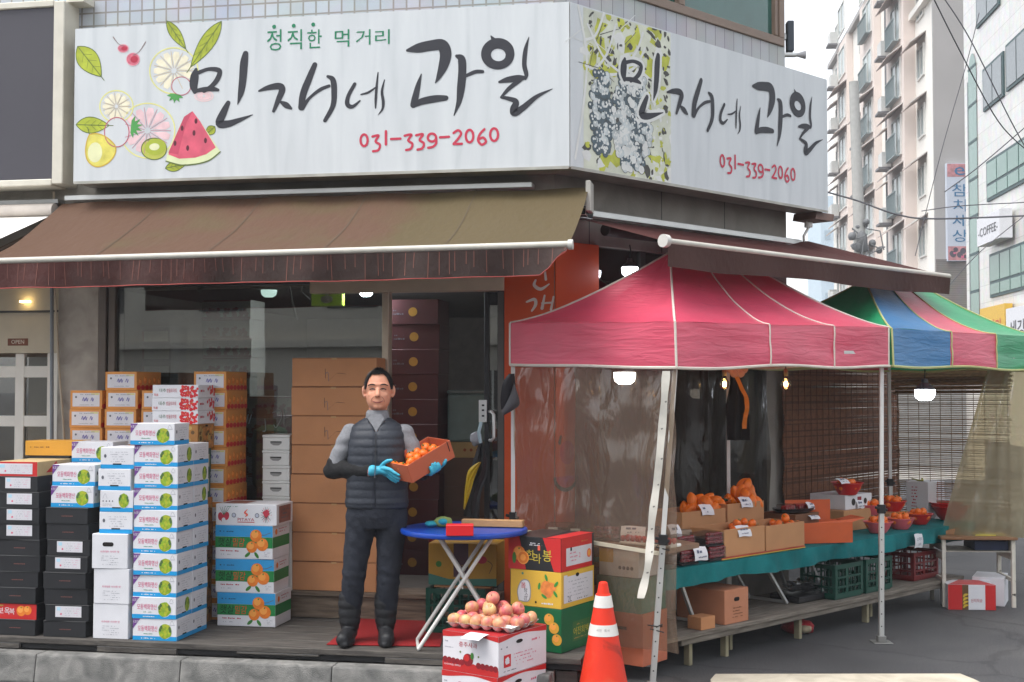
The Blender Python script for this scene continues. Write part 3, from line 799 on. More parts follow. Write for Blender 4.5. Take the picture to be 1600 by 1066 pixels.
def PZ(pts): return [S1(*Z1(x, y)) for x, y in pts]
K1 = 9.2 / 2000 / 3.2304
def leaf(a, b, wd):
    ax, ay = a; bx, by = b; dx, dy = bx - ax, by - ay; L = math.hypot(dx, dy); nx, ny = -dy / L, dx / L; pr = []
    ts = [0, .12, .3, .5, .7, .88, 1]; ws = [0, .55, .95, 1, .75, .35, 0]
    up = [(ax + dx * t + nx * wd * q, ay + dy * t + ny * wd * q) for t, q in zip(ts, ws)]; dn = [(ax + dx * t - nx * wd * q, ay + dy * t - ny * wd * q) for t, q in zip(ts, ws)][::-1]
    s1.poly(frS, PZ(up + dn[1:-1]), leafc, .0008)
    s1.stroke(frS, [s1pt(Z1, (x, y, 4)) for x, y in up + dn], leafd, .0015, n=2)
    s1.stroke(frS, [s1pt(Z1, (ax, ay, 4)), s1pt(Z1, (bx + dx * .12, by + dy * .12, 4))], leafd, .0016)
    for t in (.25, .45, .65):
        for sg in (1, -1): s1.stroke(frS, [s1pt(Z1, (ax + dx * t, ay + dy * t, 2)), s1pt(Z1, (ax + dx * (t + .15) + sg * nx * wd * .6, ay + dy * (t + .15) + sg * ny * wd * .6, 2))], leafd, .0016)
def citrus(cx, cy, rx, ry, rind, flesh, line, nseg=11):
    s1.stroke(frS, [s1pt(Z1, (cx + rx * math.cos(t), cy + ry * math.sin(t), 7)) for t in [2 * math.pi * k / 20 for k in range(20)]], rind, .0008, closed=True)
    for k in range(nseg):
        a = 2 * math.pi * (k + .5) / nseg; r0, r1 = .18, .84; h = math.pi / nseg * .8
        P = lambda r, t: (cx + rx * r * math.cos(t), cy + ry * r * math.sin(t))
        s1.poly(frS, PZ([P(r0, a), P(r1 * .8, a + h), P(r1, a + h * .5), P(r1, a - h * .5), P(r1 * .8, a - h)]), flesh, .0008)
        b = 2 * math.pi * k / nseg; s1.stroke(frS, [s1pt(Z1, P(.12, b) + (3,)), s1pt(Z1, P(.85, b) + (3,))], line, .0013)
    s1.disc(frS, *S1(*Z1(cx, cy)), rx * .12 * K1, sign_white, .0016)
citrus(878, 358, 122, 116, citr, citp, M('citrus_line', '#c9b48c', .6))
citrus(588, 538, 84, 80, citr, citp, M('citrus_line'))
citrus(745, 660, 138, 138, citr, pinkf, pinkd)
citrus(1030, 485, 46, 26, M('pale_pink', '#e3c9c9', .6), pinkf, M('pale_pink'))
leaf((392, 235), (512, 388), 52); leaf((842, 106), (938, 248), 26); leaf((1118, 108), (962, 340), 36); leaf((384, 630), (552, 634), 40); leaf((1085, 640), (1040, 680), 22); leaf((835, 850), (940, 828), 24)
def outline(pts, mat, wd=5, fill=None, closed=True):
    if fill: s1.poly(frS, PZ(catmull([p for p in pts] + [pts[0]], 5)[:-1]), fill, .001)
    s1.stroke(frS, [s1pt(Z1, p + (wd,)) for p in pts], mat, .0017, closed=closed)
circ = lambda cx, cy, rx, ry, n=14: [(cx + rx * math.cos(2 * math.pi * k / n), cy + ry * math.sin(2 * math.pi * k / n)) for k in range(n)]
outline(circ(590, 668, 62, 74), peach_l, 5, sign_white)
outline(circ(915, 435, 48, 46), peach_l, 4, sign_white)
for cx, cy, n, r0 in ((662, 640, 6, 60), (885, 478, 5, 44)):
    for k in range(n):
        t = -1.2 + k * 2.6 / (n - 1) + (0 if n == 6 else 1.6)
        x, y = cx + r0 * math.cos(t), cy + r0 * math.sin(t); s1.poly(frS, PZ([(cx, cy - 5), (cx + (x - cx) * .5 + 9 * math.sin(t), cy + (y - cy) * .5 - 9 * math.cos(t)), (x, y), (cx + (x - cx) * .5 - 9 * math.sin(t), cy + (y - cy) * .5 + 9 * math.cos(t))]), lgreen, .0018)
outline([(452, 680), (490, 675), (540, 695), (583, 740), (575, 790), (535, 830), (485, 842), (445, 815), (432, 765), (440, 710)], pear_d, 6, pear_c)
s1.disc(frS, *S1(*Z1(480, 770)), 40 * K1, M('pear_pale', '#dedfb0', .6, .1), .0014, 52 * K1)
s1.stroke(frS, [s1pt(Z1, (452, 680, 5)), s1pt(Z1, (443, 645, 4))], leafd, .0016)
outline(circ(778, 752, 64, 54), leafd, 5, kiwi_g); s1.disc(frS, *S1(*Z1(785, 742)), 58 * K1, M('kiwi_bright', '#a7b43a', .6), .0018, 42 * K1); s1.disc(frS, *S1(*Z1(780, 742)), 28 * K1, kiwi_l, .0022, 18 * K1)
s1.poly(frS, PZ([(972, 562), (1010, 612), (1112, 765), (1060, 806), (1000, 825), (915, 832), (838, 812), (848, 765), (930, 590)]), wm_g, .0018)
s1.poly(frS, PZ([(972, 562), (1010, 612), (1090, 745), (1040, 780), (985, 797), (905, 802), (850, 780), (930, 590)]), wm_r, .0022)
s1.poly(frS, PZ([(972, 562), (940, 625), (900, 780), (850, 772), (930, 590)]), M('watermelon_shade', '#c04a62', .6, .15), .0026)
s1.stroke(frS, [s1pt(Z1, p) for p in ((1112, 767, 6), (1060, 808, 6), (1000, 827, 6), (915, 834, 6), (838, 814, 6))], leafd, .0023)
for x, y in ((990, 612), (920, 648), (980, 672), (884, 724), (1038, 710), (948, 748)): s1.disc(frS, *S1(*Z1(x, y)), 8 * K1, seedc, .003, 14 * K1)
for x, y, rx, ry, sx, sy in ((622, 245, 27, 20, 572, 188), (672, 300, 33, 32, 735, 213)):
    outline(circ(x, y, rx, ry), M('cherry_pale', '#d9a0aa', .6), 4, M('cherry_pink', '#d06a7c', .6, .3, scale=30)); s1.disc(frS, *S1(*Z1(x + 6, y)), rx * .62 * K1, cher, .0022, ry * .55 * K1)
    s1.stroke(frS, [s1pt(Z1, (x, y - ry * .6, 3)), s1pt(Z1, ((x + sx) / 2, (y + sy) / 2 + 4, 3)), s1pt(Z1, (sx, sy, 6))], M('stem_brown', '#8a7a78', .6), .0022)
sg1 = put('signboard', s1, None, F1, center=True)
tag(sg1, 'long white signboard with black brush lettering, red phone number and painted fruit slices', 'signboard')
# second signboard: grape picture on the left part, the same lettering
gp0, gp1 = cft.x + .03, S2(1048, 150)[0]; GW, GH = gp1 - gp0, SZ1 - SZ0 - .02
gy, gd, gw, gk, gdk = M('vine_lime', '#b9bd4a', .6, .3, scale=10), M('vine_dark', '#4b4a45', .6, .3, scale=20), M('vine_white', '#d9dad6', .6), M('grape_pale', '#bfc6c6', .6, .3, scale=14), M('grape_dark', '#54636b', .6, .3, scale=14)
gb = M('vine_ground', '#cfd2c0', .6, .2, scale=6)
s2.rect(frS, gp0 + GW * .1, SZ0 + .01, gp1, SZ1 - .01, gb, .0005)
rg = random.Random(11)
G = lambda u, v: (gp0 + u * GW, SZ0 + .01 + v * GH)
def blob(u, v, r, mat, off, el=1.0):
    cx, cy = G(u, v); n = rg.randint(6, 10); a0 = rg.random() * 6; rot = rg.random() * 3
    pts = []
    for k in range(n):
        t = a0 + 2 * math.pi * k / n; rr = r * rg.uniform(.5, 1.25); x, y = rr * math.cos(t), rr * math.sin(t) * el
        pts.append((min(max(cx + x * math.cos(rot) - y * math.sin(rot), gp0), gp1), min(max(cy + x * math.sin(rot) + y * math.cos(rot), SZ0 + .01), SZ1 - .01)))
    s2.poly(frS, pts, mat, off)
for _ in range(95):
    v = rg.choice((rg.uniform(.45, 1), rg.uniform(.5, 1), rg.uniform(0, .16), rg.uniform(0, 1)))
    u = rg.uniform(.12, 1) if v > .2 else rg.uniform(.02, 1)
    blob(u, v, rg.uniform(.02, .085), gy if rg.random() < .62 else rg.choice((gw, gd, gw)), .0008 + .0003 * rg.random(), rg.uniform(.35, 1))
blob(.27, .78, .13, gy, .0013, .5); blob(.6, .72, .10, gy, .0013, .5)
for _ in range(90): blob(rg.uniform(.15, 1), rg.uniform(.5, 1), rg.uniform(.008, .04), gd, .0014, rg.uniform(.3, .9))
for _ in range(60): blob(rg.uniform(.75, 1), rg.uniform(.0, .6), rg.uniform(.008, .035), rg.choice((gd, gy, gw)), .0014, rg.uniform(.3, .9))
for pts in ([(.05, 1), (.13, .7), (.1, .4), (.02, .05)], [(.12, .64), (.35, .62), (.6, .7), (.72, .85)], [(.45, .66), (.62, .8), (.7, .95)], [(.14, .9), (.3, .72), (.5, .64)], [(.2, .62), (.33, .75), (.42, .95)], [(.3, 1), (.22, .85), (.12, .8)]):
    s2.stroke(frS, [G(*p) + (.02,) for p in pts], gw, .0018)
for _ in range(16):
    u, v = rg.uniform(.1, .6), rg.uniform(.6, .98); s2.stroke(frS, [G(u, v) + (.006,), G(u + rg.uniform(-.2, .2), v + rg.uniform(-.15, .15)) + (.004,)], rg.choice((gd, gw)), .0019)
for cx, cy, sx, sy, n, mats in ((.27, .36, .11, .26, 110, (gdk, gk, gdk)), (.58, .34, .22, .30, 240, (gk, gk, gw, gdk))):
    s2.disc(frS, *G(cx, cy), sx * GW * .85, gdk, .0019, sy * GH * .85, rough=.12, seg=30)
    for _ in range(n):
        v = rg.uniform(-1, 1); u = rg.uniform(-1, 1) * (1 - .45 * max(0, -v)) * (1 - .4 * max(0, v))
        x, y = G(min(cx + u * sx, .97), cy + v * sy); rr = rg.uniform(.024, .033); mt = rg.choice(mats)
        s2.disc(frS, x, y, rr * 1.12, gd, .002 + .00035 * rg.random(), seg=10); s2.disc(frS, x, y, rr, mt, .0024 + .0004 * rg.random(), seg=10); s2.disc(frS, x - .005, y + .006, rr * .35, gw, .003, seg=6)
def lin(x, x0, x1, y0, y1): return y0 + (x - x0) * (y1 - y0) / (x1 - x0)
lx0, lx1 = S1(*Z1(955, 420))[0], S1(*Z2(1428, 428))[0]; ly0, ly1 = S1(*Z2(1312, 178))[1], S1(*Z2(1235, 562))[1]
mx0, mx1 = S2(870 + 262 / 2.665, 110)[0], S2(870 + 1107 / 2.665, 217)[0]; my0, my1 = S2(870 + 1056 / 2.665, 402 / 2.665)[1], S2(870 + 1035 / 2.665, 648 / 2.665)[1]
kx = (mx1 - mx0) / (lx1 - lx0)
def map2(p): return (lin(p[0], lx0, lx1, mx0, mx1), lin(p[1], ly0, ly1, my0, my1), p[2] * abs(kx) ** .5)
for st in LG[:5]: s2.stroke(frS, [(x, y, w_ + .045) for x, y, w_ in map(map2, st)], gw, .0035)
for st in LG: s2.stroke(frS, [map2(p) for p in st], ink, .0042)
for st in RG: s2.stroke(frS, [map2(p) for p in st], ink, .0042, closed=True)
px0, px1 = S1(*Z2(500, 675))[0], S1(*Z2(1168, 650))[0]; py0, py1 = S1(*Z2(1145, 618))[1], S1(*Z2(575, 730))[1]
qx0, qx1 = S2(870 + 678 / 2.665, 250)[0], S2(870 + 992 / 2.665, 275)[0]; qy0, qy1 = S2(870 + 975 / 2.665, 702 / 2.665)[1], S2(870 + 720 / 2.665, 725 / 2.665)[1]
kp = (qx1 - qx0) / (px1 - px0)
for st in PG: s2.stroke(frS, [(lin(p[0], px0, px1, qx0, qx1), lin(p[1], py0, py1, qy0, qy1), p[2] * kp) for p in st], red_ink, .0042)
sg2 = put('signboard', s2, None, F2, center=True)
tag(sg2, 'white corner signboard with a grape vine picture, brush lettering and red phone number', 'signboard')
# little fittings beside the second signboard
m = MB(); p = onY(1240, 86, 11.3)
m.tube([p + V((-.12, 0, 0)), p + V((.02, 0, .0))], .022, alu, 10); m.lathe([(.015, 0), (.018, .02), (.036, .08), (.038, .085), (.0, .08)], M('horn_grey', '#b5b5b8', .5), 14)
for i in range(len(m.v) - 70, len(m.v)): x_, y_, z_ = m.v[i]; m.v[i] = (p.x + .02 + z_, p.y + x_, p.z + y_)
tag(put('loudspeaker', m, center=True), 'small grey horn fitting beside the top end of the corner signboard', 'loudspeaker')
m = MB(); p = onY(1234, 58, 11.6); m.box(p.x - .03, p.x + .03, p.y - .05, p.y + .05, p.z - .14, p.z + .14, M('dark_box_grey', '#4a525c', .6)); m.box(p.x - .12, p.x - .03, p.y - .02, p.y + .02, p.z - .03, p.z + .03, alu)
tag(put('utility_box', m, center=True, bevel=.006), 'narrow dark grey box fixed on the building corner beside the upper window', 'box')

# ================================================================ AWNINGS
def awning_mat(name, zt, zb, top, mid, low, red, redx):
    m = bpy.data.materials.new(name); m.use_nodes = True; MATS[name] = m
    n, l = m.node_tree.nodes, m.node_tree.links; p = n["Principled BSDF"]
    tc = n.new("ShaderNodeTexCoord"); sp = n.new("ShaderNodeSeparateXYZ"); l.new(tc.outputs["Object"], sp.inputs[0])
    mp = n.new("ShaderNodeMapping"); mp.inputs["Scale"].default_value = (1.3, .45, .9); mp.inputs["Rotation"].default_value = (0, .5, 0); l.new(tc.outputs["Object"], mp.inputs["Vector"])
    a = n.new("ShaderNodeTexNoise"); a.inputs["Scale"].default_value = 2.2; a.inputs["Detail"].default_value = 9; a.inputs["Distortion"].default_value = .4; a.inputs["Roughness"].default_value = .62; l.new(mp.outputs[0], a.inputs["Vector"])
    mr = n.new("ShaderNodeMapRange"); mr.inputs[1].default_value = zb; mr.inputs[2].default_value = zt; l.new(sp.outputs["Z"], mr.inputs[0])
    ad = n.new("ShaderNodeMath"); ad.operation = 'MULTIPLY_ADD'; ad.inputs[1].default_value = 2.2; l.new(a.outputs["Fac"], ad.inputs[0])
    s_ = n.new("ShaderNodeMath"); s_.operation = 'SUBTRACT'; s_.inputs[1].default_value = 1.1; l.new(mr.outputs[0], s_.inputs[0]); l.new(s_.outputs[0], ad.inputs[2])
    r = ramp(n, [(0.12, low), (0.42, mid), (0.66, top), (1.0, top)]); l.new(ad.outputs[0], r.inputs["Fac"])
    b = n.new("ShaderNodeTexNoise"); b.inputs["Scale"].default_value = 1.3; b.inputs["Detail"].default_value = 7; l.new(tc.outputs["Object"], b.inputs["Vector"])
    m2 = n.new("ShaderNodeMapRange"); m2.inputs[1].default_value = redx[0]; m2.inputs[2].default_value = redx[1]; m2.inputs[3].default_value = .28; m2.inputs[4].default_value = -.12; l.new(sp.outputs["X"], m2.inputs[0])
    a2 = n.new("ShaderNodeMath"); a2.operation = 'ADD'; l.new(b.outputs["Fac"], a2.inputs[0]); l.new(m2.outputs[0], a2.inputs[1])
    r2 = ramp(n, [(0.52, (0, 0, 0)), (0.72, (.55, .55, .55))]); l.new(a2.outputs[0], r2.inputs["Fac"])
    x = n.new("ShaderNodeMix"); x.data_type = 'RGBA'; l.new(r2.outputs[0], x.inputs[0]); l.new(r.outputs[0], x.inputs[6]); x.inputs[7].default_value = hexc(red) + (1,)
    l.new(x.outputs[2], p.inputs["Base Color"]); p.inputs["Roughness"].default_value = .75; p.inputs["Specular IOR Level"].default_value = .3
    c = n.new("ShaderNodeTexNoise"); c.inputs["Scale"].default_value = 14; c.inputs["Detail"].default_value = 5; l.new(mp.outputs[0], c.inputs["Vector"])
    bp = n.new("ShaderNodeBump"); bp.inputs["Strength"].default_value = .5; bp.inputs["Distance"].default_value = .02; l.new(c.outputs["Fac"], bp.inputs["Height"]); l.new(bp.outputs[0], p.inputs["Normal"])
    tr = n.new("ShaderNodeBsdfTranslucent"); l.new(x.outputs[2], tr.inputs["Color"]); ms = n.new("ShaderNodeMixShader"); ms.inputs[0].default_value = .18
    l.new(p.outputs[0], ms.inputs[1]); l.new(tr.outputs[0], ms.inputs[2]); l.new(ms.outputs[0], n["Material Output"].inputs["Surface"])
    return m
aw1 = empty('awning', F1 @ V((-1.8, 0, 3.0)), R1)
tag(aw1, 'faded brown and olive canvas awning with stained drop edge over the shop front', 'awning')
am1 = awning_mat('stained_awning', .30, -.32, '#5b4f36', '#3d3732', '#302c2a', '#613c36', (-1.9, -.6))
vm1 = awning_mat('stained_valance', -.2, -.55, '#3c2e2a', '#342824', '#2c2321', '#5a2a27', (-3.6, -.4))
A0, A1, AB0, AB1 = -3.70, 0.26, 0.12, 1.15
AZ0 = 3.245
def az(a): return 2.705 + 0.035 * (a - A0) / (A1 - A0)
def hn(x, y, s_=1): return noise.noise(V((x * s_, y * s_, 3.7)))
def aw_pt(u, v):
    a = A0 + (A1 - A0) * u; b = AB0 + (AB1 - AB0) * v
    z = AZ0 + (az(a) - AZ0) * v - .055 * math.sin(math.pi * v) * (.8 + .6 * hn(u * 6, v, 1)) + .022 * hn(a * 2.2 + v * 1.6, v * 1.2) * math.sin(math.pi * v) + .006 * math.sin(a * 9 - v * 3) * (1 - v)
    return (a, -b, z)
m = MB(); m.grid(aw_pt, 90, 16, am1); put('canvas', m, aw1, F1)
for k in range(1, 5):
    m = MB(); u = k / 5
    m.add([V(aw_pt(u - .0008, v / 12)) + V((0, 0, .004)) for v in range(13)] + [V(aw_pt(u + .0008, v / 12)) + V((0, 0, .004)) for v in range(13)], [(i, 13 + i, 14 + i, i + 1) for i in range(12)], M('seam_pale', '#54493b', .8)); put('seam', m, aw1, F1)
def sstep(x): x = max(0, min(1, x)); return x * x * (3 - 2 * x)
def val_pt(u, v):
    a = A0 + (A1 - A0) * u; drop = (.165 + .012 * hn(a * 1.5, 5)) * (1 - .85 * sstep((u - .955) / .045))
    wv = .022 * math.sin(a * 7) * v + .016 * math.sin(a * 17 + 1) * v
    return (a, -(AB1 + .012 + wv + .05 * sstep((u - .94) / .06) * v), az(a) - .018 - drop * v)
m = MB(); m.grid(val_pt, 140, 5, vm1); m.tube([V(val_pt(k / 70, 1)) + V((0, 0, -.002)) for k in range(71)], .0035, M('valance_piping', '#a24a44', .8), 5)
for k in range(60):
    u = (k + R.uniform(.1, .9)) / 60; hgt = R.uniform(.5, 1)
    m.add([V(val_pt(u, t)) + V((dx_, -.0025, 0)) for t in (0.02, hgt) for dx_ in (-.0022, .0022)], [(0, 1, 3, 2)], M('crease_pale', '#74493f', .8, .2))
put('valance', m, aw1, F1)
m = MB(); m.tube([(A0, -AB1, az(A0) + .002), (A1, -AB1, az(A1) + .002)], .021, M('bar_white', '#bdb9ae', .45, .1), 12); m.tube([(A1, -AB1, az(A1)), (A1 + .03, -AB1, az(A1))], .032, M('cap_white', '#c9c7c0', .45), 12); put('front_bar', m, aw1, F1)
m = MB(); m.box(A0 + .02, a_at(F1, 832, .1, 3.27), -.13, -.005, 3.262, 3.30, alu); put('cover_strip', m, aw1, F1, bevel=.004)
m = MB(); m.box(A1 - .015, A1 + .02, -.18, -.0, 3.08, 3.29, M('bracket_white', '#b9b6ad', .45)); m.box(A1 - .09, A1 - .02, -.12, -.0, 3.06, 3.11, black); put('bracket', m, aw1, F1, bevel=.004)
for aa in (A0 + .5, A1 - .45):
    m = MB(); m.tube([(aa, -.15, 3.08), (aa + .35, -.62, 2.80), (aa, -AB1 + .02, az(aa) - .025)], .02, M('arm_grey', '#6b645e', .5), 8); put('arm', m, aw1, F1)
# corner awning
aw2 = empty('awning', F2 @ V((1.6, 0, 3.0)), R2)
tag(aw2, 'dark maroon corner awning with white front bar, reaching over the pink canopy tent', 'awning')
am2 = awning_mat('maroon_awning', .2, -.3, '#4d2622', '#43211f', '#3c2220', '#7a3a38', (-1.4, -.9))
vm2 = awning_mat('maroon_valance', -.2, -.4, '#4a312b', '#45302a', '#3e2b27', '#7d4a44', (-1.6, -1.3))
B0, B1 = .10, 1.10
tl0, tr0 = 0.14, a_at(F2, 1262, .1, 3.15); tl1, tr1 = a_at(F2, 1041, 1.1, 2.8), a_at(F2, 1483, 1.1, 2.8)
def aw2_pt(u, v):
    t = (tl0 + (tl1 - tl0) * v) * (1 - u) + (tr0 + (tr1 - tr0) * v) * u; b = B0 + (B1 - B0) * v
    z = 3.06 + .02 * u + (2.795 - 3.06 - .02 * u) * v - .03 * math.sin(math.pi * v) * math.sin(math.pi * u) + .05 * (1 - v) * sstep((u - .9) / .1)
    return (t, -b, z)
m = MB(); m.grid(aw2_pt, 50, 12, am2); put('canvas', m, aw2, F2)
m = MB(); m.grid(lambda u, v: (tl1 + (tr1 - tl1) * u, -(B1 + .012 + .012 * math.sin(u * 30) * v), 2.785 - (.15 + .01 * math.sin(u * 11)) * v), 80, 4, vm2); put('valance', m, aw2, F2)
m = MB(); m.tube([(tl1, -B1, 2.797), (tr1, -B1, 2.797)], .020, M('bar_white'), 12); m.tube([(tl1 - .035, -B1, 2.797), (tl1 + .005, -B1, 2.797)], .042, M('cap_white'), 14); put('front_bar', m, aw2, F2)
m = MB(); m.box(.3, a_at(F2, 1252, .08, 3.11), -.09, -.005, 3.09, 3.135, alu); m.box(.05, .3, -.1, -.003, 3.07, 3.16, black); put('cover_strip', m, aw2, F2, bevel=.004)
m = MB(); m.tube([(.4, -.12, 3.0), (2.6, -.12, 3.0)], .045, M('roll_dark', '#3c3634', .7), 12); put('roller', m, aw2, F2)
m = MB(); te = a_at(F2, 1256, .1, 3.2)
m.tube([(te, -.12, 3.29), (te + .02, -.14, 3.25), (te - .05, -.13, 3.16), (te - .03, -.12, 3.12)], .012, white_paint, 8); m.lathe([(.0, -.02), (.035, -.02), (.035, .02), (0, .02)], white_paint, 12, (te + .01, -.14, 3.26)); put('crank_fitting', m, aw2, F2)
m = MB(); m.hexa([(te - .05, -.25, 3.30), (te + .22, -.25, 3.30), (te + .22, -.02, 3.30), (te - .05, -.02, 3.30), (te - .03, -.25, 3.362), (te + .24, -.25, 3.362), (te + .24, -.02, 3.362), (te - .03, -.02, 3.362)], M('rust_metal', '#7a5f55', .6, .25)); put('bracket', m, aw2, F2)

# ================================================================ CANOPY TENTS
def canopy_mat(name, col, tr=.22):
    m = bpy.data.materials.new(name); m.use_nodes = True; MATS[name] = m
    n, l = m.node_tree.nodes, m.node_tree.links; p = n["Principled BSDF"]
    tc = n.new("ShaderNodeTexCoord"); a = n.new("ShaderNodeTexNoise"); a.inputs["Scale"].default_value = 2.5; a.inputs["Detail"].default_value = 5; l.new(tc.outputs["Object"], a.inputs["Vector"])
    c = hexc(col); r = ramp(n, [(.3, tuple(x * .88 for x in c)), (.7, tuple(min(1, x * 1.08) for x in c))]); l.new(a.outputs["Fac"], r.inputs["Fac"]); l.new(r.outputs[0], p.inputs["Base Color"])
    p.inputs["Roughness"].default_value = .42; p.inputs["Specular IOR Level"].default_value = .55; p.inputs["Coat Weight"].default_value = .9; p.inputs["Coat Roughness"].default_value = .38; p.inputs["Sheen Weight"].default_value = .0; p.inputs["Sheen Roughness"].default_value = .4
    mp = n.new("ShaderNodeMapping"); mp.inputs["Scale"].default_value = (2.5, 2.5, 16); l.new(tc.outputs["Object"], mp.inputs["Vector"])
    b = n.new("ShaderNodeTexNoise"); b.inputs["Scale"].default_value = 1.6; b.inputs["Detail"].default_value = 3; b.inputs["Distortion"].default_value = .8; l.new(mp.outputs[0], b.inputs["Vector"])
    bp = n.new("ShaderNodeBump"); bp.inputs["Strength"].default_value = .35; bp.inputs["Distance"].default_value = .03; l.new(b.outputs["Fac"], bp.inputs["Height"]); l.new(bp.outputs[0], p.inputs["Normal"])
    t = n.new("ShaderNodeBsdfTranslucent"); l.new(r.outputs[0], t.inputs["Color"]); ms = n.new("ShaderNodeMixShader"); ms.inputs[0].default_value = tr
    l.new(p.outputs[0], ms.inputs[1]); l.new(t.outputs[0], ms.inputs[2]); l.new(ms.outputs[0], n["Material Output"].inputs["Surface"])
    return m
pink = canopy_mat('canopy_pink', '#e04e6c'); blue = canopy_mat('canopy_blue', '#1479b6'); green = canopy_mat('canopy_green', '#27a56d')
piping = M('canopy_piping', '#cfc8bd', .6); piping2 = M('canopy_piping_olive', '#b5b77c', .6)
def tent(root, corners, zb, zr, apex, mats, seams, pip, vh=.285, exp=1.35):
    """corners A (left), B (near), Cc (right), D (back); apex = two ridge ends; zb = height of the valance's lower edge at each corner"""
    A, B, Cc, D = [V(c) for c in corners]; P0, P1 = [V(p) for p in apex]
    sides = [(A, B, P0, P0, 0, 1), (B, Cc, P0, P1, 1, 2), (Cc, D, P1, P1, 2, 3), (D, A, P1, P0, 3, 0)]
    can = MB(); pp_ = MB()
    def roof(side, u, v):
        P, Q, p, q, i, j = sides[side]
        e0 = V((P.x, P.y, zb[i] + vh)); e1 = V((Q.x, Q.y, zb[j] + vh)); e = e0.lerp(e1, u)
        t = V((p.x, p.y, zr)).lerp(V((q.x, q.y, zr)), u); s_ = e.lerp(t, v)
        s_.z = e.z + (t.z - e.z) * v ** exp - .035 * math.sin(math.pi * u) * math.sin(math.pi * v) + .006 * hn(u * 7, v * 5 + side)
        return s_
    def val(side, u, v):
        P, Q, p, q, i, j = sides[side]; e0 = V((P.x, P.y, zb[i] + vh)); e1 = V((Q.x, Q.y, zb[j] + vh)); e = e0.lerp(e1, u)
        nrm = V((Q.y - P.y, P.x - Q.x, 0)).normalized()
        ed = math.sin(math.pi * u) ** .6
        e += nrm * (.012 * math.sin(u * 11 + side * 2) * v + .010 * hn(u * 4 + side, v * 9) * ed); e.z -= (vh + .012 * math.sin(u * math.pi * 3 + .5) * (ed if side else .2)) * v
        return e
    for sd in range(4):
        can.grid(lambda u, v: roof(sd, u, v), 36, 14, mats[sd][0], True, (lambda u, v: mats[sd][1](u)) if mats[sd][1] else None)
        can.grid(lambda u, v: val(sd, u, 1 - v), 48, 6, mats[sd][0], True, (lambda u, v: mats[sd][1](u)) if mats[sd][1] else None)
        pp_.tube([val(sd, k / 30, 1) for k in range(31)], .010, pip, 6)
        pp_.tube([roof(sd, 0, k / 14) for k in range(15)] if sd else [roof(0, 0, k / 14) for k in range(15)], .008, pip, 6)
        pp_.tube([val(sd, 0, k / 5) for k in range(6)], .008, pip, 6)
    for u in seams:
        pp_.tube([roof(1, u, k / 14) + V((0, 0, .003)) for k in range(15)], .006, pip, 6); pp_.tube([val(1, u, k / 5) + V((.003, -.004, 0)) for k in range(6)], .006, pip, 6)
    c = put('canopy', can, root, weld=True, angle=50); put('piping', pp_, c)
    fr = MB()
    for i, j in ((0, 1), (1, 2), (2, 3), (3, 0)):
        a, b = (A, B, Cc, D)[i], (A, B, Cc, D)[j]; cc = (A + B + Cc + D) / 4
        a_, b_ = a.lerp(cc, .03), b.lerp(cc, .03); h = zb[i] + .10; h2 = zb[j] + .10
        fr.bar((a_.x, a_.y, h), (b_.x, b_.y, h2 - .0), .016, .022, alu); md = a_.lerp(b_, .5)
        fr.bar((a_.x, a_.y, h + .1), (md.x, md.y, h - .06), .012, .02, alu); fr.bar((md.x, md.y, h - .06), (b_.x, b_.y, h2 + .1), .012, .02, alu)
    put('truss', fr, root)
def leg(root, base, top, split, foot=True):
    b, t = V(base), V(top); m = MB(); k = (split - b.z) / (t.z - b.z); md = b.lerp(t, k)
    m.bar(b + V((0, 0, .004)), md, .036, .036, alu, (0, 1, 0))
    d = (t - b).normalized()
    l_ = put('leg', m, root, center=True, bevel=.003)
    m = MB(); m.bar(md, t, .028, .028, M('leg_white', '#d6d5d2', .4, .05), (0, 1, 0)); put('inner_post', m, l_, bevel=.002)
    m = MB(); m.bar(md - d * .035, md + d * .03, .052, .052, black, (0, 1, 0)); m.bar(md + V((-.05, -.01, .01)), md + V((.04, -.02, -.01)), .012, .02, black); put('collar', m, l_, bevel=.004)
    if foot:
        m = MB(); m.box(b.x - .07, b.x + .07, b.y - .07, b.y + .07, .002, .007, metal); m.box(b.x - .03, b.x + .03, b.y - .03, b.y + .03, .008, .05, metal); put('foot', m, l_, bevel=.002)
        m = MB()
        for k2 in range(9):
            q = b + d * (.12 + k2 * .09); m.tube([q + V((-.003, -.0195, 0)), q + V((-.003, -.0185, 0))], .005, black, 8)
        put('adjustment_holes', m, l_)
    return l_
TA = onY(797, 570, 8.72); TB = onY(1055, 575, 7.93); TC = onY(1389, 572, 9.45); TD = TA + TC - TB
ap0, ap1 = onY(1047, 400, 8.80), onY(1160, 400, 9.36)
t1 = empty('canopy_tent', (TB.x, TB.y + .5, 0)); tag(t1, 'pink canopy tent with white piping, nearest the traffic cone', 'tent', )
tent(t1, (TA, TB, TC, TD), (TA.z, TB.z, TC.z, TC.z), 2.80, (ap0, ap1), [(pink, None)] * 4, (.40, .71), piping)
Lb1 = onZ(1019, 1078, 0); leg(t1, Lb1, (TB.x + .02, TB.y + .07, TB.z + .14), z_at(843, Lb1.y))
Lb2 = onZ(1377, 1004, 0); leg(t1, Lb2, (TC.x - .045, TC.y + .03, TC.z + .14), z_at(795, Lb2.y))
leg(t1, (TA.x + .02, TA.y + .05, DZ + .01), (TA.x + .02, TA.y + .03, TA.z + .2), z_at(808, TA.y), False)
leg(t1, (TD.x - .05, TD.y - .1, 0.0), (TD.x - .05, TD.y - .1, TD.z + .2), 0.9, False)
u2 = (TC - TB).normalized(); u2.z = 0
TE = onY(1630, 578, 10.95); TFv = TE + (TD - TC) * 1.05
bp0, bp1 = onY(1352, 445, 10.35), onY(1438, 445, 10.95)
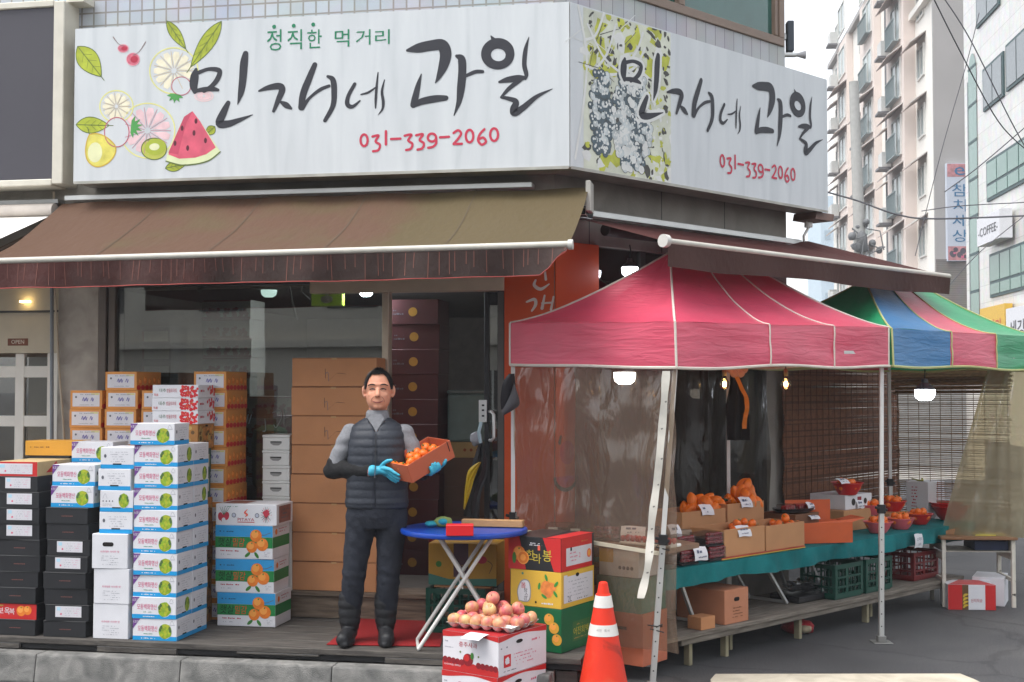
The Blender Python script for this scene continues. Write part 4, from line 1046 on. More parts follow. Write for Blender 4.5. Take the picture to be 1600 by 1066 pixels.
e1_, e2_ = (.842 / 2.33), (1.535 / 2.33)
def stripe(u): return blue if u < e1_ else pink if u < e2_ else green
t2 = empty('canopy_tent', (TE.x - .8, TE.y, 0)); tag(t2, 'striped green, blue and pink canopy tent behind the plain pink tent', 'tent')
tent(t2, (TD + V((.03, .02, 0)), TC + V((.03, .02, 0)), TE, TFv), (TC.z, TC.z - .002, TE.z, TE.z), 2.74, (bp0, bp1), [(green, None), (blue, stripe), (green, None), (pink, None)], (e1_, e2_), piping2, vh=.28)
leg(t2, (TE.x - .02, TE.y, 0), (TE.x - .02, TE.y, TE.z + .2), 1.0)
leg(t2, (TFv.x, TFv.y, 0), (TFv.x, TFv.y, TFv.z + .2), 1.0)

# clear plastic side sheets
def film(root_name, label, fn, nu, nv, mat, group=None):
    m = MB(); m.grid(fn, nu, nv, mat); o = put(root_name, m, center=True, angle=180); tag(o, label, 'plastic sheet', group); return o
film1 = film_mat('clear_film', '#cfc6b8', '#c9ae98', .25, 4.5, rough=.10, bump=.8, fk=.05)
film2 = film_mat('grey_film', '#8b857c', '#5f584f', .26, 3.5, rough=.12, bump=.7, fk=.022)
film3 = film_mat('yellowed_film', '#d1c6a6', '#cfc4a4', .38, 4.0, bump=.6, fk=.05)
nrmAB = V((TB.y - TA.y, TA.x - TB.x, 0)).normalized()
def fA(u, v):
    p = TA.lerp(TB, .02 + .97 * u); z = TA.z - .0 - (TA.z - .22) * v
    w_ = .02 * math.sin(u * 19 + 3 * math.sin(v * 3)) * (1 - .4 * v) + .03 * hn(u * 5, v * 4) + .025 * hn(u * 2 + 4, v * 9)
    q = p + nrmAB * (-.03 + w_); return V((q.x + .05 * v * (u - .9) * 0, q.y, z))
film('plastic_sheet', 'clear wrinkled plastic sheet hanging between the glass door and the front tent leg', fA, 60, 60, film1)
# rolled hem strip with scribbles
m = MB(); path = [onY(1041, 580, 7.93), onY(1036, 650, 7.93), onY(1028, 740, 7.92), onY(1019, 810, 7.9), onY(1013, 880, 7.85), onY(1001, 935, 7.8)]
q = catmull([tuple(p) for p in path], 8); hm = M('hem_white', '#c9c5bb', .5, .15)
wd = [.046 + .004 * math.sin(i * .9) for i in range(len(q))]
m.add([V(p) + V((-w_ / 2, .012 * math.sin(i * .7), 0)) for i, (p, w_) in enumerate(zip(q, wd))] + [V(p) + V((w_ / 2, -.012 * math.sin(i * .7), 0)) for i, (p, w_) in enumerate(zip(q, wd))] + [V(p) + V((0, .02, 0)) for p in q],
      [(i, len(q) + i, len(q) + i + 1, i + 1) for i in range(len(q) - 1)] + [(len(q) + i, 2 * len(q) + i, 2 * len(q) + i + 1, len(q) + i + 1) for i in range(len(q) - 1)], hm, True)
for i in range(6, len(q) - 3, 4):
    p = V(q[i]) + V((R.uniform(-.008, .01), -.016, 0)); s_ = R.uniform(.006, .014)
    m.add([p, p + V((s_, 0, .004)), p + V((s_ * .8, 0, .012)), p + V((-.002, 0, .009))], [(0, 1, 2, 3)], M('marker_grey', '#6b6864', .7))
tag(put('plastic_strip', m, center=True), 'long white hem strip with marker scribbles tied beside the front tent leg', 'strip')
for py in (853, 982):
    m = MB(); p = Lb1.lerp(V((TB.x + .02, TB.y + .07, TB.z + .14)), (z_at(py, 7.9)) / (TB.z + .14)); m.tube([p + V((-.06, -.03, .01)), p + V((0, -.032, .0)), p + V((.03, -.02, .012)), p + V((.035, .02, -.01)), p + V((-.02, .03, 0)), p + V((-.04, .0, -.02)), p + V((.04, -.035, -.035))], .004, black, 6)
    tag(put('tie_cord', m, center=True), f'black cord knotted round the front tent leg, {"upper" if py == 853 else "lower"} of two', 'cord', 'cords on the front tent leg')
def fB(u, v):
    t = .1 + 2.35 * u; z = 2.02 - 1.55 * v; w_ = .03 * hn(u * 6, v * 3) + .02 * math.sin(u * 30 + 4 * v) * (1 - .5 * v)
    return F2 @ V((t, -(.09 + w_), z))
film('plastic_sheet', 'dark greyish plastic sheet hanging against the corner wall behind the fruit table', fB, 70, 40, film2)
bl0 = TFv + V((-.0, 0, 0))
def fC(u, v):
    a = onY(1545 + 10 * v, 590, 11.0); b = onY(1625, 590, 10.7); p = a.lerp(b, u); top = 2.05
    sp_ = 1 + .8 * v
    x = p.x + (u - .6) * .35 * v * 1.2 - .18 * v * (1 - u) ; z = top - 1.45 * v
    w_ = .05 * math.sin(u * 14 + 2 * v) + .04 * hn(u * 5, v * 4)
    return V((x, p.y + w_ + .1 * v, z))
film('plastic_sheet', 'yellowed plastic sheet draped at the right end of the striped tent', fC, 50, 40, film3)

# bamboo blinds
def blind(label, p0, p1, ztop, zbot, roll, n, seed, matname, col):
    r = random.Random(seed); m = MB(); p0, p1 = V(p0), V(p1); d = (p1 - p0); d.z = 0; L = d.length; e = d.normalized(); nn = V((e.y, -e.x, 0))
    bm_ = M(matname, col, .7, .35, scale=25); bm2 = M(matname + '_dark', tuple(x * .55 for x in hexc(col)), .75, .3, scale=25)
    pitch = (ztop - zbot) / n
    for k in range(n):
        z = ztop - (k + .5) * pitch; h = pitch * (r.uniform(1.06, 1.25) if not roll else r.uniform(.25, .62)); off = .01 * math.sin(k * .21) + .0045 * (k % 2); sl_ = .012 * r.uniform(-1, 1)
        a = p0 + nn * off + V((0, 0, z - p0.z)); b = p1 + nn * off + V((0, 0, z - p1.z + sl_)); a.z = z; b.z = z + sl_ * .4
        m.bar(a + e * r.uniform(0, .015), b - e * r.uniform(0, .02), .004, h, bm_ if r.random() < .7 else bm2)
    nst = max(3, int(L / .105))
    for k in range(nst + 1):
        q = p0 + e * (L * (k + .3) / (nst + .6)) + nn * .014; m.tube([(q.x, q.y, ztop), (q.x, q.y, zbot)], .003, bm2, 5)
    if roll:
        for k in range(46):
            t = k * .42; rr = .03 + .0024 * k; c = V((0, 0, ztop - .10)); a = p0 + nn * (.06 + rr * math.cos(t)); b = p1 + nn * (.06 + rr * math.cos(t)); z = ztop - .08 + rr * math.sin(t)
            m.bar((a.x, a.y, z), (b.x, b.y, z + .012), .006, .011, bm_ if k % 3 else bm2)
    o = put('bamboo_blind', m, center=True); tag(o, label, 'blind', 'bamboo blinds behind the fruit table'); return o
b0 = F2 @ V((a_at(F2, 1223, .06, 1.5), -.06, 0)); b1 = F2 @ V((a_at(F2, 1404, -.1, 1.5), .1, 0))
blind('brown unlit bamboo blind hanging straight down behind the heaped orange bowls', b0, b1, 2.04, .60, False, 120, 3, 'bamboo_brown', '#6e4226')
c0_, c1_ = onY(1398, 590, 12.0), onY(1580, 590, 11.35)
blind('backlit bamboo blind with its upper part rolled up, beside the yellowed plastic sheet', c0_, c1_, 2.02, .55, True, 84, 4, 'bamboo_tan', '#8a6a4c')

# ================================================================ LAMPS
ledm = M('led_diffuser', '#ffffff', .4, 0, emit='#eef4ff', estr=9.0); heat = M('lamp_body', '#55565a', .5)
ledm2 = M('led_diffuser_dim', '#dfe9e6', .4, 0, emit='#d5eee9', estr=1.3)
def led(label, p, r, mat, cord):
    root = empty('led_lamp', p); tag(root, label, 'lamp')
    m = MB(); m.lathe([(0, -r * 1.1), (r * .55, -r * 1.08), (r * .9, -r * .8), (r, -r * .4), (r * 1.0, 0), (0, 0.001)], mat, 24, tuple(p)); put('diffuser', m, root)
    m = MB(); m.lathe([(r * .95, 0.002), (r * .8, r * .35), (r * .35, r * .7), (r * .3, r * 1.1), (0, r * 1.12)], heat, 20, tuple(p)); put('lamp_body', m, root)
    m = MB(); m.tube([V(p) + V((0, 0, r * 1.1)), V(p) + V((.01, .01, r * 1.1 + cord * .5)), V(p) + V((0, 0, r * 1.1 + cord))], .005, black, 6); put('cord', m, root)
led('bright white lamp hanging behind the clear plastic sheet under the pink tent', onY(976, 582, 8.75), .075, ledm, .3)
led('bright white lamp hanging in front of the rolled blind under the striped tent', onY(1445, 609, 10.4), .08, ledm, .25)
led('pale greenish lamp hanging inside behind the shop window glass', F1 @ V((a_at(F1, 420, -.5, 2.5), .5, z_at(452, 9.95))), .062, ledm2, .1)
led('half hidden lamp glowing inside the shop beside the metal door post', F1 @ V((a_at(F1, 572, -.6, 2.5), .6, z_at(452, 9.85))), .05, M('led_diffuser_strong', '#ffffff', .4, 0, emit='#eef4ff', estr=300.0), .1)
led('bright lamp half hidden by the left slope of the pink tent', onY(984, 418, 9.35), .06, ledm, .1)
bulbm = M('bulb_glow', '#fff3dc', .3, 0, emit='#ffcf8a', estr=30.0)
bg_ = glass_mat('bulb_glass', '#fff4e0', .8)
for px, lb in ((1132, 'warm clear bulb next to the black apron above the oranges'), (1228, 'warm clear bulb in front of the brown bamboo blind')):
    p = onY(px, 600, 9.6); root = empty('light_bulb', p); tag(root, lb, 'bulb', 'warm bulbs strung under the pink tent')
    m = MB(); m.lathe([(0, -.042), (.025, -.036), (.038, -.012), (.036, .012), (.02, .04), (.014, .06)], bg_, 18, tuple(p)); put('glass_bulb', m, root)
    m = MB(); m.lathe([(0, -.022), (.012, -.018), (.015, .0), (.010, .018), (0, .02)], bulbm, 14, tuple(p)); put('filament', m, root)
    m = MB(); m.lathe([(.016, .06), (.018, .065), (.018, .10), (.01, .115), (0, .115)], M('brass', '#a3854a', .35, metal=.8), 14, tuple(p)); m.tube([p + V((0, 0, .11)), p + V((0, 0, .36))], .004, black, 6); put('socket', m, root)

# ================================================================ TRAFFIC CONE
cone_o = stain_mat('cone_orange', [(.27, '#7d2a1e'), (.38, '#cf3320'), (.6, '#d8351f'), (.8, '#dd5638')], scale=5, rough=.5, bump=.12, bscale=60); cone_w = M('cone_white', '#d6d4cf', .4, .08)
Pc = onZ(943, 1098, 0); ht = z_at(909, Pc.y)
cn = empty('traffic_cone', Pc, 0); tag(cn, 'orange traffic cone with two white reflective bands in front of the tent', 'traffic cone')
def cr(z): return .030 + (.165 - .030) * (1 - z / ht)
m = MB(); m.lathe([(.19, .0), (.19, .03), (.175, .034), (cr(.04), .04), (cr(ht * .9), ht * .9), (cr(ht * .9) - .006, ht * .905), (cr(ht) - .004, ht - .006), (cr(ht) - .012, ht), (0, ht - .004)], cone_o, 40, tuple(Pc)); put('body', m, cn)
for y0, y1 in ((948, 930), (991, 974)):
    z0, z1 = z_at(y0, Pc.y) , z_at(y1, Pc.y); m = MB(); m.lathe([(cr(z0) + .0005, z0), (cr(z0) + .0025, z0), (cr(z1) + .0025, z1), (cr(z1) + .0005, z1)], cone_w, 40, tuple(Pc))
    if y0 == 991:
        rr = cr((z0 + z1) / 2) + .003
        for ch, t in (('사', -2.05), ('진', -1.85), ('회', -1.5), ('사', -1.28)):
            d_ = V((math.cos(t), math.sin(t), 0)); tx = V((-math.sin(t), math.cos(t), 0)); up = (V((0, 0, 1)) - d_ * (-(.135 / ht))).normalized() ; up = (V((0, 0, 1)) - d_ * (.135 / ht)).normalized(); nm = tx.cross(up)
            o_ = Pc + d_ * rr + V((0, 0, (z0 + z1) / 2 - .004)); fr_ = Matrix(((tx.x, up.x, nm.x, o_.x), (tx.y, up.y, nm.y, o_.y), (tx.z, up.z, nm.z, o_.z), (0, 0, 0, 1)))
            m.text(fr_, ch, 0, 0, .016, M('marker_grey'), .001, 'c')
    put('reflective_band', m, cn)
# ================================================================ BOXES
board_w = M('carton_white', '#d6d6da', .55, .05); blu = M('carton_blue', '#1b93cf', .5, .05); purp = M('carton_purple', '#6c3f86', .5, .05)
pinkt = M('print_pink', '#c93a72', .55, 0); greyp = M('print_grey', '#9d9ea6', .6, 0); greyd = M('print_dark_grey', '#5f6068', .6, 0)
grapeg, grapey, graped = M('grape_green', '#8aa82b', .5, .25, scale=40), M('grape_yellow', '#a9b032', .5, .2, scale=40), M('grape_leaf_dark', '#4c6a3a', .5, .2)
hole = M('hole_dark', '#17120f', .9, 0)
kraft = M('kraft_board', '#b67e54', .75, .10, scale=5, bump=.06, bscale=120)
kraft_in = M('kraft_inside', '#9a6b47', .8, .08)
tape = M('packing_tape', '#b28a5c', .3, .05)
frnd = random.Random(5)
def carton(m, w, d, h, mat, seam=True, topm=None):
    m.box(-w / 2, w / 2, -d / 2, d / 2, 0, h, mat)
    if seam:
        fr, rt, lf, tp = boxfr(w, d, h)
        m.rect(tp, .004, d / 2 - .0012, w - .004, d / 2 + .0012, hole if mat in (kraft,) else greyp, .0008)
def grape_disc(m, fr, u, v, r, ry=None):
    ry = ry or r
    m.disc(fr, u, v, r * 1.04, board_w, .0008, ry * 1.04); m.disc(fr, u, v, r, grapeg, .0012, ry, rough=.05)
    for _ in range(26):
        a, q = frnd.random() * 6.28, frnd.random() ** .5 * .8; m.disc(fr, u + r * q * math.cos(a), v + ry * q * math.sin(a), r * .2, frnd.choice((grapey, grapeg, grapey)), .0016 + .0003 * frnd.random(), ry * .2, seg=8)
    for a in (2.4, 2.9, 0.5, .1): m.disc(fr, u + r * .8 * math.cos(a), v + ry * .8 * math.sin(a), r * .2, graped, .0021, ry * .26, seg=8)
def p_grape(var):
    w, d, h = .30, .23, .1375; m = MB(); carton(m, w, d, h, board_w); fr, rt, lf, tp = boxfr(w, d, h)
    for f, L in ((fr, w), (rt, d), (lf, d)): m.rect(f, 0.0005, 0.0005, L - .0005, h * .2, blu, .0006)
    m.poly(fr, [(0.001, h - .001), (.052, h - .001), (.001, h * .52)], purp); m.text(fr, 'K포도', .004, h * .80, .016, board_w, .0016, xs=.8)
    m.text(fr, '모동백화명산', .035, h * .42, .036, pinkt, .0013, w=.135); m.scrib(fr, .07, h * .27, .14, h * .34, M('print_green', '#4f8a72', .6, 0), 1, .6)
    m.scrib(fr, .055, h * .055, .165, h * .15, board_w, 1, .55, .0012); grape_disc(m, fr, .222, h * .44, .044, .047)
    m.stroke(fr, [(.255, h * .76, .002), (.268, h * .93, .002), (.282, h * .76, .002)], greyp); m.scrib(fr, .25, h * .70, .29, h * .76, greyp, 1)
    for f, sg in ((rt, 0), (lf, 1)):
        if var == 0:
            m.disc(f, .032, h * .6, .009, greyd, .001, .012, seg=10); m.scrib(f, .06, h * .3, .20, h * .85, greyp, 5, .32, .001, .5)
            m.rect(f, d / 2 - .03, h * .19, d / 2 + .03, h * .25, hole, .0014)
        else:
            m.stroke(f, [(.02, h * .62, .002), (.035, h * .85, .002), (.05, h * .62, .002)], greyp); 
            for k in range(4): m.disc(f, .022 + .022 * k, h * .5, .004, greyd, .001, .006, seg=8)
            m.scrib(f, .015, h * .28, .10, h * .4, greyp, 2, .4); grape_disc(m, f, .165, h * .53, .036, .047); m.rect(f, d / 2 - .03, h * .17, d / 2 + .03, h * .22, hole, .0014)
    o = put('grape_box', m, bevel=.0025); o['category'] = 'box'; return Proto(o)
PG_ = [p_grape(0), p_grape(1)]
bl_m = M('carton_black', '#202124', .5, .12); stk = M('sticker_white', '#cfcdd2', .55, .05)
def sticker(parent, w, d, h, u0, v0, u1, v1):
    m = MB(); fr = boxfr(w, d, h)[0]; m.add([fr @ V(p) for p in ((u0, v0, .0006), (u1, v0, .0006), (u1, v1, .0006), (u0, v1, .0006), (u0, v0, .0018), (u1, v0, .0018), (u1, v1, .0018), (u0, v1, .0018))], [(4, 5, 6, 7), (0, 1, 5, 4), (1, 2, 6, 5), (2, 3, 7, 6), (3, 0, 4, 7)], stk)
    H = v1 - v0; W = u1 - u0
    m.rect(fr, u0 + .06 * W, v0 + .6 * H, u0 + .2 * W, v0 + .9 * H, M('print_sky', '#a9cfe0', .6, 0), .0024); m.disc(fr, u0 + .22 * W, v0 + .28 * H, .007, M('print_rose', '#d06a80', .6, 0), .0024, seg=8)
    m.scrib(fr, u0 + .35 * W, v0 + .1 * H, u0 + .66 * W, v0 + .9 * H, greyp, 4, .3, .0024, .5); m.scrib(fr, u0 + .68 * W, v0 + .1 * H, u1 - .02 * W, v0 + .9 * H, M('print_rose2', '#cf98b0', .6, 0), 4, .35, .0024, .5)
    return put('label', m, parent)
def p_black(lab):
    w, d, h = .30, .33, .1035; m = MB(); carton(m, w, d, h, bl_m, False); fr, rt, lf, tp = boxfr(w, d, h)
    m.box(-w / 2 - .002, w / 2 + .002, -d / 2 - .002, d / 2 + .002, h * .93, h + .0005, bl_m)
    if not lab: m.scrib(fr, .11, .045, .20, .055, M('print_copper', '#7a4a44', .6, 0), 1, .7, .001)
    m.disc(rt, .16, .05, .012, M('print_copper'), .001, seg=8)
    o = put('black_box', m, bevel=.002); o['category'] = 'box'
    if lab: sticker(o, w, d, h, .07, .025, .25, .095)
    return Proto(o)
PB = [p_black(0), p_black(1)]
redp = M('carton_red', '#bf2626', .5, .06); orangep = M('fruit_orange', '#e07a2a', .5, .15, scale=25); orangel = M('fruit_light', '#f0a04a', .5, .1); leafp = M('leaf_green', '#3d7a34', .6, .15)
def fruit(m, fr, u, v, r, off=.0012, c=None):
    m.disc(fr, u, v, r, c or orangep, off); m.disc(fr, u - r * .2, v + r * .22, r * .6, orangel, off + .0005)
    m.disc(fr, u, v + r * .65, r * .14, leafp, off + .0009, seg=6)
def p_redband():
    w, d, h = .30, .33, .1; m = MB(); carton(m, w, d, h, bl_m, False); fr = boxfr(w, d, h)[0]; m.rect(fr, .001, .001, w - .001, h - .001, redp)
    m.text(fr, '보옥', .02, .03, .045, board_w, .0016); m.text(fr, '복', .105, .03, .04, board_w, .0016)
    fruit(m, fr, .19, .055, .034, .0018); fruit(m, fr, .235, .06, .030, .0016); m.rect(fr, .01, .082, .06, .092, M('gold', '#b08a3a', .4), .0018)
    o = put('red_black_box', m, bevel=.002); o['category'] = 'box'; return Proto(o)
def p_white():
    w, d, h = .245, .30, .2235; m = MB(); carton(m, w, d, h, board_w); fr, rt, lf, tp = boxfr(w, d, h)
    m.text(fr, '사과대추 아삭한 맛', w / 2, h * .46, .014, pinkt, .0012, 'c', w=.13); m.scrib(fr, .06, h * .1, .19, h * .4, greyp, 5, .35, .001, .6)
    m.scrib(rt, .03, h * .3, .12, h * .5, greyp, 3, .4)
    o = put('white_box', m, bevel=.003); o['category'] = 'box'; return o, (w, d, h)
def handhole(parent, w, d, h, u, v, rw, rh):
    m = MB(); fr = boxfr(w, d, h)[0]; n_ = 10
    pts = [(u + (rw - rh) * c + rh * math.cos(t), v + rh * math.sin(t)) for c, ts in ((1, [-math.pi / 2 + math.pi * k / n_ for k in range(n_ + 1)]), (-1, [math.pi / 2 + math.pi * k / n_ for k in range(n_ + 1)])) for t in ts]
    m.poly(fr, pts, hole, .001); return put('hand_hole', m, parent, WM[parent.as_pointer()])
orc = M('carton_orange', '#cf8b45', .55, .08)
blue_pen = M('pen_violet', '#4b3f9a', .6, 0)
def p_orange():
    w, d, h = .243, .36, .132; m = MB(); carton(m, w, d, h, orc, False); fr, rt, lf, tp = boxfr(w, d, h)
    for k in range(5): fruit(m, rt, .05 + .07 * k, .06 + .012 * (k % 2), .026)
    for k in range(6): m.disc(rt, .03 + .06 * k, .02, .03, redp, .0009, .018, seg=10)
    o = put('orange_box', m, bevel=.002); o['category'] = 'box'
    m = MB(); m.rect(fr, .018, .018, w - .018, h - .018, stk, .0012); m.disc(fr, .045, .085, .008, greyd, .0018, seg=8)
    m.scrib(fr, .07, .095, .2, .112, greyp, 1, .5, .0018); m.rect(fr, .16, .1, .22, .112, M('print_lemon', '#cfc88a', .6, 0), .0016)
    for k in range(3):
        x = .10 + .03 * k + frnd.uniform(-.01, .01); m.stroke(fr, [(x - .01, .06, .004), (x, .082, .004), (x + .004, .055, .004), (x + .012, .075, .004)], blue_pen, .002)
    m.scrib(fr, .06, .024, .2, .036, greyp, 1, .5, .0018); put('label', m, o)
    return Proto(o)
PO = p_orange()
tomr = M('tomato_red', '#c8262e', .4, .2, scale=40)
def p_tomato():
    w, d, h = .335, .27, .088; m = MB(); carton(m, w, d, h, board_w); fr, rt, lf, tp = boxfr(w, d, h)
    m.text(fr, '대추', .05, .038, .026, M('print_leaf', '#4a6a4e', .6, 0), .0014); m.text(fr, '방울토마토', .105, .036, .028, M('print_crimson', '#b0283c', .6, 0), .0014, w=.075); m.text(fr, '특품', .012, .012, .016, tomr, .0014)
    for _ in range(40): m.disc(fr, frnd.uniform(.21, .33), frnd.uniform(.008, .08), frnd.uniform(.008, .013), tomr, .001 + .0008 * frnd.random(), seg=9)
    for _ in range(14): m.disc(fr, frnd.uniform(.22, .325), frnd.uniform(.02, .078), .003, frnd.choice((leafp, orangel, board_w)), .002, seg=6)
    for _ in range(14): m.disc(rt, frnd.uniform(.15, .26), frnd.uniform(.01, .08), .012, tomr, .0012 + .0005 * frnd.random(), seg=9)
    m.scrib(rt, .03, .03, .12, .07, M('print_crimson'), 1, .5)
    o = put('tomato_box', m, bevel=.002); o['category'] = 'box'; return Proto(o)
skyb, bandg = M('carton_sky', '#2f93cc', .5, .06), M('carton_green', '#1f7a3e', .5, .06)
def p_mandarin():
    w, d, h = .415, .30, .226; m = MB(); carton(m, w, d, h, board_w); fr, rt, lf, tp = boxfr(w, d, h)
    for f, L in ((fr, w), (rt, d), (lf, d)):
        m.rect(f, .0006, h * .66, L - .0006, h - .0006, skyb if f is fr or f is lf else board_w, .0006); m.rect(f, .0006, h * .33, L - .0006, h * .655, bandg, .0006)
    m.text(fr, '햇살', .018, h * .37, .058, M('print_black_green', '#12241a', .6, 0), .0014, w=.10, shear=.1); m.text(fr, '밀감', .125, h * .37, .056, M('print_orange_red', '#d0502a', .6, 0), .0014, w=.085, shear=.1)
    m.scrib(fr, .02, h * .78, .14, h * .85, M('print_navy', '#1d4a6e', .6, 0), 1, .6, .0012); m.scrib(fr, .02, h * .2, .17, h * .27, M('print_crimson'), 1, .55, .0012); m.scrib(fr, .04, h * .1, .15, h * .16, greyp, 1, .5)
    m.stroke(fr, [(.30, h * .76, .004), (.35, h * .72, .004), (.40, h * .8, .004)], greyd, .0013)
    for x, y, r in ((.295, .70, .042), (.265, .36, .039), (.34, .44, .043)): fruit(m, fr, x, h * y, r, .0016 + .0006 * frnd.random())
    for x, y, rot in ((.235, .13, .7), (.30, .12, 2.2)): m.disc(fr, x, h * y, .024, leafp, .0012, .011, rot=rot)
    m.scrib(fr, .355, h * .08, .395, h * .22, greyp, 3, .5); m.scrib(rt, .1, h * .75, .25, h * .92, M('print_crimson'), 2, .4); m.disc(rt, .06, h * .8, .02, orangep, .0012)
    o = put('mandarin_box', m, bevel=.003); o['category'] = 'box'; return Proto(o)
def p_pitaya():
    w, d, h = .44, .30, .142; m = MB(); carton(m, w, d, h, board_w); fr, rt, lf, tp = boxfr(w, d, h)
    red2 = M('pitaya_red', '#b83648', .5, .15, scale=30)
    m.scrib(fr, .06, h * .84, .19, h * .92, M('print_green'), 1, .6); m.text(fr, 'PITAYA', w / 2, h * .2, .02, M('print_crimson'), .0014, 'c', w=.12); m.rect(fr, w * .36, h * .13, w * .64, h * .16, redp, .0012)
    m.stroke(fr, [(w * .52, h * .75, .004), (w * .48, h * .6, .012), (w * .52, h * .5, .012), (w * .49, h * .42, .006)], M('print_coral', '#e0604a', .5, 0), .0013)
    for x in (.3, .68): m.disc(fr, w * x, h * .47, .016, greyd, .001); m.disc(fr, w * x, h * .47, .012, M('print_silver', '#b0b4c4', .5, 0), .0014)
    for x, y in ((.035, .4), (.055, .32), (.08, .42)): m.disc(fr, x, h * y, .018, red2, .0011 + .0004 * frnd.random(), .028, rot=frnd.uniform(-.4, .4))
    m.disc(fr, .058, h * .22, .014, board_w, .0018, .018)
    for k in range(5): m.stroke(fr, [(.06, h * .45, .004), (.03 + .018 * k, h * .85, .002)], M('print_leaf'), .0012)
    for k in range(18):
        a = k * .35; m.stroke(fr, [(.365, h * .5, .005), (.365 + .04 * math.cos(a), h * .5 + .055 * math.sin(a), .002)], M('print_black_green') if k % 3 else red2, .0012)
    m.disc(fr, .365, h * .58, .024, red2, .0018, rough=.2); m.disc(fr, .395, h * .42, .012, board_w, .002)
    m.rect(rt, .04, h * .1, .26, h * .9, M('carton_brown_print', '#8a5a50', .6, .2, scale=20), .0008); m.scrib(rt, .08, h * .25, .22, h * .8, greyd, 3, .5, .0014)
    m.rect(tp, .03, .05, .2, .25, M('carton_brown_print'), .0012)
    o = put('fruit_box', m, bevel=.003); o['category'] = 'box'; return Proto(o)
def p_kraft(pen, hole_u=.45):
    w, d, h = .62, .36, .204; m = MB(); carton(m, w, d, h, kraft); fr, rt, lf, tp = boxfr(w, d, h)
    m.rect(fr, .003, h - .005, w - .003, h - .002, M('kraft_edge', '#6e4529', .8), .0007); m.rect(fr, .003, .001, w - .003, .003, M('kraft_edge'), .0007); m.rect(fr, w * .47, h * .93, w * .53, h - .001, tape, .0008)
    o = put('cardboard_box', m, bevel=.004, segs=1); o['category'] = 'box'
    if pen:
        m = MB(); px_ = .23 + frnd.uniform(-.01, .05); m.stroke(fr, [(px_, .125, .0035), (px_ + .002, .06, .0035)], M('pen_dark', '#3a2c24', .6, 0), .0012); m.stroke(fr, [(px_, .09, .0035), (px_ + .02, .1, .0035), (px_ + .025, .04, .0035)], greyd, .0012); m.stroke(fr, [(px_ + .025, .042, .001), (px_ + .08, .09, .001), (px_ + .10, .095, .003), (px_ + .15, .09, .002)], M('pen_dark'), .0012); put('pen_mark', m, o)
    else:
        handhole(o, w, d, h, hole_u * w / .62 + .02, h * .72, .032, .0125)
        m = MB(); m.rect(fr, hole_u - .035, .001, hole_u + .075, .006, hole, .0012); put('slot', m, o)
    return Proto(o)
foam = M('foam_white', '#d3d3cf', .7, .05, bump=.1, bscale=200)
def p_foam():
    w, d, h = .20, .30, .108; m = MB()
    m.box(-w / 2, w / 2, -d / 2 + .0, d / 2, 0, h * .82, foam); m.box(-w / 2 - .003, w / 2 + .003, -d / 2 - .003, d / 2 + .003, h * .82, h, foam)
    fr = boxfr(w, d, h)[0]
    o = put('foam_box', m, bevel=.004); o['category'] = 'box'
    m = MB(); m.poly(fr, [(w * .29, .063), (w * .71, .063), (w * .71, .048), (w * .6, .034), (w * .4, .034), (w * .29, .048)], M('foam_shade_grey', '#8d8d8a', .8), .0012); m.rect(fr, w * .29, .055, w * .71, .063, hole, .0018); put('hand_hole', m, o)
    return Proto(o)
# ---- stacking
def box_at(proto, a, b_front, z, d, label, group=None, F=F1, rz=0.0, j=1.0):
    Mw = F @ Matrix.Translation((a + R.uniform(-.004, .004) * j, -b_front + d / 2 + R.uniform(-.006, .006) * j, z)) @ Matrix.Rotation(rz + math.radians(R.uniform(-1.8, 1.8)) * j, 4, 'Z')
    return proto.at(Mw, label, group)
def ac(px0, px1, b, z=1.0): return (a_at(F1, px0, b, z) + a_at(F1, px1, b, z)) / 2
BF = 1.19; e = .0012
# tall grape stack, front and rear columns
GG = 'white and blue grape boxes by the pillar'
a = ac(205.5, 279, BF, .9)
for k in range(10):
    var = 1 if k in (1, 7, 8) else 0
    off = -.028 if k == 9 else R.uniform(-.004, .004)
    box_at(PG_[var], a + off, BF, DZ + .001 + k * (.1375 + e), .23, f'white and blue grape box, {ORD[k]} in the tall front column', GG)
for k in range(9):
    var = 1 if k in (6, 7) else 0
    box_at(PG_[var], a + .004, BF - .236, DZ + .001 + k * (.1375 + e), .23, f'white and blue grape box, {ORD[k]} in the column behind the tall one', GG)
# white plain boxes with four grape boxes turned sideways on them
wb, (ww, wd_, wh) = p_white(); PWp = Proto(wb); handhole_done = False
a2 = ac(145, 203, BF, .6)
for k in range(3):
    o = box_at(PWp, a2 - (.012 if k == 2 else 0), BF, DZ + .001 + k * (wh + e), wd_, ('plain white apple carton at the bottom of its column', 'plain white apple carton in the middle of its column', 'plain white apple carton with an open hand hole, top of the three')[k], 'plain white apple cartons')
handhole(o, ww, wd_, wh, ww * .45, wh * .70, .038, .0135)
zt_ = DZ + .001 + 3 * (wh + e)
for k in range(4):
    var = 1 if k == 1 else 0
    box_at(PG_[var], ac(154, 205, BF, 1.1) - (.01 if k == 2 else 0), BF - .02, zt_ + k * (.1375 + e), .30, f'grape box turned end on, {ORD[k]} of four above the white cartons', GG, rz=-math.pi / 2 if False else math.pi / 2 * -1)
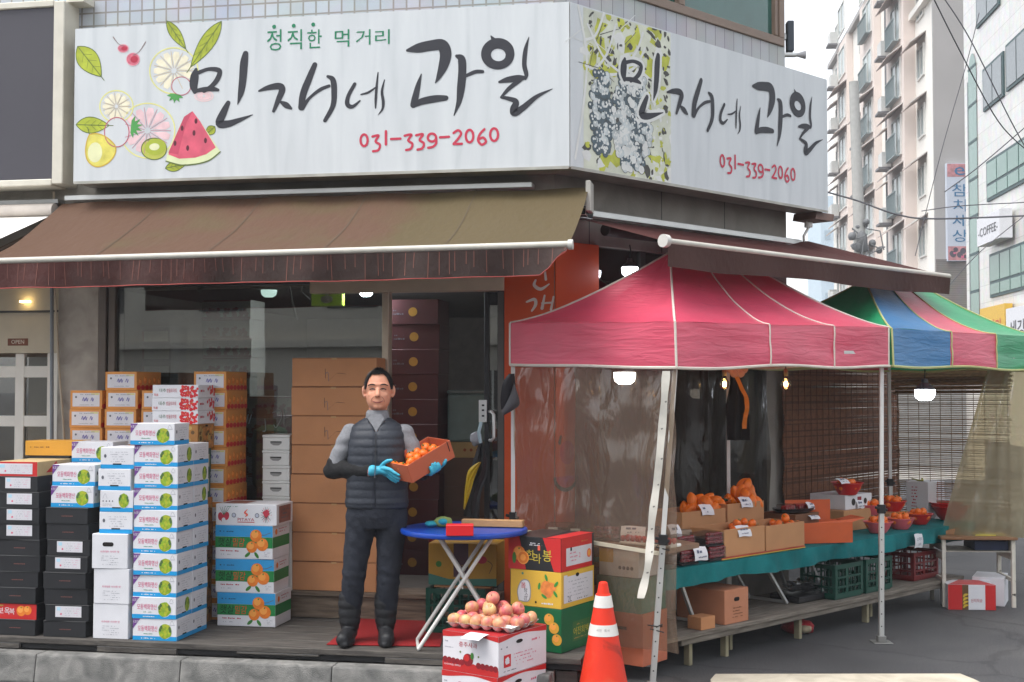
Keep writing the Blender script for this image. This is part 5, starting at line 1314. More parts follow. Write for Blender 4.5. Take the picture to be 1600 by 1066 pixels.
# black boxes, second column
PR = p_redband()
a3 = ac(67, 140, BF, .6)
for k in range(8):
    lab = k in (1, 4, 5)
    jx = (0, .008, -.004, 0, .016, .016, .008, .006)[k]
    box_at(PB[1 if lab else 0], a3 + jx - .006, BF, DZ + .001 + k * .1045, .33, f'black carton {"with sticker" if lab else "without sticker"}, {ORD[k]} of the column beside white cartons', 'black cartons stacked on the deck')
zb3 = DZ + .001 + 8 * .1045
for k in range(2): box_at(PG_[0], a3 + .015 - .006 * k * -1, BF - .03, zb3 + k * (.1375 + e), .23, f'white and blue grape box on the black cartons, {"lower" if k == 0 else "upper"} of two', GG)
# black boxes, first column
a4 = ac(-12, 61, BF, .6)
labs = {6: 1, 7: 1, 8: 1, 9: 1}
for k in range(10):
    z = DZ + .001 + k * .1035
    if k == 1: box_at(PR, a4, BF, z, .33, 'red carton with persimmon picture low in the leftmost black stack', None); continue
    box_at(PB[1 if k in labs else 0], a4 + (0, 0, 0, -.002, .02, .02, .008, .01, .012, .002)[k], BF, z, .33, f'black carton {"with sticker" if k in labs else "without sticker"}, {ORD[k]} of the leftmost column', 'black cartons stacked on the deck')
m = MB(); w, d, h = .30, .42, .095; m.box(-w / 2, w / 2, -d / 2, d / 2, 0, h, M('carton_cream', '#c2ab80', .7, .1)); fr, rt, lf, tp = boxfr(w, d, h); m.rect(fr, .0006, .0006, w - .0006, h - .0006, redp, .0006)
m.poly(rt, [(.1, .02), (.17, .06), (.22, h - .005), (.25, .05), (.2, .02)], redp); o = put('cream_box', m, bevel=.002); o['category'] = 'box'; sticker(o, w, d, h, .012, .014, .265, .083)
box_at(Proto(o), a4 + .004, BF, DZ + .001 + 10 * .1035, d, 'cream carton with red edged white front on top of the leftmost stack')
m = MB(); w, d, h = .36, .24, .10; m.box(-w / 2, w / 2, -d / 2, d / 2, 0, h, M('carton_amber', '#d69a35', .6, .08)); fr = boxfr(w, d, h)[0]; m.scrib(fr, .03, .05, .24, .065, M('print_brown', '#8a5a2a', .6, 0), 1, .6); ob_ = put('amber_box', m, bevel=.002); ob_['category'] = 'box'
zf = 0
# a plinth of further black cartons behind carries the amber box and the rear grape box
a5 = ac(56, 108, .75, 1.5)
for k in range(11): box_at(PB[0], a5 + .01, .80, DZ + .001 + k * .1045, .33, f'black carton, {ORD[k]} of the column hidden behind the leftmost stacks', 'black cartons stacked on the deck')
box_at(Proto(ob_), a5, .80, DZ + .001 + 11 * .1045, d, 'plain amber carton lying behind the leftmost black stack')
a6 = ac(106, 182, .82, 1.6)
for k in range(9): box_at(PG_[0], a6, .82, DZ + .001 + k * (.1375 + e), .23, f'white and blue grape box, {ORD[k]} of the column behind the black cartons', GG)
# orange boxes against the pillar
OG = 'orange cartons stacked by the pillar'
zo = DZ + .001
for col, (p0, p1, n) in enumerate(((107, 160, 12), (162, 217, 13), (219, 274, 12))):
    aa = ac(p0, p1, .46, 1.6)
    for k in range(n):
        if k < 4 and col == 0: pass
        box_at(PO, aa, .46, zo + k * .133, .36, f'orange carton with white front, {ORD[k]} of the {("left", "middle", "right")[col]} pillar column', OG)
aa = ac(300, 357, .42, 1.6)
for k in range(13): box_at(PO, aa, .42, zo + k * .133, .36, f'orange carton, {ORD[k]} of the column behind the tomato boxes', OG)
# green, patterned and tomato boxes behind the grape stack
gbx = M('carton_dark_green', '#2a4a3c', .6, .1)
m = MB(); w, d, h = .30, .25, .17; carton(m, w, d, h, gbx, False); fr, rt, lf, tp = boxfr(w, d, h); m.rect(rt, .03, h * .24, .22, h * .76, M('carton_label_cream', '#b9b199', .6, .05), .001); m.scrib(rt, .05, h * .3, .2, h * .7, M('print_gold', '#a08a3a', .6, 0), 3, .5, .0016); m.rect(fr, .03, h * .24, .27, h * .76, M('carton_label_cream'), .001)
o = put('green_box', m, bevel=.002); o['category'] = 'box'; PGn = Proto(o)
m = MB(); w, d, h = .33, .26, .17; carton(m, w, d, h, M('carton_persimmon', '#9a6a34', .6, .2), False); fr, rt, lf, tp = boxfr(w, d, h)
for f, L in ((fr, w), (rt, d)):
    for _ in range(46): m.disc(f, frnd.uniform(.02, L - .02), frnd.uniform(.02, h - .02), frnd.uniform(.012, .02), frnd.choice((M('print_apricot', '#b8793a', .6, .2), M('print_umber', '#5f4426', .6, .2), M('print_straw', '#a88d52', .6, .2))), .001 + .001 * frnd.random(), seg=9)
m.rect(rt, .11, h - .02, .15, h - .008, hole, .003); o = put('patterned_box', m, bevel=.002); o['category'] = 'box'; PPn = Proto(o)
ag = ac(233, 314, .70, 1.4)
zz = DZ + .001; seq = [PPn, PPn, PPn, PPn, PPn, PGn, PGn, PPn]; hs_ = .171
for k, pr in enumerate(seq):
    box_at(pr, ag - (.0 if pr is PPn else .0), .70, zz + k * hs_, .26, f'{"orange fruit patterned" if pr is PPn else "dark green"} carton, {ORD[k]} of the stack under the tomato boxes')
PT = p_tomato()
for k in range(3): box_at(PT, ag, .705, zz + 8 * hs_ + k * .089, .27, f'white tomato box with red cherry tomato print, {("lowest", "middle", "topmost")[k]} of three', 'cherry tomato boxes')
# mandarin boxes and fruit box beside the glass
PMn = p_mandarin(); b_m = .60
am = ac(334, 429, b_m + .02, .6)
for k in range(3): box_at(PMn, am + (.018 if k == 0 else 0), b_m + .02, DZ + .001 + k * .227, .30, f'sky blue and green mandarin box, {("bottom", "middle", "top")[k]} of three', 'mandarin boxes')
box_at(p_pitaya(), am + .01, b_m + .02, DZ + .001 + 3 * .227, .30, 'flat white box with dragon fruit print on top of the mandarin boxes')
# foam boxes, board, and the cardboard tower on the step
STEP = .44
PF = p_foam(); af = ac(411, 451, .22, 1.3)
for k in range(10): box_at(PF, af, .22, STEP + .001 + k * .109, .30, f'white foam box, {ORD[k]} of the narrow stack beside the cardboard tower', 'white foam boxes', j=.6)
m = MB(); ap_ = a_at(F1, 455, .24, .8); m.box(ap_ - .03, ap_ + .012, -.262, -.24, 0, .55, foam, top=(-.015, .02, 0)); 
tag(put('foam_board', m, None, F1 @ Matrix.Translation((0, 0, STEP + .001)), center=True, bevel=.003), 'white foam board leaning upright between foam boxes and cardboard tower', 'board')
PK = [p_kraft(False), p_kraft(True)]
ak = ac(456, 590, .21, 1.2)
for k in range(8): box_at(PK[0 if k < 5 else 1], ak + (.008 if k < 3 else -.002 if k > 5 else 0), .235, STEP + .001 + k * .2045, .36, f'brown cardboard box {"with hand hole" if k < 5 else "with pen marks"}, {ORD[k]} of the tower behind the man', 'cardboard boxes in the tower')

# ---- inside the shop, behind the glass
def simple_box(name, w, d, h, mat, deco=None, bevel=.002):
    m = MB(); carton(m, w, d, h, mat, False)
    if deco: deco(m, *boxfr(w, d, h), w, d, h)
    o = put(name, m, bevel=bevel); o['category'] = 'box'; return Proto(o)
straw = M('print_strawberry', '#8f2632', .6, .2, scale=30)
def deco_straw(m, fr, rt, lf, tp, w, d, h):
    for _ in range(40): m.disc(fr, frnd.uniform(.03, w - .03), frnd.uniform(.012, h * .55), .016, straw, .001 + .0006 * frnd.random(), seg=8)
    m.rect(fr, .001, h * .93, w - .001, h - .001, straw, .001); m.rect(fr, .001, .001, w - .001, h * .12, straw, .001)
PSb = simple_box('strawberry_box', .40, .30, .15, M('carton_dull_white', '#b5b2ac', .6, .08), deco_straw)
def b_in(px0, px1, depth, py, w): 
    z = 1.5; return ac(px0, px1, -depth, z)
SG = 'strawberry boxes inside the shop window'
for k in range(14): box_at(PSb, b_in(322, 408, .75, 0, .4), -.60, STEP + .001 + k * .151, .30, f'strawberry box, {ORD[k]} of the left stack inside the window', SG)
for k in range(9): box_at(PSb, b_in(392, 470, .45, 0, .4), -.40, STEP + .001 + k * .151, .30, f'strawberry box, {ORD[k]} of the right stack inside the window', SG)
def deco_strip(m, fr, rt, lf, tp, w, d, h): m.rect(fr, .02, h * .12, w - .015, h * .7, M('carton_dull_white'), .001); m.rect(fr, .001, h * .15, .02, h * .7, M('print_rust', '#8a4a2c', .6), .001)
PSt = simple_box('pale_box', .24, .30, .135, M('carton_slate', '#55585a', .6, .1), deco_strip)
for k in range(14): box_at(PSt, b_in(226, 273, .5, 0, .24), -.42, STEP + .001 + k * .136, .30, f'grey carton, {ORD[k]} of the stack inside the left window end', 'grey cartons inside the window')
def deco_gold(m, fr, rt, lf, tp, w, d, h):
    m.disc(fr, w * .5, h * .5, .035, M('print_gold_disc', '#b58a34', .5, .1), .001); m.scrib(fr, .03, h * .35, .15, h * .65, greyd, 2, .5)
PMr = simple_box('maroon_box', .40, .35, .19, M('carton_maroon', '#4a1d20', .6, .12), deco_gold)
MG = 'maroon cartons with gold discs inside the doorway'
for k in range(11): box_at(PMr, ac(612, 692, -.75, 1.6), -.62, STEP + .001 + k * .191, .35, f'maroon carton with gold disc, {ORD[k]} of the stack inside the doorway', MG)
PBr = simple_box('brown_box', .36, .34, .22, M('carton_deep_brown', '#5c4433', .7, .12)); 
for k in range(4): box_at(PBr, ac(698, 752, -.9, 1.2), -.80, STEP + .001 + k * .221, .34, f'brown carton, {ORD[k]} of the stack inside the doorway right side', 'brown cartons inside the doorway')
def deco_pale(m, fr, rt, lf, tp, w, d, h):
    for k in range(3): m.disc(fr, w * (.6 + .14 * k), h * .5, .012, M('print_rust'), .001)
PPl = simple_box('buff_box', .36, .34, .12, M('carton_buff', '#a8905e', .7, .1), deco_pale)
box_at(PPl, ac(698, 752, -.9, 1.2), -.80, STEP + .001 + 4 * .221, .34, 'buff carton with small stamps on the brown stack inside the doorway')
m = MB(); m.box(-.16, .16, -.1, .1, 0, .37, M('water_tank_grey', '#6f8580', .3, .1)); m.box(-.165, .165, -.105, .105, .37, .4, M('lid_grey', '#8a8d8a', .5))
tag(put('plastic_tub', m, None, F1 @ Matrix.Translation((ac(715, 752, -.9, 1.5), .92, STEP + .002 + 4 * .221 + .121)), bevel=.02, segs=2), 'pale grey plastic tub on the buff carton inside the doorway', 'tub')
PDk = simple_box('dark_red_box', .30, .30, .17, M('carton_wine', '#3c1a1c', .6, .1), lambda m, fr, rt, lf, tp, w, d, h: m.scrib(fr, .04, .06, .22, .12, greyd, 2, .5))
for k in range(4): box_at(PDk, ac(376, 412, -.02, 1.1) , -.12, STEP + .001 + k * .171 , .30, f'wine red carton, {ORD[k]} of the low stack behind the foam boxes', 'wine red cartons behind the foam boxes')
m = MB(); m.lathe([(.11, 0), (.13, .02), (.14, .30), (.125, .42), (.05, .46), (0, .46)], M('barrel_green', '#1e5a3a', .45, .1), 24)
tag(put('green_drum', m, None, F1 @ Matrix.Translation((ac(376, 412, -.05, 1.3) + .05, .28, STEP + .001 + 4 * .171))), 'dark green plastic drum behind the glass above the wine red cartons', 'drum')
# red bin on the floor inside
m = MB(); m.loft([(0, 0, 0, .13, .13), (0, 0, .36, .16, .16), (0, 0, .37, .17, .17), (0, 0, .39, .17, .17)], M('bin_red', '#6e1c22', .5, .1), 24, pw=5)
tag(put('red_bin', m, None, F1 @ Matrix.Translation((ac(688, 722, -.3, .8), .32, STEP + .001))), 'dark red plastic bin just inside the doorway beside the maroon cartons', 'bin')
# outlined shop name on the window
m = MB(); chalk = M('chalk_line', '#8a8f8c', .7, 0)
frg = Matrix(((1, 0, 0, 0), (0, 0, -1, .034), (0, 1, 0, 0), (0, 0, 0, 1)))
def WG(px, py):
    p = i1 @ onplane(px, py, F1 @ V((0, .034, 0)), n1w); return p.x, p.z
for pts in ([(366, 656), (376, 655), (372, 664), (366, 670)], [(388, 648), (383, 668)], [(393, 648), (389, 662)], [(414, 655), (415, 672), (411, 674)], [(426, 645), (438, 642), (440, 652), (432, 668), (428, 664)], [(444, 640), (444, 666)], [(444, 654), (452, 652)]):
    m.stroke(frg, [WG(*p) + (.007,) for p in pts], chalk, .002)
put('window_lettering', m, shop, F1)
# green lamp sign box behind the glass
m = MB(); p0 = a_at(F1, 486, -.5, 2.5); p1 = a_at(F1, 535, -.5, 2.5); z0 = z_at(478, 9.8)
m.box(p0, p1, .5, .56, z0, z0 + .115, M('lime_sign', '#8fae2c', .5, .08, emit='#8fae2c', estr=.15)); o = put('hanging_sign', m, None, F1, center=True, bevel=.006); tag(o, 'small lime green box sign with a white oval hanging inside the window', 'sign')
m = MB(); m.disc(Matrix(((1, 0, 0, 0), (0, 0, -1, .5), (0, 1, 0, 0), (0, 0, 0, 1))), (p0 + p1) / 2, z0 + .05, .05, board_w, .001, .03); m.box((p0 + p1) / 2 - .04, (p0 + p1) / 2 + .04, .498, .4995, z0 + .085, z0 + .095, greyd); put('emblem', m, o, F1)
m = MB(); m.tube([F1 @ V((a_at(F1, 450, -.3, 2.4), .3, z_at(436, 9.6))), F1 @ V((a_at(F1, 456, -.3, 2.4), .3, z_at(470, 9.6))), F1 @ V((a_at(F1, 464, -.3, 2.3), .3, z_at(500, 9.6)))], .008, M('cable_grey', '#8d8d88', .6), 8); m.tube([F1 @ V((a_at(F1, 474, -.3, 2.4), .3, z_at(436, 9.6))), F1 @ V((a_at(F1, 470, -.3, 2.4), .3, z_at(455, 9.6))), F1 @ V((a_at(F1, 484, -.3, 2.3), .3, z_at(468, 9.6)))], .006, M('cable_grey'), 8)
tag(put('hanging_cables', m, center=True), 'loose pale cables hanging inside the window beside the lime sign', 'cable')
# ================================================================ FRUIT
mand_m = M('mandarin_skin', '#e8701c', .38, .12, scale=20, bump=.12, bscale=260, spec=.5)
pers_m = M('orange_skin', '#ea7714', .4, .22, scale=7, bump=.25, bscale=160, spec=.5)
stemg = M('stem_green', '#51702f', .6, .2)
def p_fruit(name, r, mat, fn, cat, stem=True, seg=16, rings=10):
    m = MB(); m.ball((0, 0, r[2] if hasattr(r, '__len__') else r), r, mat, seg, rings, None, fn)
    if stem:
        h = 2 * (r[2] if hasattr(r, '__len__') else r); m.lathe([(.006, h - .004), (.005, h + .002), (0, h + .003)], stemg, 6)
    o = put(name, m); o['category'] = cat; return Proto(o)
def mand_fn(p): return V((p.x, p.y, p.z * .86 - (.06 if p.z > .9 else 0)))
PMand = p_fruit('mandarin', .032, mand_m, mand_fn, 'mandarin')
def han_fn(p):
    k = 1 + .18 * max(0, p.z - .55) - .10 * max(0, -p.z); rr = .93 + .07 * math.cos(5 * math.atan2(p.y, p.x))
    n_ = max(0.0, p.z - .75) * 1.6
    return V((p.x * rr * (1 - n_ * .55), p.y * rr * (1 - n_ * .55), p.z * 1.02 + n_ * .35))
PHan = p_fruit('orange_fruit', (.041, .041, .058), pers_m, han_fn, 'orange', True, 18, 12)
def tumble(): return Matrix.Rotation(R.uniform(0, 6.28), 4, 'Z') @ Matrix.Rotation(R.uniform(-1.3, 1.3), 4, 'X')
def heap(proto, F, a, b, z, ra, rb, n, r, label, group, layers=3, fall=.62, tum=True):
    """fruit laid in shrinking layers on a round or oval base"""
    for L in range(layers):
        k = 1 - L * (1 - fall) if L else 1
        cnt = n[L]
        for i in range(cnt):
            if L == layers - 1 and cnt == 1: x, y = 0, 0
            else:
                t = 2 * math.pi * i / cnt + L * .7 + R.uniform(-.15, .15); q = (1.0 if i % 3 or cnt < 7 else .45)
                x, y = ra * k * q * math.cos(t) + R.uniform(-.25, .25) * r, rb * k * q * math.sin(t) + R.uniform(-.25, .25) * r
            zz = z + L * r * 1.25 + R.uniform(-.16, .16) * r
            Mw = F @ Matrix.Translation((a + x, -b + y, zz)) @ (Matrix.Translation((0, 0, r)) @ tumble() @ Matrix.Translation((0, 0, -r)) if tum else Matrix.Identity(4))
            proto.at(Mw, label, group)
paper = M('paper_white', '#dcdce0', .7, .03); pen_ = M('pen_blue_grey', '#5a6278', .7, 0)
def price_tag(Mw, w, h, label, lines=None, lean=.5, group='white paper price tags'):
    m = MB(); m.grid(lambda u, v: (w * (u - .5), -.01 * math.sin(math.pi * v) - lean * h * v * 0, h * v + .004 * math.sin(u * 5)), 6, 6, paper)
    o = put('price_tag', m, None, Mw @ Matrix.Rotation(-lean, 4, 'X')); tag(o, label, 'price tag', group)
    fr = Matrix(((1, 0, 0, -w / 2), (0, 0, -1, -.0125), (0, 1, 0, 0), (0, 0, 0, 1))); m = MB()
    if lines:
        for t, v, hh in lines: m.text(fr, t, w / 2, v * h, hh * h, pen_, .001, 'c')
    else:
        m.scrib(fr, w * .15, h * .4, w * .8, h * .85, pen_, 1, .55, .001, .8); m.scrib(fr, w * .2, h * .12, w * .9, h * .35, pen_, 1, .5, .001, .7)
    put('writing', m, o, WM[o.as_pointer()]); return o
def open_box(name, w, d, h, mat, tk=.006, inside=None, flaps=()):
    m = MB(); inside = inside or mat
    m.box(-w / 2, w / 2, -d / 2, d / 2, 0, tk, mat)
    m.box(-w / 2, w / 2, -d / 2, -d / 2 + tk, tk + .0003, h, mat); m.box(-w / 2, w / 2, d / 2 - tk, d / 2, tk + .0003, h, mat)
    m.box(-w / 2, -w / 2 + tk, -d / 2 + tk + .0003, d / 2 - tk - .0003, tk + .0003, h - .001, mat); m.box(w / 2 - tk, w / 2, -d / 2 + tk + .0003, d / 2 - tk - .0003, tk + .0003, h - .001, mat)
    return m
# ================================================================ FRUIT TABLE along the corner wall (frame F2)
t0, t1_ = a_at(F2, 1030, .86, .6), a_at(F2, 1522, .86, .6)
TZ = .672
tb = empty('trestle_table', F2 @ V(((t0 + t1_) / 2, -.5, 0.2)), R2); tag(tb, 'long trestle table under the teal cloth along the corner wall', 'table')
m = MB(); m.box(t0, t1_, -.86, -.12, TZ - .03, TZ - .006, M('plywood', '#8d6f4c', .7, .15)); put('tabletop', m, tb, F2)
for px0, px1, y1 in ((1050, 1078, 974), (1180, 1222, 950), (1254, 1280, 938)):
    ta, te_ = a_at(F2, px0, .6, .5), a_at(F2, px1, .62, .25)
    m = MB(); m.bar((ta, -.62, TZ - .03), (te_, -.66, .232), .03, .02, alu); m.bar((ta, -.30, TZ - .03), (te_, -.32, .232), .03, .02, alu); m.bar((te_, -.66, .24), (te_, -.32, .24), .02, .02, alu); put('leg', m, tb, F2, bevel=.002)
teal = stain_mat('teal_cloth', [(.3, '#075a5c'), (.5, '#0a696c'), (.7, '#0f7779')], scale=4, rough=.8, bump=.35, bscale=70)
m = MB()
def cloth(u, v):
    a = t0 + (t1_ - t0) * u
    if v < .75:
        b = .13 + (.865 - .13) * (v / .75); z = TZ + .002 * hn(a * 3, b * 3)
        return (a, -b, z)
    k = (v - .75) / .25; dr = .125 + .012 * math.sin(a * 5) + .01 * hn(a * 3, 2)
    return (a, -(.872 + .016 * math.sin(a * 11) * k + .012 * math.sin(a * 27 + 2) * k), TZ - .004 - dr * k)
m.grid(cloth, 150, 16, teal); tag(put('tablecloth', m, None, F2, center=True), 'teal green cloth spread over the long fruit table', 'tablecloth')
# low plank shelf on short wooden legs
sh = empty('plank_shelf', F2 @ V(((t0 + t1_) / 2, -.55, 0)), R2); tag(sh, 'low grey plank shelf on short posts under the fruit table', 'shelf')
greyw = stain_mat('grey_plank', [(.3, '#5f584f'), (.5, '#756d63'), (.7, '#8a8278')], scale=4, stretch=(1, 9, 9), bump=.35, bscale=50)
s0, s1_ = a_at(F2, 1015, .86, .2), a_at(F2, 1500, .86, .2)
m = MB(); m.box(s0, s1_, -.90, -.60, .195, .225, greyw); m.box(s0 + .02, s1_, -.595, -.25, .195, .224, greyw); m.box(s0 + .3, s1_ - .3, -.885, -.86, .155, .194, greyw); put('planks', m, sh, F2, bevel=.004)
pale_post = M('post_pale', '#8f876d', .75, .2)
for px in (1068, 1125, 1153, 1240, 1346, 1372, 1470):
    a = a_at(F2, px, .8, .1)
    m = MB(); m.box(a, a + .035, -.85 + (.12 if px in (1153, 1372) else 0), -.80 + (.12 if px in (1153, 1372) else 0), .002, .154, pale_post); put('leg', m, sh, F2, bevel=.003)
def T2(px, b, z): return F2 @ Matrix.Translation((a_at(F2, px, b, z), -b, z))
def width(px0, px1, b, z): return a_at(F2, px1, b, z) - a_at(F2, px0, b, z)
CZ = TZ + .004
def put_open(name, label, px0, px1, bfront, h, d, mat, cat='box', z=CZ, tk=.006, group=None):
    w = width(px0, px1, bfront, z + .1); m = open_box(name, w, d, h, mat, tk)
    o = put(name, m, None, F2 @ Matrix.Translation((a_at(F2, px0, bfront, z + .1) + w / 2, -bfront + d / 2, z)), bevel=.002); tag(o, label, cat, group); return o, w
kr2 = M('kraft_pale', '#b5845a', .75, .08, scale=5)
OBG = 'open cartons of oranges on the teal cloth'
# front row
o, w1 = put_open('open_carton', 'open tan carton with price tag, behind it heaped oranges, right of the cherry packs', 1132, 1195, .84, .20, .30, kr2, group=OBG)
c1a = a_at(F2, 1163, .69, .8); heap(PMand, F2, c1a, .69, CZ + .135, .10, .10, (8, 3), .032, 'mandarin just showing in the open tan carton right of the cherry packs', 'mandarins in the front tan cartons', 2)
o, w2 = put_open('open_carton', 'open tan carton without a tag, right end of the front carton row', 1197, 1257, .84, .19, .30, kr2, group=OBG)
c2a = a_at(F2, 1227, .69, .8); heap(PMand, F2, c2a, .69, CZ + .13, .10, .10, (8, 2), .032, 'mandarin just showing in the open tan carton without a tag', 'mandarins in the right tan carton', 2)
m = MB(); w = width(1128, 1258, .862, .68); m.box(0, w, -.862, -.843, CZ - .002, CZ + .012, M('strip_red_yellow', '#a8402a', .6, .2)); m.box(0, w, -.864, -.8625, CZ - .002, CZ + .005, M('strip_yellow', '#b59a3a', .6))
tag(put('carton_strip', m, None, F2 @ Matrix.Translation((a_at(F2, 1128, .862, .68), 0, 0)), center=True), 'flat red and yellow card strip under the two front tan cartons', 'card')
# back row, taller cartons with heaped fruit
o, w3 = put_open('open_carton', 'tall carton at the back left heaped with knobbly oranges', 1066, 1134, .50, .30, .30, kr2, group=OBG)
heap(PHan, F2, a_at(F2, 1100, .36, 1), .36, CZ + .235, .16, .11, (11, 7), .046, 'knobbly orange heaped in the back left carton', 'oranges heaped in the back left carton', 2)
o, w4 = put_open('open_carton', 'tall carton at the back right heaped highest with knobbly oranges', 1137, 1194, .50, .325, .30, kr2, group=OBG)
heap(PHan, F2, a_at(F2, 1163, .36, 1), .36, CZ + .26, .13, .11, (10, 8, 2), .048, 'knobbly orange heaped in the back right carton', 'oranges heaped in the back right carton', 3)
o, w5 = put_open('open_carton', 'small greyish carton half hidden behind the front tent leg', 1044, 1081, .66, .20, .2, M('carton_taupe', '#9a8674', .75, .1))
m = MB(); m.ball((0, 0, .02), (.03, .02, .012), M('leaf_dark', '#1f3a24', .6), 10, 6); tag(put('leaf', m, None, T2(1133, .40, 1.0)), 'dark green leaf between the two heaps of knobbly oranges', 'leaf')
TG = 'white paper price tags'
price_tag(T2(1107, .515, .94), .14, .085, 'white price tag on the back left carton of oranges', None, .5)
price_tag(T2(1168, .515, .965), .14, .085, 'white price tag on the back right carton of oranges', None, .5)
price_tag(T2(1165, .855, .815), .15, .085, 'white price tag on the front tan carton below the heaps', None, .5)
price_tag(T2(1057, .675, .84), .12, .09, 'white price tag beside the front tent leg', None, .4)
# cherry packs
clear = film_mat('clear_pack', '#e4e0de', '#8d8688', .05, 30, (1, 1, 1), bump=.3, fk=.05); cher_m = M('cherry_dark', '#8c1a2c', .22, .25, scale=30, spec=.6); blackp = M('tray_black', '#1c1b1d', .4, .1)
def p_pack(w, d, h, lab):
    m = MB(); m.box(-w / 2, w / 2, -d / 2, d / 2, 0, .012, blackp); m.box(-w / 2 + .012, w / 2 - .012, -d / 2 + .03, d / 2 - .012, .0125, h * .62, blackp)
    o = put('cherry_pack', m, bevel=.003); o['category'] = 'fruit pack'
    m = MB(); m.box(-w / 2 + .001, w / 2 - .001, -d / 2 + .001, d / 2 - .001, .0125, h, clear); put('lid', m, o, bevel=.006, segs=2)
    if lab:
        m = MB(); fr = boxfr(w, d, h)[0]; m.rect(fr, .02, .015, .085, h - .02, paper, .0015); m.scrib(fr, .028, .02, .075, h - .03, M('print_green'), 3, .4, .0022); put('label', m, o)
    return Proto(o)
PCk = p_pack(.185, .16, .093, False); PCl = p_pack(.185, .16, .093, True)
PCh = p_fruit('cherry', .0148, cher_m, lambda p: V((p.x, p.y, p.z * .92)), 'cherry', False, 10, 7)
def cherries(Mw, w, d, h, lab, n=21):
    for i in range(n):
        x = -w / 2 + .02 + (w - .04) * ((i % 7) / 6) + R.uniform(-.004, .004); z = .013 + .026 * (i // 7) + R.uniform(0, .004)
        PCh.at(Mw @ Matrix.Translation((x, -d / 2 + .0165 + R.uniform(0, .002), z)), lab, 'cherries in the clear packs')
for i, (px, lv, lb) in enumerate(((1064, 0, 'clear cherry pack at the lower left beside the front tent leg'), (1108, 0, 'clear cherry pack at the lower right behind the leaning tag'), (1064, 1, 'clear cherry pack on the upper left beside the front tent leg'), (1108, 1, 'clear cherry pack on the upper right above the leaning tag'))):
    Mw = F2 @ Matrix.Translation((a_at(F2, px, .78, .75) + R.uniform(-.004, .004), -.78 + .0 + .02 * lv, CZ + .001 + lv * .095)); PCk.at(Mw, lb, 'cherry packs on the teal cloth'); cherries(Mw, .185, .16, .093, f'dark red cherry inside the {("lower left", "lower right", "upper left", "upper right")[i]} cherry pack by the tent leg')
price_tag(T2(1096, .885, .70), .14, .095, 'white price tag leaning on the lower cherry packs', None, .25)
# strawberry tray on a brown carton
o = simple_box('brown_carton', .34, .32, .215, M('carton_dusk', '#6e4a32', .75, .1)); box_at(o, a_at(F2, 1250, .60, .8), .66, CZ, .32, 'dark brown carton under the black oval strawberry tray', None, F2)
Mw = T2(1240, .55, CZ + .219); m = MB(); m.lathe([(.16, 0), (.2, .012), (.215, .035), (.205, .035), (.19, .016), (0, .010)], blackp, 32, sx=1.0, sy=.62); tag(put('oval_tray', m, None, Mw), 'black oval tray holding red strawberry packs', 'tray')
strw = M('strawberry_red', '#b31f26', .3, .2, scale=60, bump=.3, bscale=400)
PSy = p_fruit('strawberry', (.016, .016, .02), strw, lambda p: V((p.x * (1 + .25 * p.z), p.y * (1 + .25 * p.z), p.z)), 'strawberry', False, 10, 7)
for k, x in enumerate((-.1, .08)):
    m = MB(); m.box(-.065, .065, -.05, .05, 0, .05, clear); o = put('strawberry_pack', m, None, Mw @ Matrix.Translation((x, 0, .018)), bevel=.005); tag(o, f'clear strawberry pack at the {("left", "right")[k]} end of the black oval tray', 'fruit pack', 'strawberry packs in the oval tray')
    for i in range(10): PSy.at(Mw @ Matrix.Translation((x - .048 + .024 * (i % 5), -.03 + .028 * (i // 5), .0195)), f'red strawberry in the {("left", "right")[k]} pack of the oval tray', 'strawberries in the oval tray')
price_tag(Mw @ Matrix.Translation((.12, -.085, .02)), .09, .06, 'small white price tag on the right strawberry pack', None, .5)
price_tag(Mw @ Matrix.Translation((.08, -.15, -.05)), .12, .05, 'white price tag tucked under the black oval tray', None, 1.0)
# orange open carton with its flap up
oc = M('carton_tangerine', '#c65a2c', .6, .08); pr_ = M('carton_fruit_print', '#d99a5a', .6, .2, scale=14)
w = width(1277, 1326, .85, .75); d_ = .26; m = open_box('c', w, d_, .155, oc); m.box(-w / 2, w / 2 - .06, d_ / 2 - .0055, d_ / 2 - .0003, .1555, .31, oc); m.add([(-w / 2 + .1, -d_ / 2, .156), (w / 2, -d_ / 2, .156), (w / 2 + .12, -d_ / 2 + .02, .185), (w / 2 + .12, d_ / 2, .185), (w / 2, d_ / 2, .156)], [(0, 1, 2), (1, 4, 3, 2)], oc)
fr, rt, lf, tp = boxfr(w, d_, .155)
Mo = F2 @ Matrix.Translation((a_at(F2, 1277, .85, .75) + w / 2, -.85 + d_ / 2, CZ)); o = put('tangerine_carton', m, None, Mo @ Matrix.Rotation(-.55, 4, 'Z')); tag(o, 'bright orange open carton with raised flap and printed fruit end', 'box')
m = MB(); m.rect(rt, .002, .002, d_ - .002, .153, pr_, .0012)
for _ in range(9): fruit(m, rt, R.uniform(.03, .23), R.uniform(.02, .13), .018, .002)
m.disc(rt, .19, .09, .025, leafp, .003, .035); put('printed_end', m, o, WM[o.as_pointer()])
heap(PMand, Mo @ Matrix.Rotation(-.55, 4, 'Z'), 0, 0, .07, .07, .07, (7,), .032, 'mandarin in the bright orange open carton', 'mandarins in the orange carton', 1)
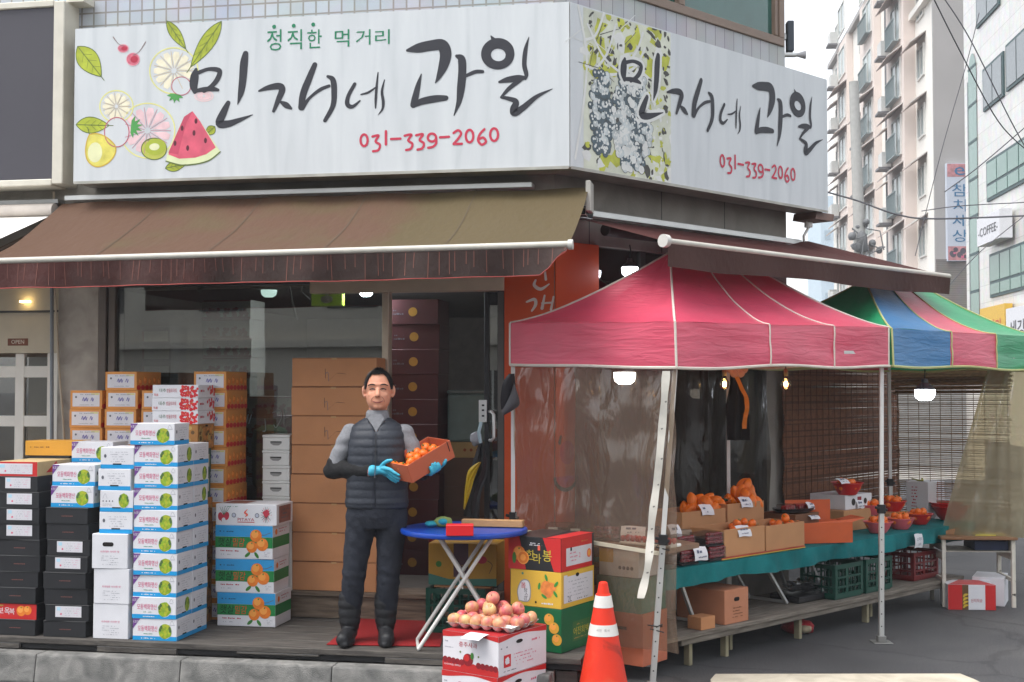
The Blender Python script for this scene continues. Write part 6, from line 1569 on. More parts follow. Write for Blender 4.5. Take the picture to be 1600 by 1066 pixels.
# raised boxes behind carrying bowls
PKr = simple_box('kraft_carton', .42, .34, .17, kr2); box_at(PKr, a_at(F2, 1338, .50, .8), .52, CZ, .34, 'tan carton under the flat printed box and top red bowl', None, F2)
def deco_fl(m, fr, rt, lf, tp, w, d, h):
    m.disc(fr, w * .3, h * .5, .03, blackp, .001); m.disc(fr, w * .75, h * .5, .025, blackp, .001); m.rect(fr, w * .45, .02, w * .6, h - .02, straw, .001)
box_at(simple_box('printed_flat_box', .42, .34, .12, board_w, deco_fl), a_at(F2, 1338, .46, .9), .48, CZ + .171, .34, 'flat white printed box under the top red bowl of mandarins', None, F2)
box_at(simple_box('kraft_carton', .34, .3, .10, kr2), a_at(F2, 1385, .40, .8), .52, CZ, .30, 'low tan carton under the two rear bowls of mandarins', None, F2)
redb, pinkb = M('bowl_red', '#c01f22', .32, .05, spec=.5), M('bowl_pink', '#d4606a', .35, .05, spec=.5)
def p_bowl(name, mat):
    m = MB(); r = .115; m.lathe([(r * .55, 0), (r * .58, .004), (r * .8, .04), (r * .97, .085), (r * 1.06, .088), (r * 1.06, .093), (r * .95, .092), (r * .78, .045), (r * .5, .010), (0, .010)], mat, 32); o = put(name, m); o['category'] = 'bowl'; return Proto(o)
PBr_, PBp_ = p_bowl('fruit_bowl', redb), p_bowl('fruit_bowl', pinkb)
BG = 'plastic bowls of mandarins on the fruit table'
def bowl(proto, px, b, z, lb, inlb, n=(10, 5), s=1.0):
    Mw = T2(px, b, z); proto.at(Mw @ Matrix.Scale(s, 4), lb, BG)
    if n: heap(PMand, F2, a_at(F2, px, b, z), b, z + .036, .076 * s, .074 * s, n, .032, inlb, inlb.replace('mandarin', 'mandarins'), len(n), .62)
bowl(PBr_, 1324, .44, CZ + .292, 'red bowl standing highest, on the flat printed box', 'mandarin in the highest red bowl', (10, 5), 1.12)
bowl(PBp_, 1358, .46, CZ + .101, 'pink bowl at the rear beside the second tent leg', 'mandarin in the rear pink bowl by the tent leg')
bowl(PBr_, 1395, .42, CZ + .101, 'red bowl at the rear just right of the second tent leg', 'mandarin in the rear red bowl by the tent leg', (10, 6))
bowl(PBp_, 1372, .74, CZ, 'pink bowl in front, partly hidden by the second tent leg', 'mandarin in the front pink bowl behind the tent leg')
bowl(PBp_, 1407, .72, CZ, 'pink bowl in front, just right of the second tent leg', 'mandarin in the front pink bowl right of the tent leg')
bowl(PBr_, 1436, .64, CZ, 'red bowl of mandarins above the hanging price tag', 'mandarin in the red bowl above the hanging tag')
bowl(PBr_, 1485, .66, CZ, 'wide empty red bowl at the right table end, lower of two', None, None, 1.35)
bowl(PBr_, 1478, .60, CZ + .04, 'empty red bowl nested in the wide one at the table end', None, None, 1.2)
price_tag(T2(1322, .50, CZ + .292 + .10), .13, .075, 'grey backed price tag on top of the highest red bowl', None, 1.0)
price_tag(T2(1345, .50, CZ + .172), .10, .08, 'white price tag before the flat printed box', None, .3)
o = price_tag(T2(1435, .905, TZ - .135), .13, .115, 'white price tag hanging over the teal cloth edge', (('소맥이', .5, .26), ('10개', .16, .2)), .02)
# tall white box
def deco_tw(m, fr, rt, lf, tp, w, d, h):
    m.rect(fr, w * .56, .001, w * .585, h - .001, M('print_crimson'), .001); m.scrib(lf, .05, h * .2, .12, h * .9, M('print_crimson'), 8, .4)
ptw = simple_box('tall_white_box', .29, .22, .33, board_w, deco_tw); box_at(ptw, a_at(F2, 1447, .38, .8), .48, CZ, .22, 'tall white carton with red edge line behind the bowls', None, F2)
m = MB(); 
for k in range(5): m.stroke(Matrix.Rotation(.6 * k, 4, 'Z') @ Matrix.Rotation(.5, 4, 'X'), [(0, 0, .03), (.05, .02, .025), (.09, .05, .006)], M('leaf_yellow', '#a8a046', .6), 0)
tag(put('dry_leaves', m, None, T2(1440, .38, CZ + .335)), 'yellowed leaves lying on the tall white carton', 'leaves')

# ---- under the table
def deco_k(m, fr, rt, lf, tp, w, d, h): m.scrib(fr, w * .3, h * .15, w * .8, h * .5, M('kraft_edge'), 4, .4)
pk = simple_box('cardboard_carton', .28, .42, .235, M('kraft_salmon', '#b5795a', .75, .08), deco_k, .003); o = box_at(pk, a_at(F2, 1153, .88, .3), .87, .227, .42, 'brown carton with dark hand hole on the low plank shelf', None, F2)
handhole(o, .28, .42, .235, .14, .165, .032, .014)
box_at(simple_box('small_carton', .15, .12, .085, kraft), a_at(F2, 1096, .82, .27), .87, .227, .12, 'small brown carton beside the larger one on the plank shelf', None, F2)
crg, crr = M('crate_green', '#0d4437', .45, .12), M('crate_red', '#6e1718', .45, .12)
def p_crate(name, w, d, h, mat):
    m = MB(); tk = .012
    m.box(-w / 2 + .01, w / 2 - .01, -d / 2 + .01, d / 2 - .01, 0, .012, mat)
    for sx in (-1, 1):
        for sy in (-1, 1): m.box(sx * w / 2 - (sx > 0) * .03, sx * w / 2 + (sx < 0) * .03, sy * d / 2 - (sy > 0) * .03, sy * d / 2 + (sy < 0) * .03, .0125, h - .0005, mat)
    n = 4
    for k in range(n):
        z0 = .013 + (h - .05) * k / (n - 1); zz = z0 + (.034 if k in (0, n - 1) else .014)
        for sy in (-1, 1): m.box(-w / 2 + .0305, w / 2 - .0305, sy * (d / 2 - .006) - .005, sy * (d / 2 - .006) + .005, z0, zz, mat)
        for sx in (-1, 1): m.box(sx * (w / 2 - .006) - .005, sx * (w / 2 - .006) + .005, -d / 2 + .0305, d / 2 - .0305, z0, zz, mat)
    nv = max(3, int(w / .055))
    for k in range(1, nv):
        x = -w / 2 + w * k / nv; wd = .034 if k == nv // 2 else .008
        for sy in (-1, 1): m.box(x - wd / 2, x + wd / 2, sy * (d / 2 - .0065) - .0035, sy * (d / 2 - .0065) + .0035, .014, h - .002, mat)
    nd = max(3, int(d / .055))
    for k in range(1, nd):
        y = -d / 2 + d * k / nd
        for sx in (-1, 1): m.box(sx * (w / 2 - .0065) - .0035, sx * (w / 2 - .0065) + .0035, y - .004, y + .004, .014, h - .002, mat)
    o = put(name, m); o['category'] = 'crate'; return Proto(o)
pcr = p_crate('plastic_crate', .40, .32, .27, crg)
for k, (px, lb) in enumerate(((1303, 'green plastic crate on the plank shelf, beside the foil trays'), (1350, 'green plastic crate on the plank shelf, touching the second tent leg'))): pcr.at(F2 @ Matrix.Translation((a_at(F2, px, .7, .3) + .0, -.68, .227)), lb, 'green crates under the fruit table')
prr = p_crate('plastic_crate', .42, .32, .24, crr); prr.at(F2 @ Matrix.Translation((a_at(F2, 1424, .64, .3), -.62, .227)), 'dark red plastic crate on the plank shelf right of the second tent leg')
foil = M('foil', '#c8c9cc', .22, .1, metal=.95, bump=.8, bscale=30)
for k in range(3):
    m = MB(); m.grid(lambda u, v: ((u - .5) * .34, (v - .5) * .2, .012 * math.sin(u * 14 + k) * math.sin(v * 9) + .02 * (abs(u - .5) * 2) ** 4), 20, 12, foil)
    tag(put('foil_sheet', m, None, F2 @ Matrix.Translation((a_at(F2, 1252, .62, .33) + .03 * k, -.62, .30 + .025 * k)) @ Matrix.Rotation(.15 * k, 4, 'Z')), ('lowest crumpled foil sheet under the fruit table', 'middle crumpled foil sheet under the fruit table', 'top crumpled foil sheet under the fruit table')[k], 'foil', 'crumpled foil sheets')
m = MB(); m.box(-.2, .2, -.14, .14, 0, .05, blackp); tag(put('dark_box', m, None, F2 @ Matrix.Translation((a_at(F2, 1252, .62, .3), -.60, .227)), bevel=.01), 'low dark box under the crumpled foil sheets', 'box')
# red net bag
netm = M('net_red', '#b3202c', .5, .25, scale=40, bump=.8, bscale=120); bagb = M('bag_beige', '#a89a80', .7, .3, scale=20)
Pn = onZ(1250, 992, 0); m = MB(); m.ball((Pn.x, Pn.y + .06, .05), (.13, .09, .055), netm, 22, 14, None, lambda p: p * (1 + .18 * hn(p.x * 3, p.y * 3 + p.z * 2))); ob_ = put('net_bag', m, center=True); tag(ob_, 'small red net bag lying on the asphalt under the plank shelf', 'bag')
m = MB(); m.ball((Pn.x + .035, Pn.y + .01, .045), (.06, .05, .035), bagb, 16, 10); put('contents', m, ob_)
# ---- apron and ribbon hanging behind the tent pole
P_ = onY(1152, 590, 10.05); m = MB(); apr = M('apron_black', '#161517', .85, .15)
def apf(u, v):
    w_ = .035 + .05 * min(1, v * 2.2); p = onY(1150 + 4 * v, 588 + 100 * v, 9.95); return V((p.x + (u - .5) * 2 * w_, p.y + .03 * math.sin(u * 9 + v * 2), p.z))
m.grid(apf, 18, 16, apr); o = put('apron', m, center=True); tag(o, 'black apron hanging from the tent frame next to a bulb', 'apron')
m = MB(); rb = M('ribbon_orange', '#cc7a1c', .6, .1); pts = [onY(x, y, 9.9) for x, y in ((1151, 588), (1158, 605), (1166, 622), (1167, 640), (1164, 655), (1163, 670))]
q = catmull([tuple(p) for p in pts], 6); wd = .034; m.add([V(p) + V((-wd / 2, .01 * math.sin(i), 0)) for i, p in enumerate(q)] + [V(p) + V((wd / 2, 0, 0)) for p in q], [(i, len(q) + i, len(q) + i + 1, i + 1) for i in range(len(q) - 1)], rb, True); put('ribbon', m, o)
m = MB()
for k in range(5): p = onY(1142 + 5 * k, 577 + (k % 2) * 6, 9.85); m.ball(p, (.035, .03, .035), M('cloth_peach', '#c08a76', .8, .1), 10, 8)
tag(put('bunched_cloth', m, center=True), 'pinkish bunched cloth tied to the tent frame above the apron', 'cloth')

# ================================================================ SMALL TABLE BEHIND THE CLEAR SHEET
AB = lambda u, inn, z: V((TA.x + (TB.x - TA.x) * u, TA.y + (TB.y - TA.y) * u, z)) - nrmAB * inn
bt = empty('board_table', AB(.55, .3, 0)); tag(bt, 'board table behind the clear plastic sheet, carrying berries', 'table')
ZT = .86; m = MB(); ply = M('plywood', '#8d6f4c'); cn_ = [AB(.10, .06, ZT), AB(.93, .06, ZT), AB(.93, .45, ZT), AB(.60, .62, ZT), AB(.16, .16, ZT)]
m.add([p + V((0, 0, -.03)) for p in cn_] + cn_, [(4, 3, 2, 1, 0), (5, 6, 7, 8, 9)] + [(i, (i + 1) % 5, 5 + (i + 1) % 5, 5 + i) for i in range(5)], M('board_brown', '#7d6350', .7, .15)); put('tabletop', m, bt)
m = MB(); m.bar(AB(.06, -.055, .915), AB(.93, -.06, .845), .02, .022, M('strip_cream', '#bdb6a2', .6)); tag(put('wooden_strip', m, center=True), 'thin cream strip running along the outside of the clear sheet', 'strip')
for u, inn in ((.14, .1), (.74, .28), (.6, .5)):
    p = AB(u, inn, 0); m = MB(); m.box(p.x - .015, p.x + .015, p.y - .015, p.y + .015, .002 if u > .3 else DZ + .01, ZT - .031, alu); put('leg', m, bt)
rAB = math.atan2(TB.y - TA.y, TB.x - TA.x)
for k, (u, inn, lb) in enumerate(((.24, .16, 'labelled cherry pack nearest the glass door behind the clear sheet'), (.37, .18, 'labelled cherry pack second from the glass door behind the clear sheet'), (.50, .22, 'cherry pack showing most red behind the clear sheet'))):
    Mw = frame(AB(u, inn, ZT + .002), R1 - .05); (PCl if k < 2 else PCk).at(Mw, lb, 'cherry packs behind the clear sheet'); cherries(Mw, .185, .16, .093, f'cherry in the {("first", "second", "third")[k]} pack behind the clear sheet', 7 if k < 2 else 21)
Mw = frame(AB(.66, .30, ZT + .002), R1); m = MB(); m.box(-.12, .12, -.08, .08, 0, .09, M('box_charcoal', '#2c2b2f', .5, .1)); tag(put('charcoal_box', m, None, Mw, bevel=.004), 'charcoal box beside the cherry packs behind the clear sheet', 'box')
price_tag(frame(AB(.68, .16, ZT + .05), R1), .16, .08, 'white price tag behind the clear sheet near the front tent leg', None, .8)
for k in range(2):
    Mw = frame(AB(.72 + .14 * k, .14, ZT + .002), rAB); m = MB(); m.box(-.1, .1, -.07, .07, 0, .02, foam); tag(put('foam_tray', m, None, Mw, bevel=.006), ('white foam tray of berries, left of two behind the clear sheet', 'white foam tray of berries, right of two by the tent leg')[k], 'tray', 'foam trays of berries')
    for i in range(12): PSy.at(Mw @ Matrix.Translation((-.08 + .032 * (i % 6), -.045 + .05 * (i // 6) + R.uniform(-.01, .01), .018)) @ Matrix.Rotation(R.uniform(-.4, .4), 4, 'X'), f'red berry on the {("left", "right")[k]} foam tray behind the clear sheet', 'berries on the foam trays')
yb = simple_box('yellow_white_box', .30, .26, .19, board_w, lambda m, fr, rt, lf, tp, w, d, h: (m.rect(fr, .001, h * .45, .11, h - .001, M('carton_yellow', '#d6ac3c', .55, .06), .001), [m.disc(fr, .16 + .03 * k, h * .3, .012, greyd, .001) for k in range(4)], m.rect(fr, .12, h * .55, .28, h * .9, paper, .0012)))
Mw = frame(AB(.64, .20, .655), rAB); yb.at(Mw, 'white and yellow carton under the board table behind the clear sheet')
tlb = simple_box('teal_box', .34, .3, .22, M('carton_teal', '#3f7468', .6, .1)); tlb.at(frame(AB(.64, .22, .43), rAB), 'teal carton under the white and yellow one behind the sheet')
sal = simple_box('salmon_box', .36, .3, .33, M('carton_salmon', '#b5664a', .65, .1), lambda m, fr, rt, lf, tp, w, d, h: m.rect(fr, .14, .22, .24, .24, hole, .001)); sal.at(frame(AB(.64, .22, .10), rAB), 'salmon carton lowest behind the clear sheet and the cone')

# ================================================================ BOX TRIO, APPLE BOXES, ROUND TABLE
def corner_box(pc, w, d, rz): return V((pc.x, pc.y, 0)) - V((math.cos(rz) * w / 2 - math.sin(rz) * (-d / 2), math.sin(rz) * w / 2 + math.cos(rz) * (-d / 2), 0))
rz3 = -.56; pc = onZ(877, 1022, DZ)
yel = M('carton_yellow', '#d6ac3c', .55, .06); grn3 = M('carton_deep_green', '#12603a', .45, .08)
w, d, h = .375, .43, .265; m = MB(); carton(m, w, d, h, grn3, False); fr, rt, lf, tp = boxfr(w, d, h)
m.rect(rt, .14, .05, .36, .17, M('carton_olive_patch', '#3c6a3a', .5), .001); m.text(rt, '어진희백', .15, .085, .048, M('print_gold_bright', '#c2b040', .5, 0), .0016, w=.19); m.scrib(rt, .15, .06, .34, .075, M('print_straw'), 1, .5, .0016); m.scrib(rt, .18, .14, .3, .16, M('print_straw'), 1, .5, .0016)
for x, y in ((.29, .2), (.325, .15), (.345, .08)): fruit(m, fr, x, y, .035, .002, M('fruit_gold', '#d9a03a', .5, .2))
o = put('green_box', m, None, frame(corner_box(pc, w, d, rz3) + V((0, 0, DZ + .001)), rz3), bevel=.003); tag(o, 'large deep green carton at the bottom of the three behind the cone', 'box')
zz = DZ + .002 + h
w, d, h = .365, .42, .222; m = MB(); carton(m, w, d, h, yel, False); fr, rt, lf, tp = boxfr(w, d, h)
m.poly(fr, catmull([(.06, .03), (.05, .09), (.075, .15), (.11, .165), (.14, .15), (.15, .09), (.14, .035), (.10, .025), (.06, .03)], 4)[:-1], M('seal_grey', '#8f9296', .6), .001); m.poly(fr, catmull([(.065, .035), (.056, .09), (.08, .145), (.11, .158), (.135, .145), (.144, .09), (.134, .04), (.10, .031), (.065, .035)], 4)[:-1], board_w, .0016)
m.text(fr, '봄', .08, .11, .035, tomr, .0022); m.text(fr, '탐', .102, .085, .026, ink, .0022); m.text(fr, '스', .105, .06, .022, ink, .0022); m.text(fr, '감', .10, .035, .025, ink, .0022)
for x, y, r in ((.26, .13, .036), (.295, .125, .034), (.272, .10, .036), (.25, .112, .03)): m.disc(fr, x, y, r, M('fruit_coral', '#df8340', .5, .25, scale=30), .0012 + .0006 * R.random(), rough=.05)
for x, y, rt_ in ((.26, .185, 1.9), (.21, .13, 1.4), (.33, .15, .9), (.325, .09, 2.2), (.245, .07, 2.6)): m.disc(fr, x, y, .022, M('print_leaf_bright', '#2f8a3e', .5), .002, .009, rot=rt_)
m.disc(fr, .185, .03, .007, hole, .0012); m.disc(fr, .09, .2, .008, M('print_green'), .0012); m.scrib(fr, .22, .018, .31, .034, board_w, 1, .7)
m.rect(rt, .03, .03, .40, .19, stk, .001); m.rect(rt, .03, .165, .075, .2, stk, .0014); m.scrib(rt, .05, .06, .36, .17, greyp, 5, .35, .0018, .55); m.text(rt, '2L', .08, .035, .035, greyd, .0018); m.scrib(rt, .16, .035, .38, .05, greyd, 1, .5, .0018)
o = put('yellow_box', m, None, frame(corner_box(pc, w, d, rz3) + V((.0, .0, zz)), rz3), bevel=.003); tag(o, 'yellow citrus carton with white label in the middle of the three behind the cone', 'box'); 
m = MB(); m.disc(rt, .20, .19, .022, hole, .002, .012); put('hand_hole', m, o, WM[o.as_pointer()])
zz += h + .001
w, d, h = .38, .42, .205; m = MB(); carton(m, w, d, h, bl_m, False, None); fr, rt, lf, tp = boxfr(w, d, h)
m.poly(fr, [(.001, .001), (.13, .001), (.08, h - .001), (.001, h - .001)], redp, .001); m.poly(fr, [(.33, .001), (w - .001, .001), (w - .001, h - .001), (.25, h - .001)], redp, .001)
fruit(m, fr, .08, .10, .045, .0018); m.disc(fr, .11, .075, .042, orangel, .003); m.disc(fr, .11, .075, .036, orangep, .0034); m.disc(fr, .11, .075, .02, orangel, .0038); m.disc(fr, .045, .07, .014, leafp, .0032, .035)
for ch, x, y, hh, cc in (('한', .135, .065, .06, 'gold'), ('라', .185, .045, .06, 'gold'), ('봉', .25, .06, .07, 'gold')): m.text(fr, ch, x, y, hh, M('print_gold_bright'), .0022)
m.rect(fr, .215, .125, .232, .155, M('print_coral'), .002); m.scrib(fr, .15, .15, .25, .172, board_w, 2, .6, .0018)
m.poly(tp, [(.001, .001), (.26, .001), (.20, d - .001), (.001, d - .001)], M('carton_lid_dark', '#3a3432', .3, .1), .0008); m.rect(tp, .27, .001, w - .001, d - .001, redp, .0008)
m.rect(rt, .001, .001, d - .03, h - .001, redp, .0008); m.rect(rt, .06, .03, .385, .14, stk, .0014); m.disc(rt, .35, .085, .028, M('print_coral'), .002); m.disc(rt, .35, .085, .02, orangel, .0024); m.scrib(rt, .10, .05, .2, .12, M('print_rose'), 3, .4, .002); m.text(rt, '2', .22, .07, .03, M('print_rose'), .002); m.scrib(rt, .22, .16, .34, .175, M('gold'), 1, .6, .0014)
m.rect(rt, .11, .12, .13, .142, hole, .0022)
o = put('red_black_box', m, None, frame(corner_box(pc, w, d, rz3) + V((0, .0, zz)), rz3), bevel=.003); tag(o, 'red and black citrus carton topmost of the three behind the cone', 'box')
# apple boxes
rza = -.62; pa = onZ(777, 1124, 0.0); wa, da, ha = .40, .49, .227
apple_w = M('carton_apple_white', '#d9d6da', .5, .05)
def p_applebox():
    w, d, h = wa, da, ha; m = MB(); carton(m, w, d, h, apple_w, False); fr, rt, lf, tp = boxfr(w, d, h)
    def wave(f, L, ph):
        pts = [(L * k / 16, h - .012 - .022 * (.5 + .5 * math.cos(ph + k / 16 * 5.5))) for k in range(17)]; m.poly(f, pts + [(L - .0005, h - .0005), (.0005, h - .0005)], redp, .0008)
    wave(fr, w, 0); wave(rt, d, 0.4); m.rect(tp, .001, .001, w - .001, d - .001, M('carton_lid_red', '#a8262a', .5, .1), .0006)
    pts = [(0.0005, .0005)] + [(w * k / 20, .055 + .012 * abs(math.sin(k * 1.25)) - .02 * (k / 20)) for k in range(21)] + [(w - .0005, .0005)]
    m.poly(fr, pts, redp, .0008)
    for k in range(13):
        if 5 <= k <= 7: continue
        m.disc(fr, .02 + .03 * k, .062 - .0015 * k, .018, M('print_apple', '#8a1a24', .5, .2, scale=30), .0014)
    m.disc(fr, .185, .075, .036, M('print_apple'), .0016); m.disc(fr, .175, .085, .02, redp, .002); m.disc(fr, .215, .10, .012, leafp, .0026, .02); m.disc(fr, .13, .115, .006, leafd, .0016); m.disc(fr, .26, .10, .006, leafd, .0016)
    m.text(fr, '충주사과', .12, .145, .03, M('print_crimson'), .0014, w=.13); m.scrib(fr, .015, .16, .06, .175, greyp, 1, .6); m.scrib(fr, .015, .13, .08, .14, greyp, 1, .5); m.text(fr, 'CHUNGJU APPLE', .012, .028, .012, board_w, .0014, w=.12)
    m.rect(rt, .05, .045, .12, .115, tomr, .001); m.disc(rt, .085, .08, .022, board_w, .0016, rough=.2); m.scrib(rt, .14, .04, .40, .12, M('print_rose'), 4, .35, .001, .5); m.scrib(rt, .04, .018, .18, .03, greyd, 1, .5); m.scrib(rt, .02, .15, .12, .165, greyd, 1, .6); m.scrib(rt, .33, .15, .46, .175, M('print_rose'), 1, .5)
    o = put('apple_box', m, bevel=.003); o['category'] = 'box'
    m = MB(); m.disc(rt, d * .42, h * .77, .034, hole, .0016, .011, rot=.0); put('hand_hole', m, o)
    return Proto(o)
pab = p_applebox(); ca = corner_box(pa, wa, da, rza)
pab.at(frame(ca + V((0, 0, .002)), rza), 'white and red apple carton standing on the asphalt, lower of two', 'apple cartons'); pab.at(frame(ca + V((.004, .003, .003 + ha)), rza + .01), 'white and red apple carton carrying the apple tray, upper of two', 'apple cartons')
AZ = .004 + 2 * ha
Mt = frame(ca + V((-.01, .01, AZ)), rza + .12)
tray_m = M('tray_white', '#dedcd8', .55, .04)
m = MB(); nx, ny = 6, 4; tw, td = .44, .34
def trf(u, v):
    x, y = (u - .5) * tw, (v - .5) * td; cx = (u * nx) % 1 - .5; cy = (v * ny) % 1 - .5; q = min(1, math.hypot(cx, cy) * 2)
    ed = min(u, 1 - u, v, 1 - v); z = .034 - .03 * (1 - q * q) ** .8 if ed > .02 else .036
    return (x, y, z)
m.grid(trf, nx * 8, ny * 8, tray_m); m.grid(lambda u, v: (lambda p: (p[0], p[1], p[2] - .003))(trf(u, v)), nx * 8, ny * 8, tray_m)
tag(put('fruit_tray', m, None, Mt), 'white moulded tray of apples on the upper apple carton', 'tray')
def apple_mat():
    m = bpy.data.materials.new('apple_skin'); m.use_nodes = True; MATS['apple_skin'] = m
    n, l = m.node_tree.nodes, m.node_tree.links; p = n["Principled BSDF"]; tc = n.new("ShaderNodeTexCoord"); oi = n.new("ShaderNodeObjectInfo")
    mp = n.new("ShaderNodeMapping"); mp.inputs["Scale"].default_value = (30, 30, 6); ad = n.new("ShaderNodeVectorMath"); ad.operation = 'ADD'; l.new(tc.outputs["Object"], mp.inputs["Vector"]); l.new(mp.outputs[0], ad.inputs[0])
    mu = n.new("ShaderNodeMath"); mu.operation = 'MULTIPLY'; mu.inputs[1].default_value = 50; l.new(oi.outputs["Random"], mu.inputs[0]); l.new(mu.outputs[0], ad.inputs[1])
    a = n.new("ShaderNodeTexNoise"); a.inputs["Scale"].default_value = .8; a.inputs["Detail"].default_value = 5; l.new(ad.outputs[0], a.inputs["Vector"])
    a2 = n.new("ShaderNodeMath"); a2.operation = 'MULTIPLY_ADD'; a2.inputs[1].default_value = .45; l.new(oi.outputs["Random"], a2.inputs[0]); l.new(a.outputs["Fac"], a2.inputs[2])
    r = ramp(n, [(.40, '#b53a48'), (.6, '#bf5a60'), (.8, '#c98468'), (1.0, '#d2b078')]); l.new(a2.outputs[0], r.inputs["Fac"]); l.new(r.outputs[0], p.inputs["Base Color"]); p.inputs["Roughness"].default_value = .42
    return m
def apple_fn(p):
    rr = math.hypot(p.x, p.y); z = p.z * .9
    if p.z > 0: z -= .28 * max(0, 1 - rr * 2.4) ** 1.3
    else: z += .22 * max(0, 1 - rr * 2.6) ** 1.3
    return V((p.x * (1 + .06 * p.z), p.y * (1 + .06 * p.z), z))
m = MB(); m.ball((0, 0, .040), .042, apple_mat(), 22, 16, None, apple_fn); o = put('apple', m); o['category'] = 'apple'; m = MB(); m.tube([(0, 0, .062), (.003, 0, .075), (.008, .002, .082)], .0018, M('stem_brown'), 6); put('stem', m, o)
PA = Proto(o); AG = 'apples heaped on the white tray'
def apple(x, y, z, lb='red blushed apple in the heap on the white tray'):
    PA.at(Mt @ Matrix.Translation((x, y, z + .04)) @ Matrix.Rotation(R.uniform(0, 6.3), 4, 'Z') @ Matrix.Rotation(R.uniform(-1.2, 1.2), 4, 'X') @ Matrix.Translation((0, 0, -.04)), lb, AG)
for j in range(4):
    for i in range(6):
        if (i, j) in ((5, 0),): continue
        apple((i - 2.5) * tw / 6 * 1.02, (j - 1.5) * td / 4 * .98, .006)
for x, y in ((-.13, -.02), (-.05, .05), (.0, -.04), (.03, .07), (.10, -.02), (.13, .07), (-.12, .09)): apple(x, y, .064)
for x, y in ((-.01, .02),): apple(x, y, .122)
m = MB(); m.grid(lambda u, v: ((u - .5) * .13, -.08 + .10 * v, -.02 * (1 - v) ** 2 + .004), 6, 6, paper); tag(put('paper_sheet', m, None, frame(V((ca.x, ca.y, 0)), rza) @ Matrix.Translation((.06, -da / 2 + .005, AZ + .0))), 'blank white paper sheet tucked under the apple tray', 'paper')
# ---- round blue table
Ct = V((-.302, 8.11, DZ)); tblue = M('plastic_blue', '#123f9c', .3, .05, spec=.5)
rt_ = empty('round_table', Ct, .1); tag(rt_, 'round blue folding table with crossed white legs beside the man', 'table')
m = MB(); m.lathe([(.0, .70), (.385, .70), (.398, .706), (.402, .72), (.398, .732), (.388, .735), (.37, .729), (0, .728)], tblue, 56); put('tabletop', m, rt_, WM[rt_.as_pointer()])
legw = M('leg_enamel', '#d3d2cd', .35, .06)
for y, s_ in ((-.15, 1), (.15, 1)):
    for a, b in (((-.17, .70), (.26, .012)), ((.17, .70), (-.29, .012))):
        m = MB(); yo = .012 if a[0] < 0 else -.012; m.tube([(a[0], y + yo, a[1]), (b[0], y + yo, b[1])], .0125, legw, 12); put('leg', m, rt_, WM[rt_.as_pointer()])
m = MB(); m.tube([(-.29, -.162, .013), (-.29, .138, .013)], .010, legw, 10); m.tube([(.26, -.138, .013), (.26, .162, .013)], .010, legw, 10); m.tube([(-.02, -.16, .38), (-.02, .16, .38)], .006, legw, 8); put('crossbar', m, rt_, WM[rt_.as_pointer()])
TT = DZ + .7362
p = onZ(718, 836, TT); m = MB(); m.box(-.082, .082, -.05, .05, 0, .064, M('box_red_bright', '#cf2026', .4, .05)); tag(put('red_case', m, None, frame(V((p.x, p.y + .05, TT - .006)), .02), bevel=.003), 'small bright red case lying on the blue round table', 'case')
p = onZ(770, 822, TT); m = MB(); m.box(-.2, .2, -.03, .03, 0, .045, M('pine_plank', '#b58a5c', .6, .15, stretch=(2, 20, 20))); tag(put('wooden_plank', m, None, frame(V((p.x, p.y, TT - .004)), -.22), bevel=.004), 'short pale wooden plank lying on the blue round table', 'plank')
p = onZ(690, 822, TT); m = MB(); m.ball((0, 0, .03), (.06, .045, .035), M('sponge_green', '#8fa05a', .8, .3, scale=40), 18, 12, None, lambda q: q * (1 + .12 * hn(q.x * 4, q.z * 4))); m.ball((-.075, -.01, .018), (.045, .03, .02), M('glove_teal_cloth', '#2fa3b5', .7, .2), 14, 8, None, lambda q: q * (1 + .3 * hn(q.x * 3, q.y * 5))); m.ball((.0, -.035, .035), (.03, .016, .02), M('glove_teal_cloth'), 12, 8)
tag(put('sponge_bundle', m, None, frame(V((p.x + .01, p.y, TT - .004)), 0)), 'bundle of green net and teal rubber gloves on the blue table', 'bundle')
# crate and yellow carton behind the table
pcr2 = p_crate('plastic_crate', .40, .30, .30, M('crate_dark_green', '#124a3c', .45, .1)); pcr2.at(F1 @ Matrix.Translation((a_at(F1, 713, .62, .4), -.50, DZ + .001)), 'dark green plastic crate under the yellow carton behind the round table')
m = MB(); m.box(-.19, .19, -.12, .12, 0, .01, kraft); tag(put('card_sheet', m, None, F1 @ Matrix.Translation((a_at(F1, 722, .62, .55), -.50, DZ + .303))), 'flat cardboard sheet between the dark green crate and the yellow carton', 'card')
def deco_y(m, fr, rt, lf, tp, w, d, h):
    m.rect(fr, .17, h * .2, .27, h - .001, M('print_plum', '#4a2a38', .5, .1), .001); m.text(fr, '한라', .195, h * .32, .05, M('print_straw'), .0016, w=.05)
    m.poly(fr, [(.001, .001), (w - .001, .001), (w - .001, .05), (.14, .04), (.001, .075)], M('carton_teal'), .001)
    m.disc(fr, .07, h * .5, .02, leafp, .001); m.disc(fr, .36, h * .62, .035, M('print_crimson'), .001, .025); m.stroke(fr, [(.40, h * .6, .006), (.43, h * .5, .006), (.41, h * .3, .004)], M('print_umber'), .001)
pyl = simple_box('yellow_carton', .46, .28, .275, M('carton_ochre', '#b3872e', .6, .08), deco_y, .004); pyl.at(F1 @ Matrix.Translation((a_at(F1, 722, .62, .7), -.47, DZ + .316)), 'ochre yellow citrus carton behind the legs of the round table')
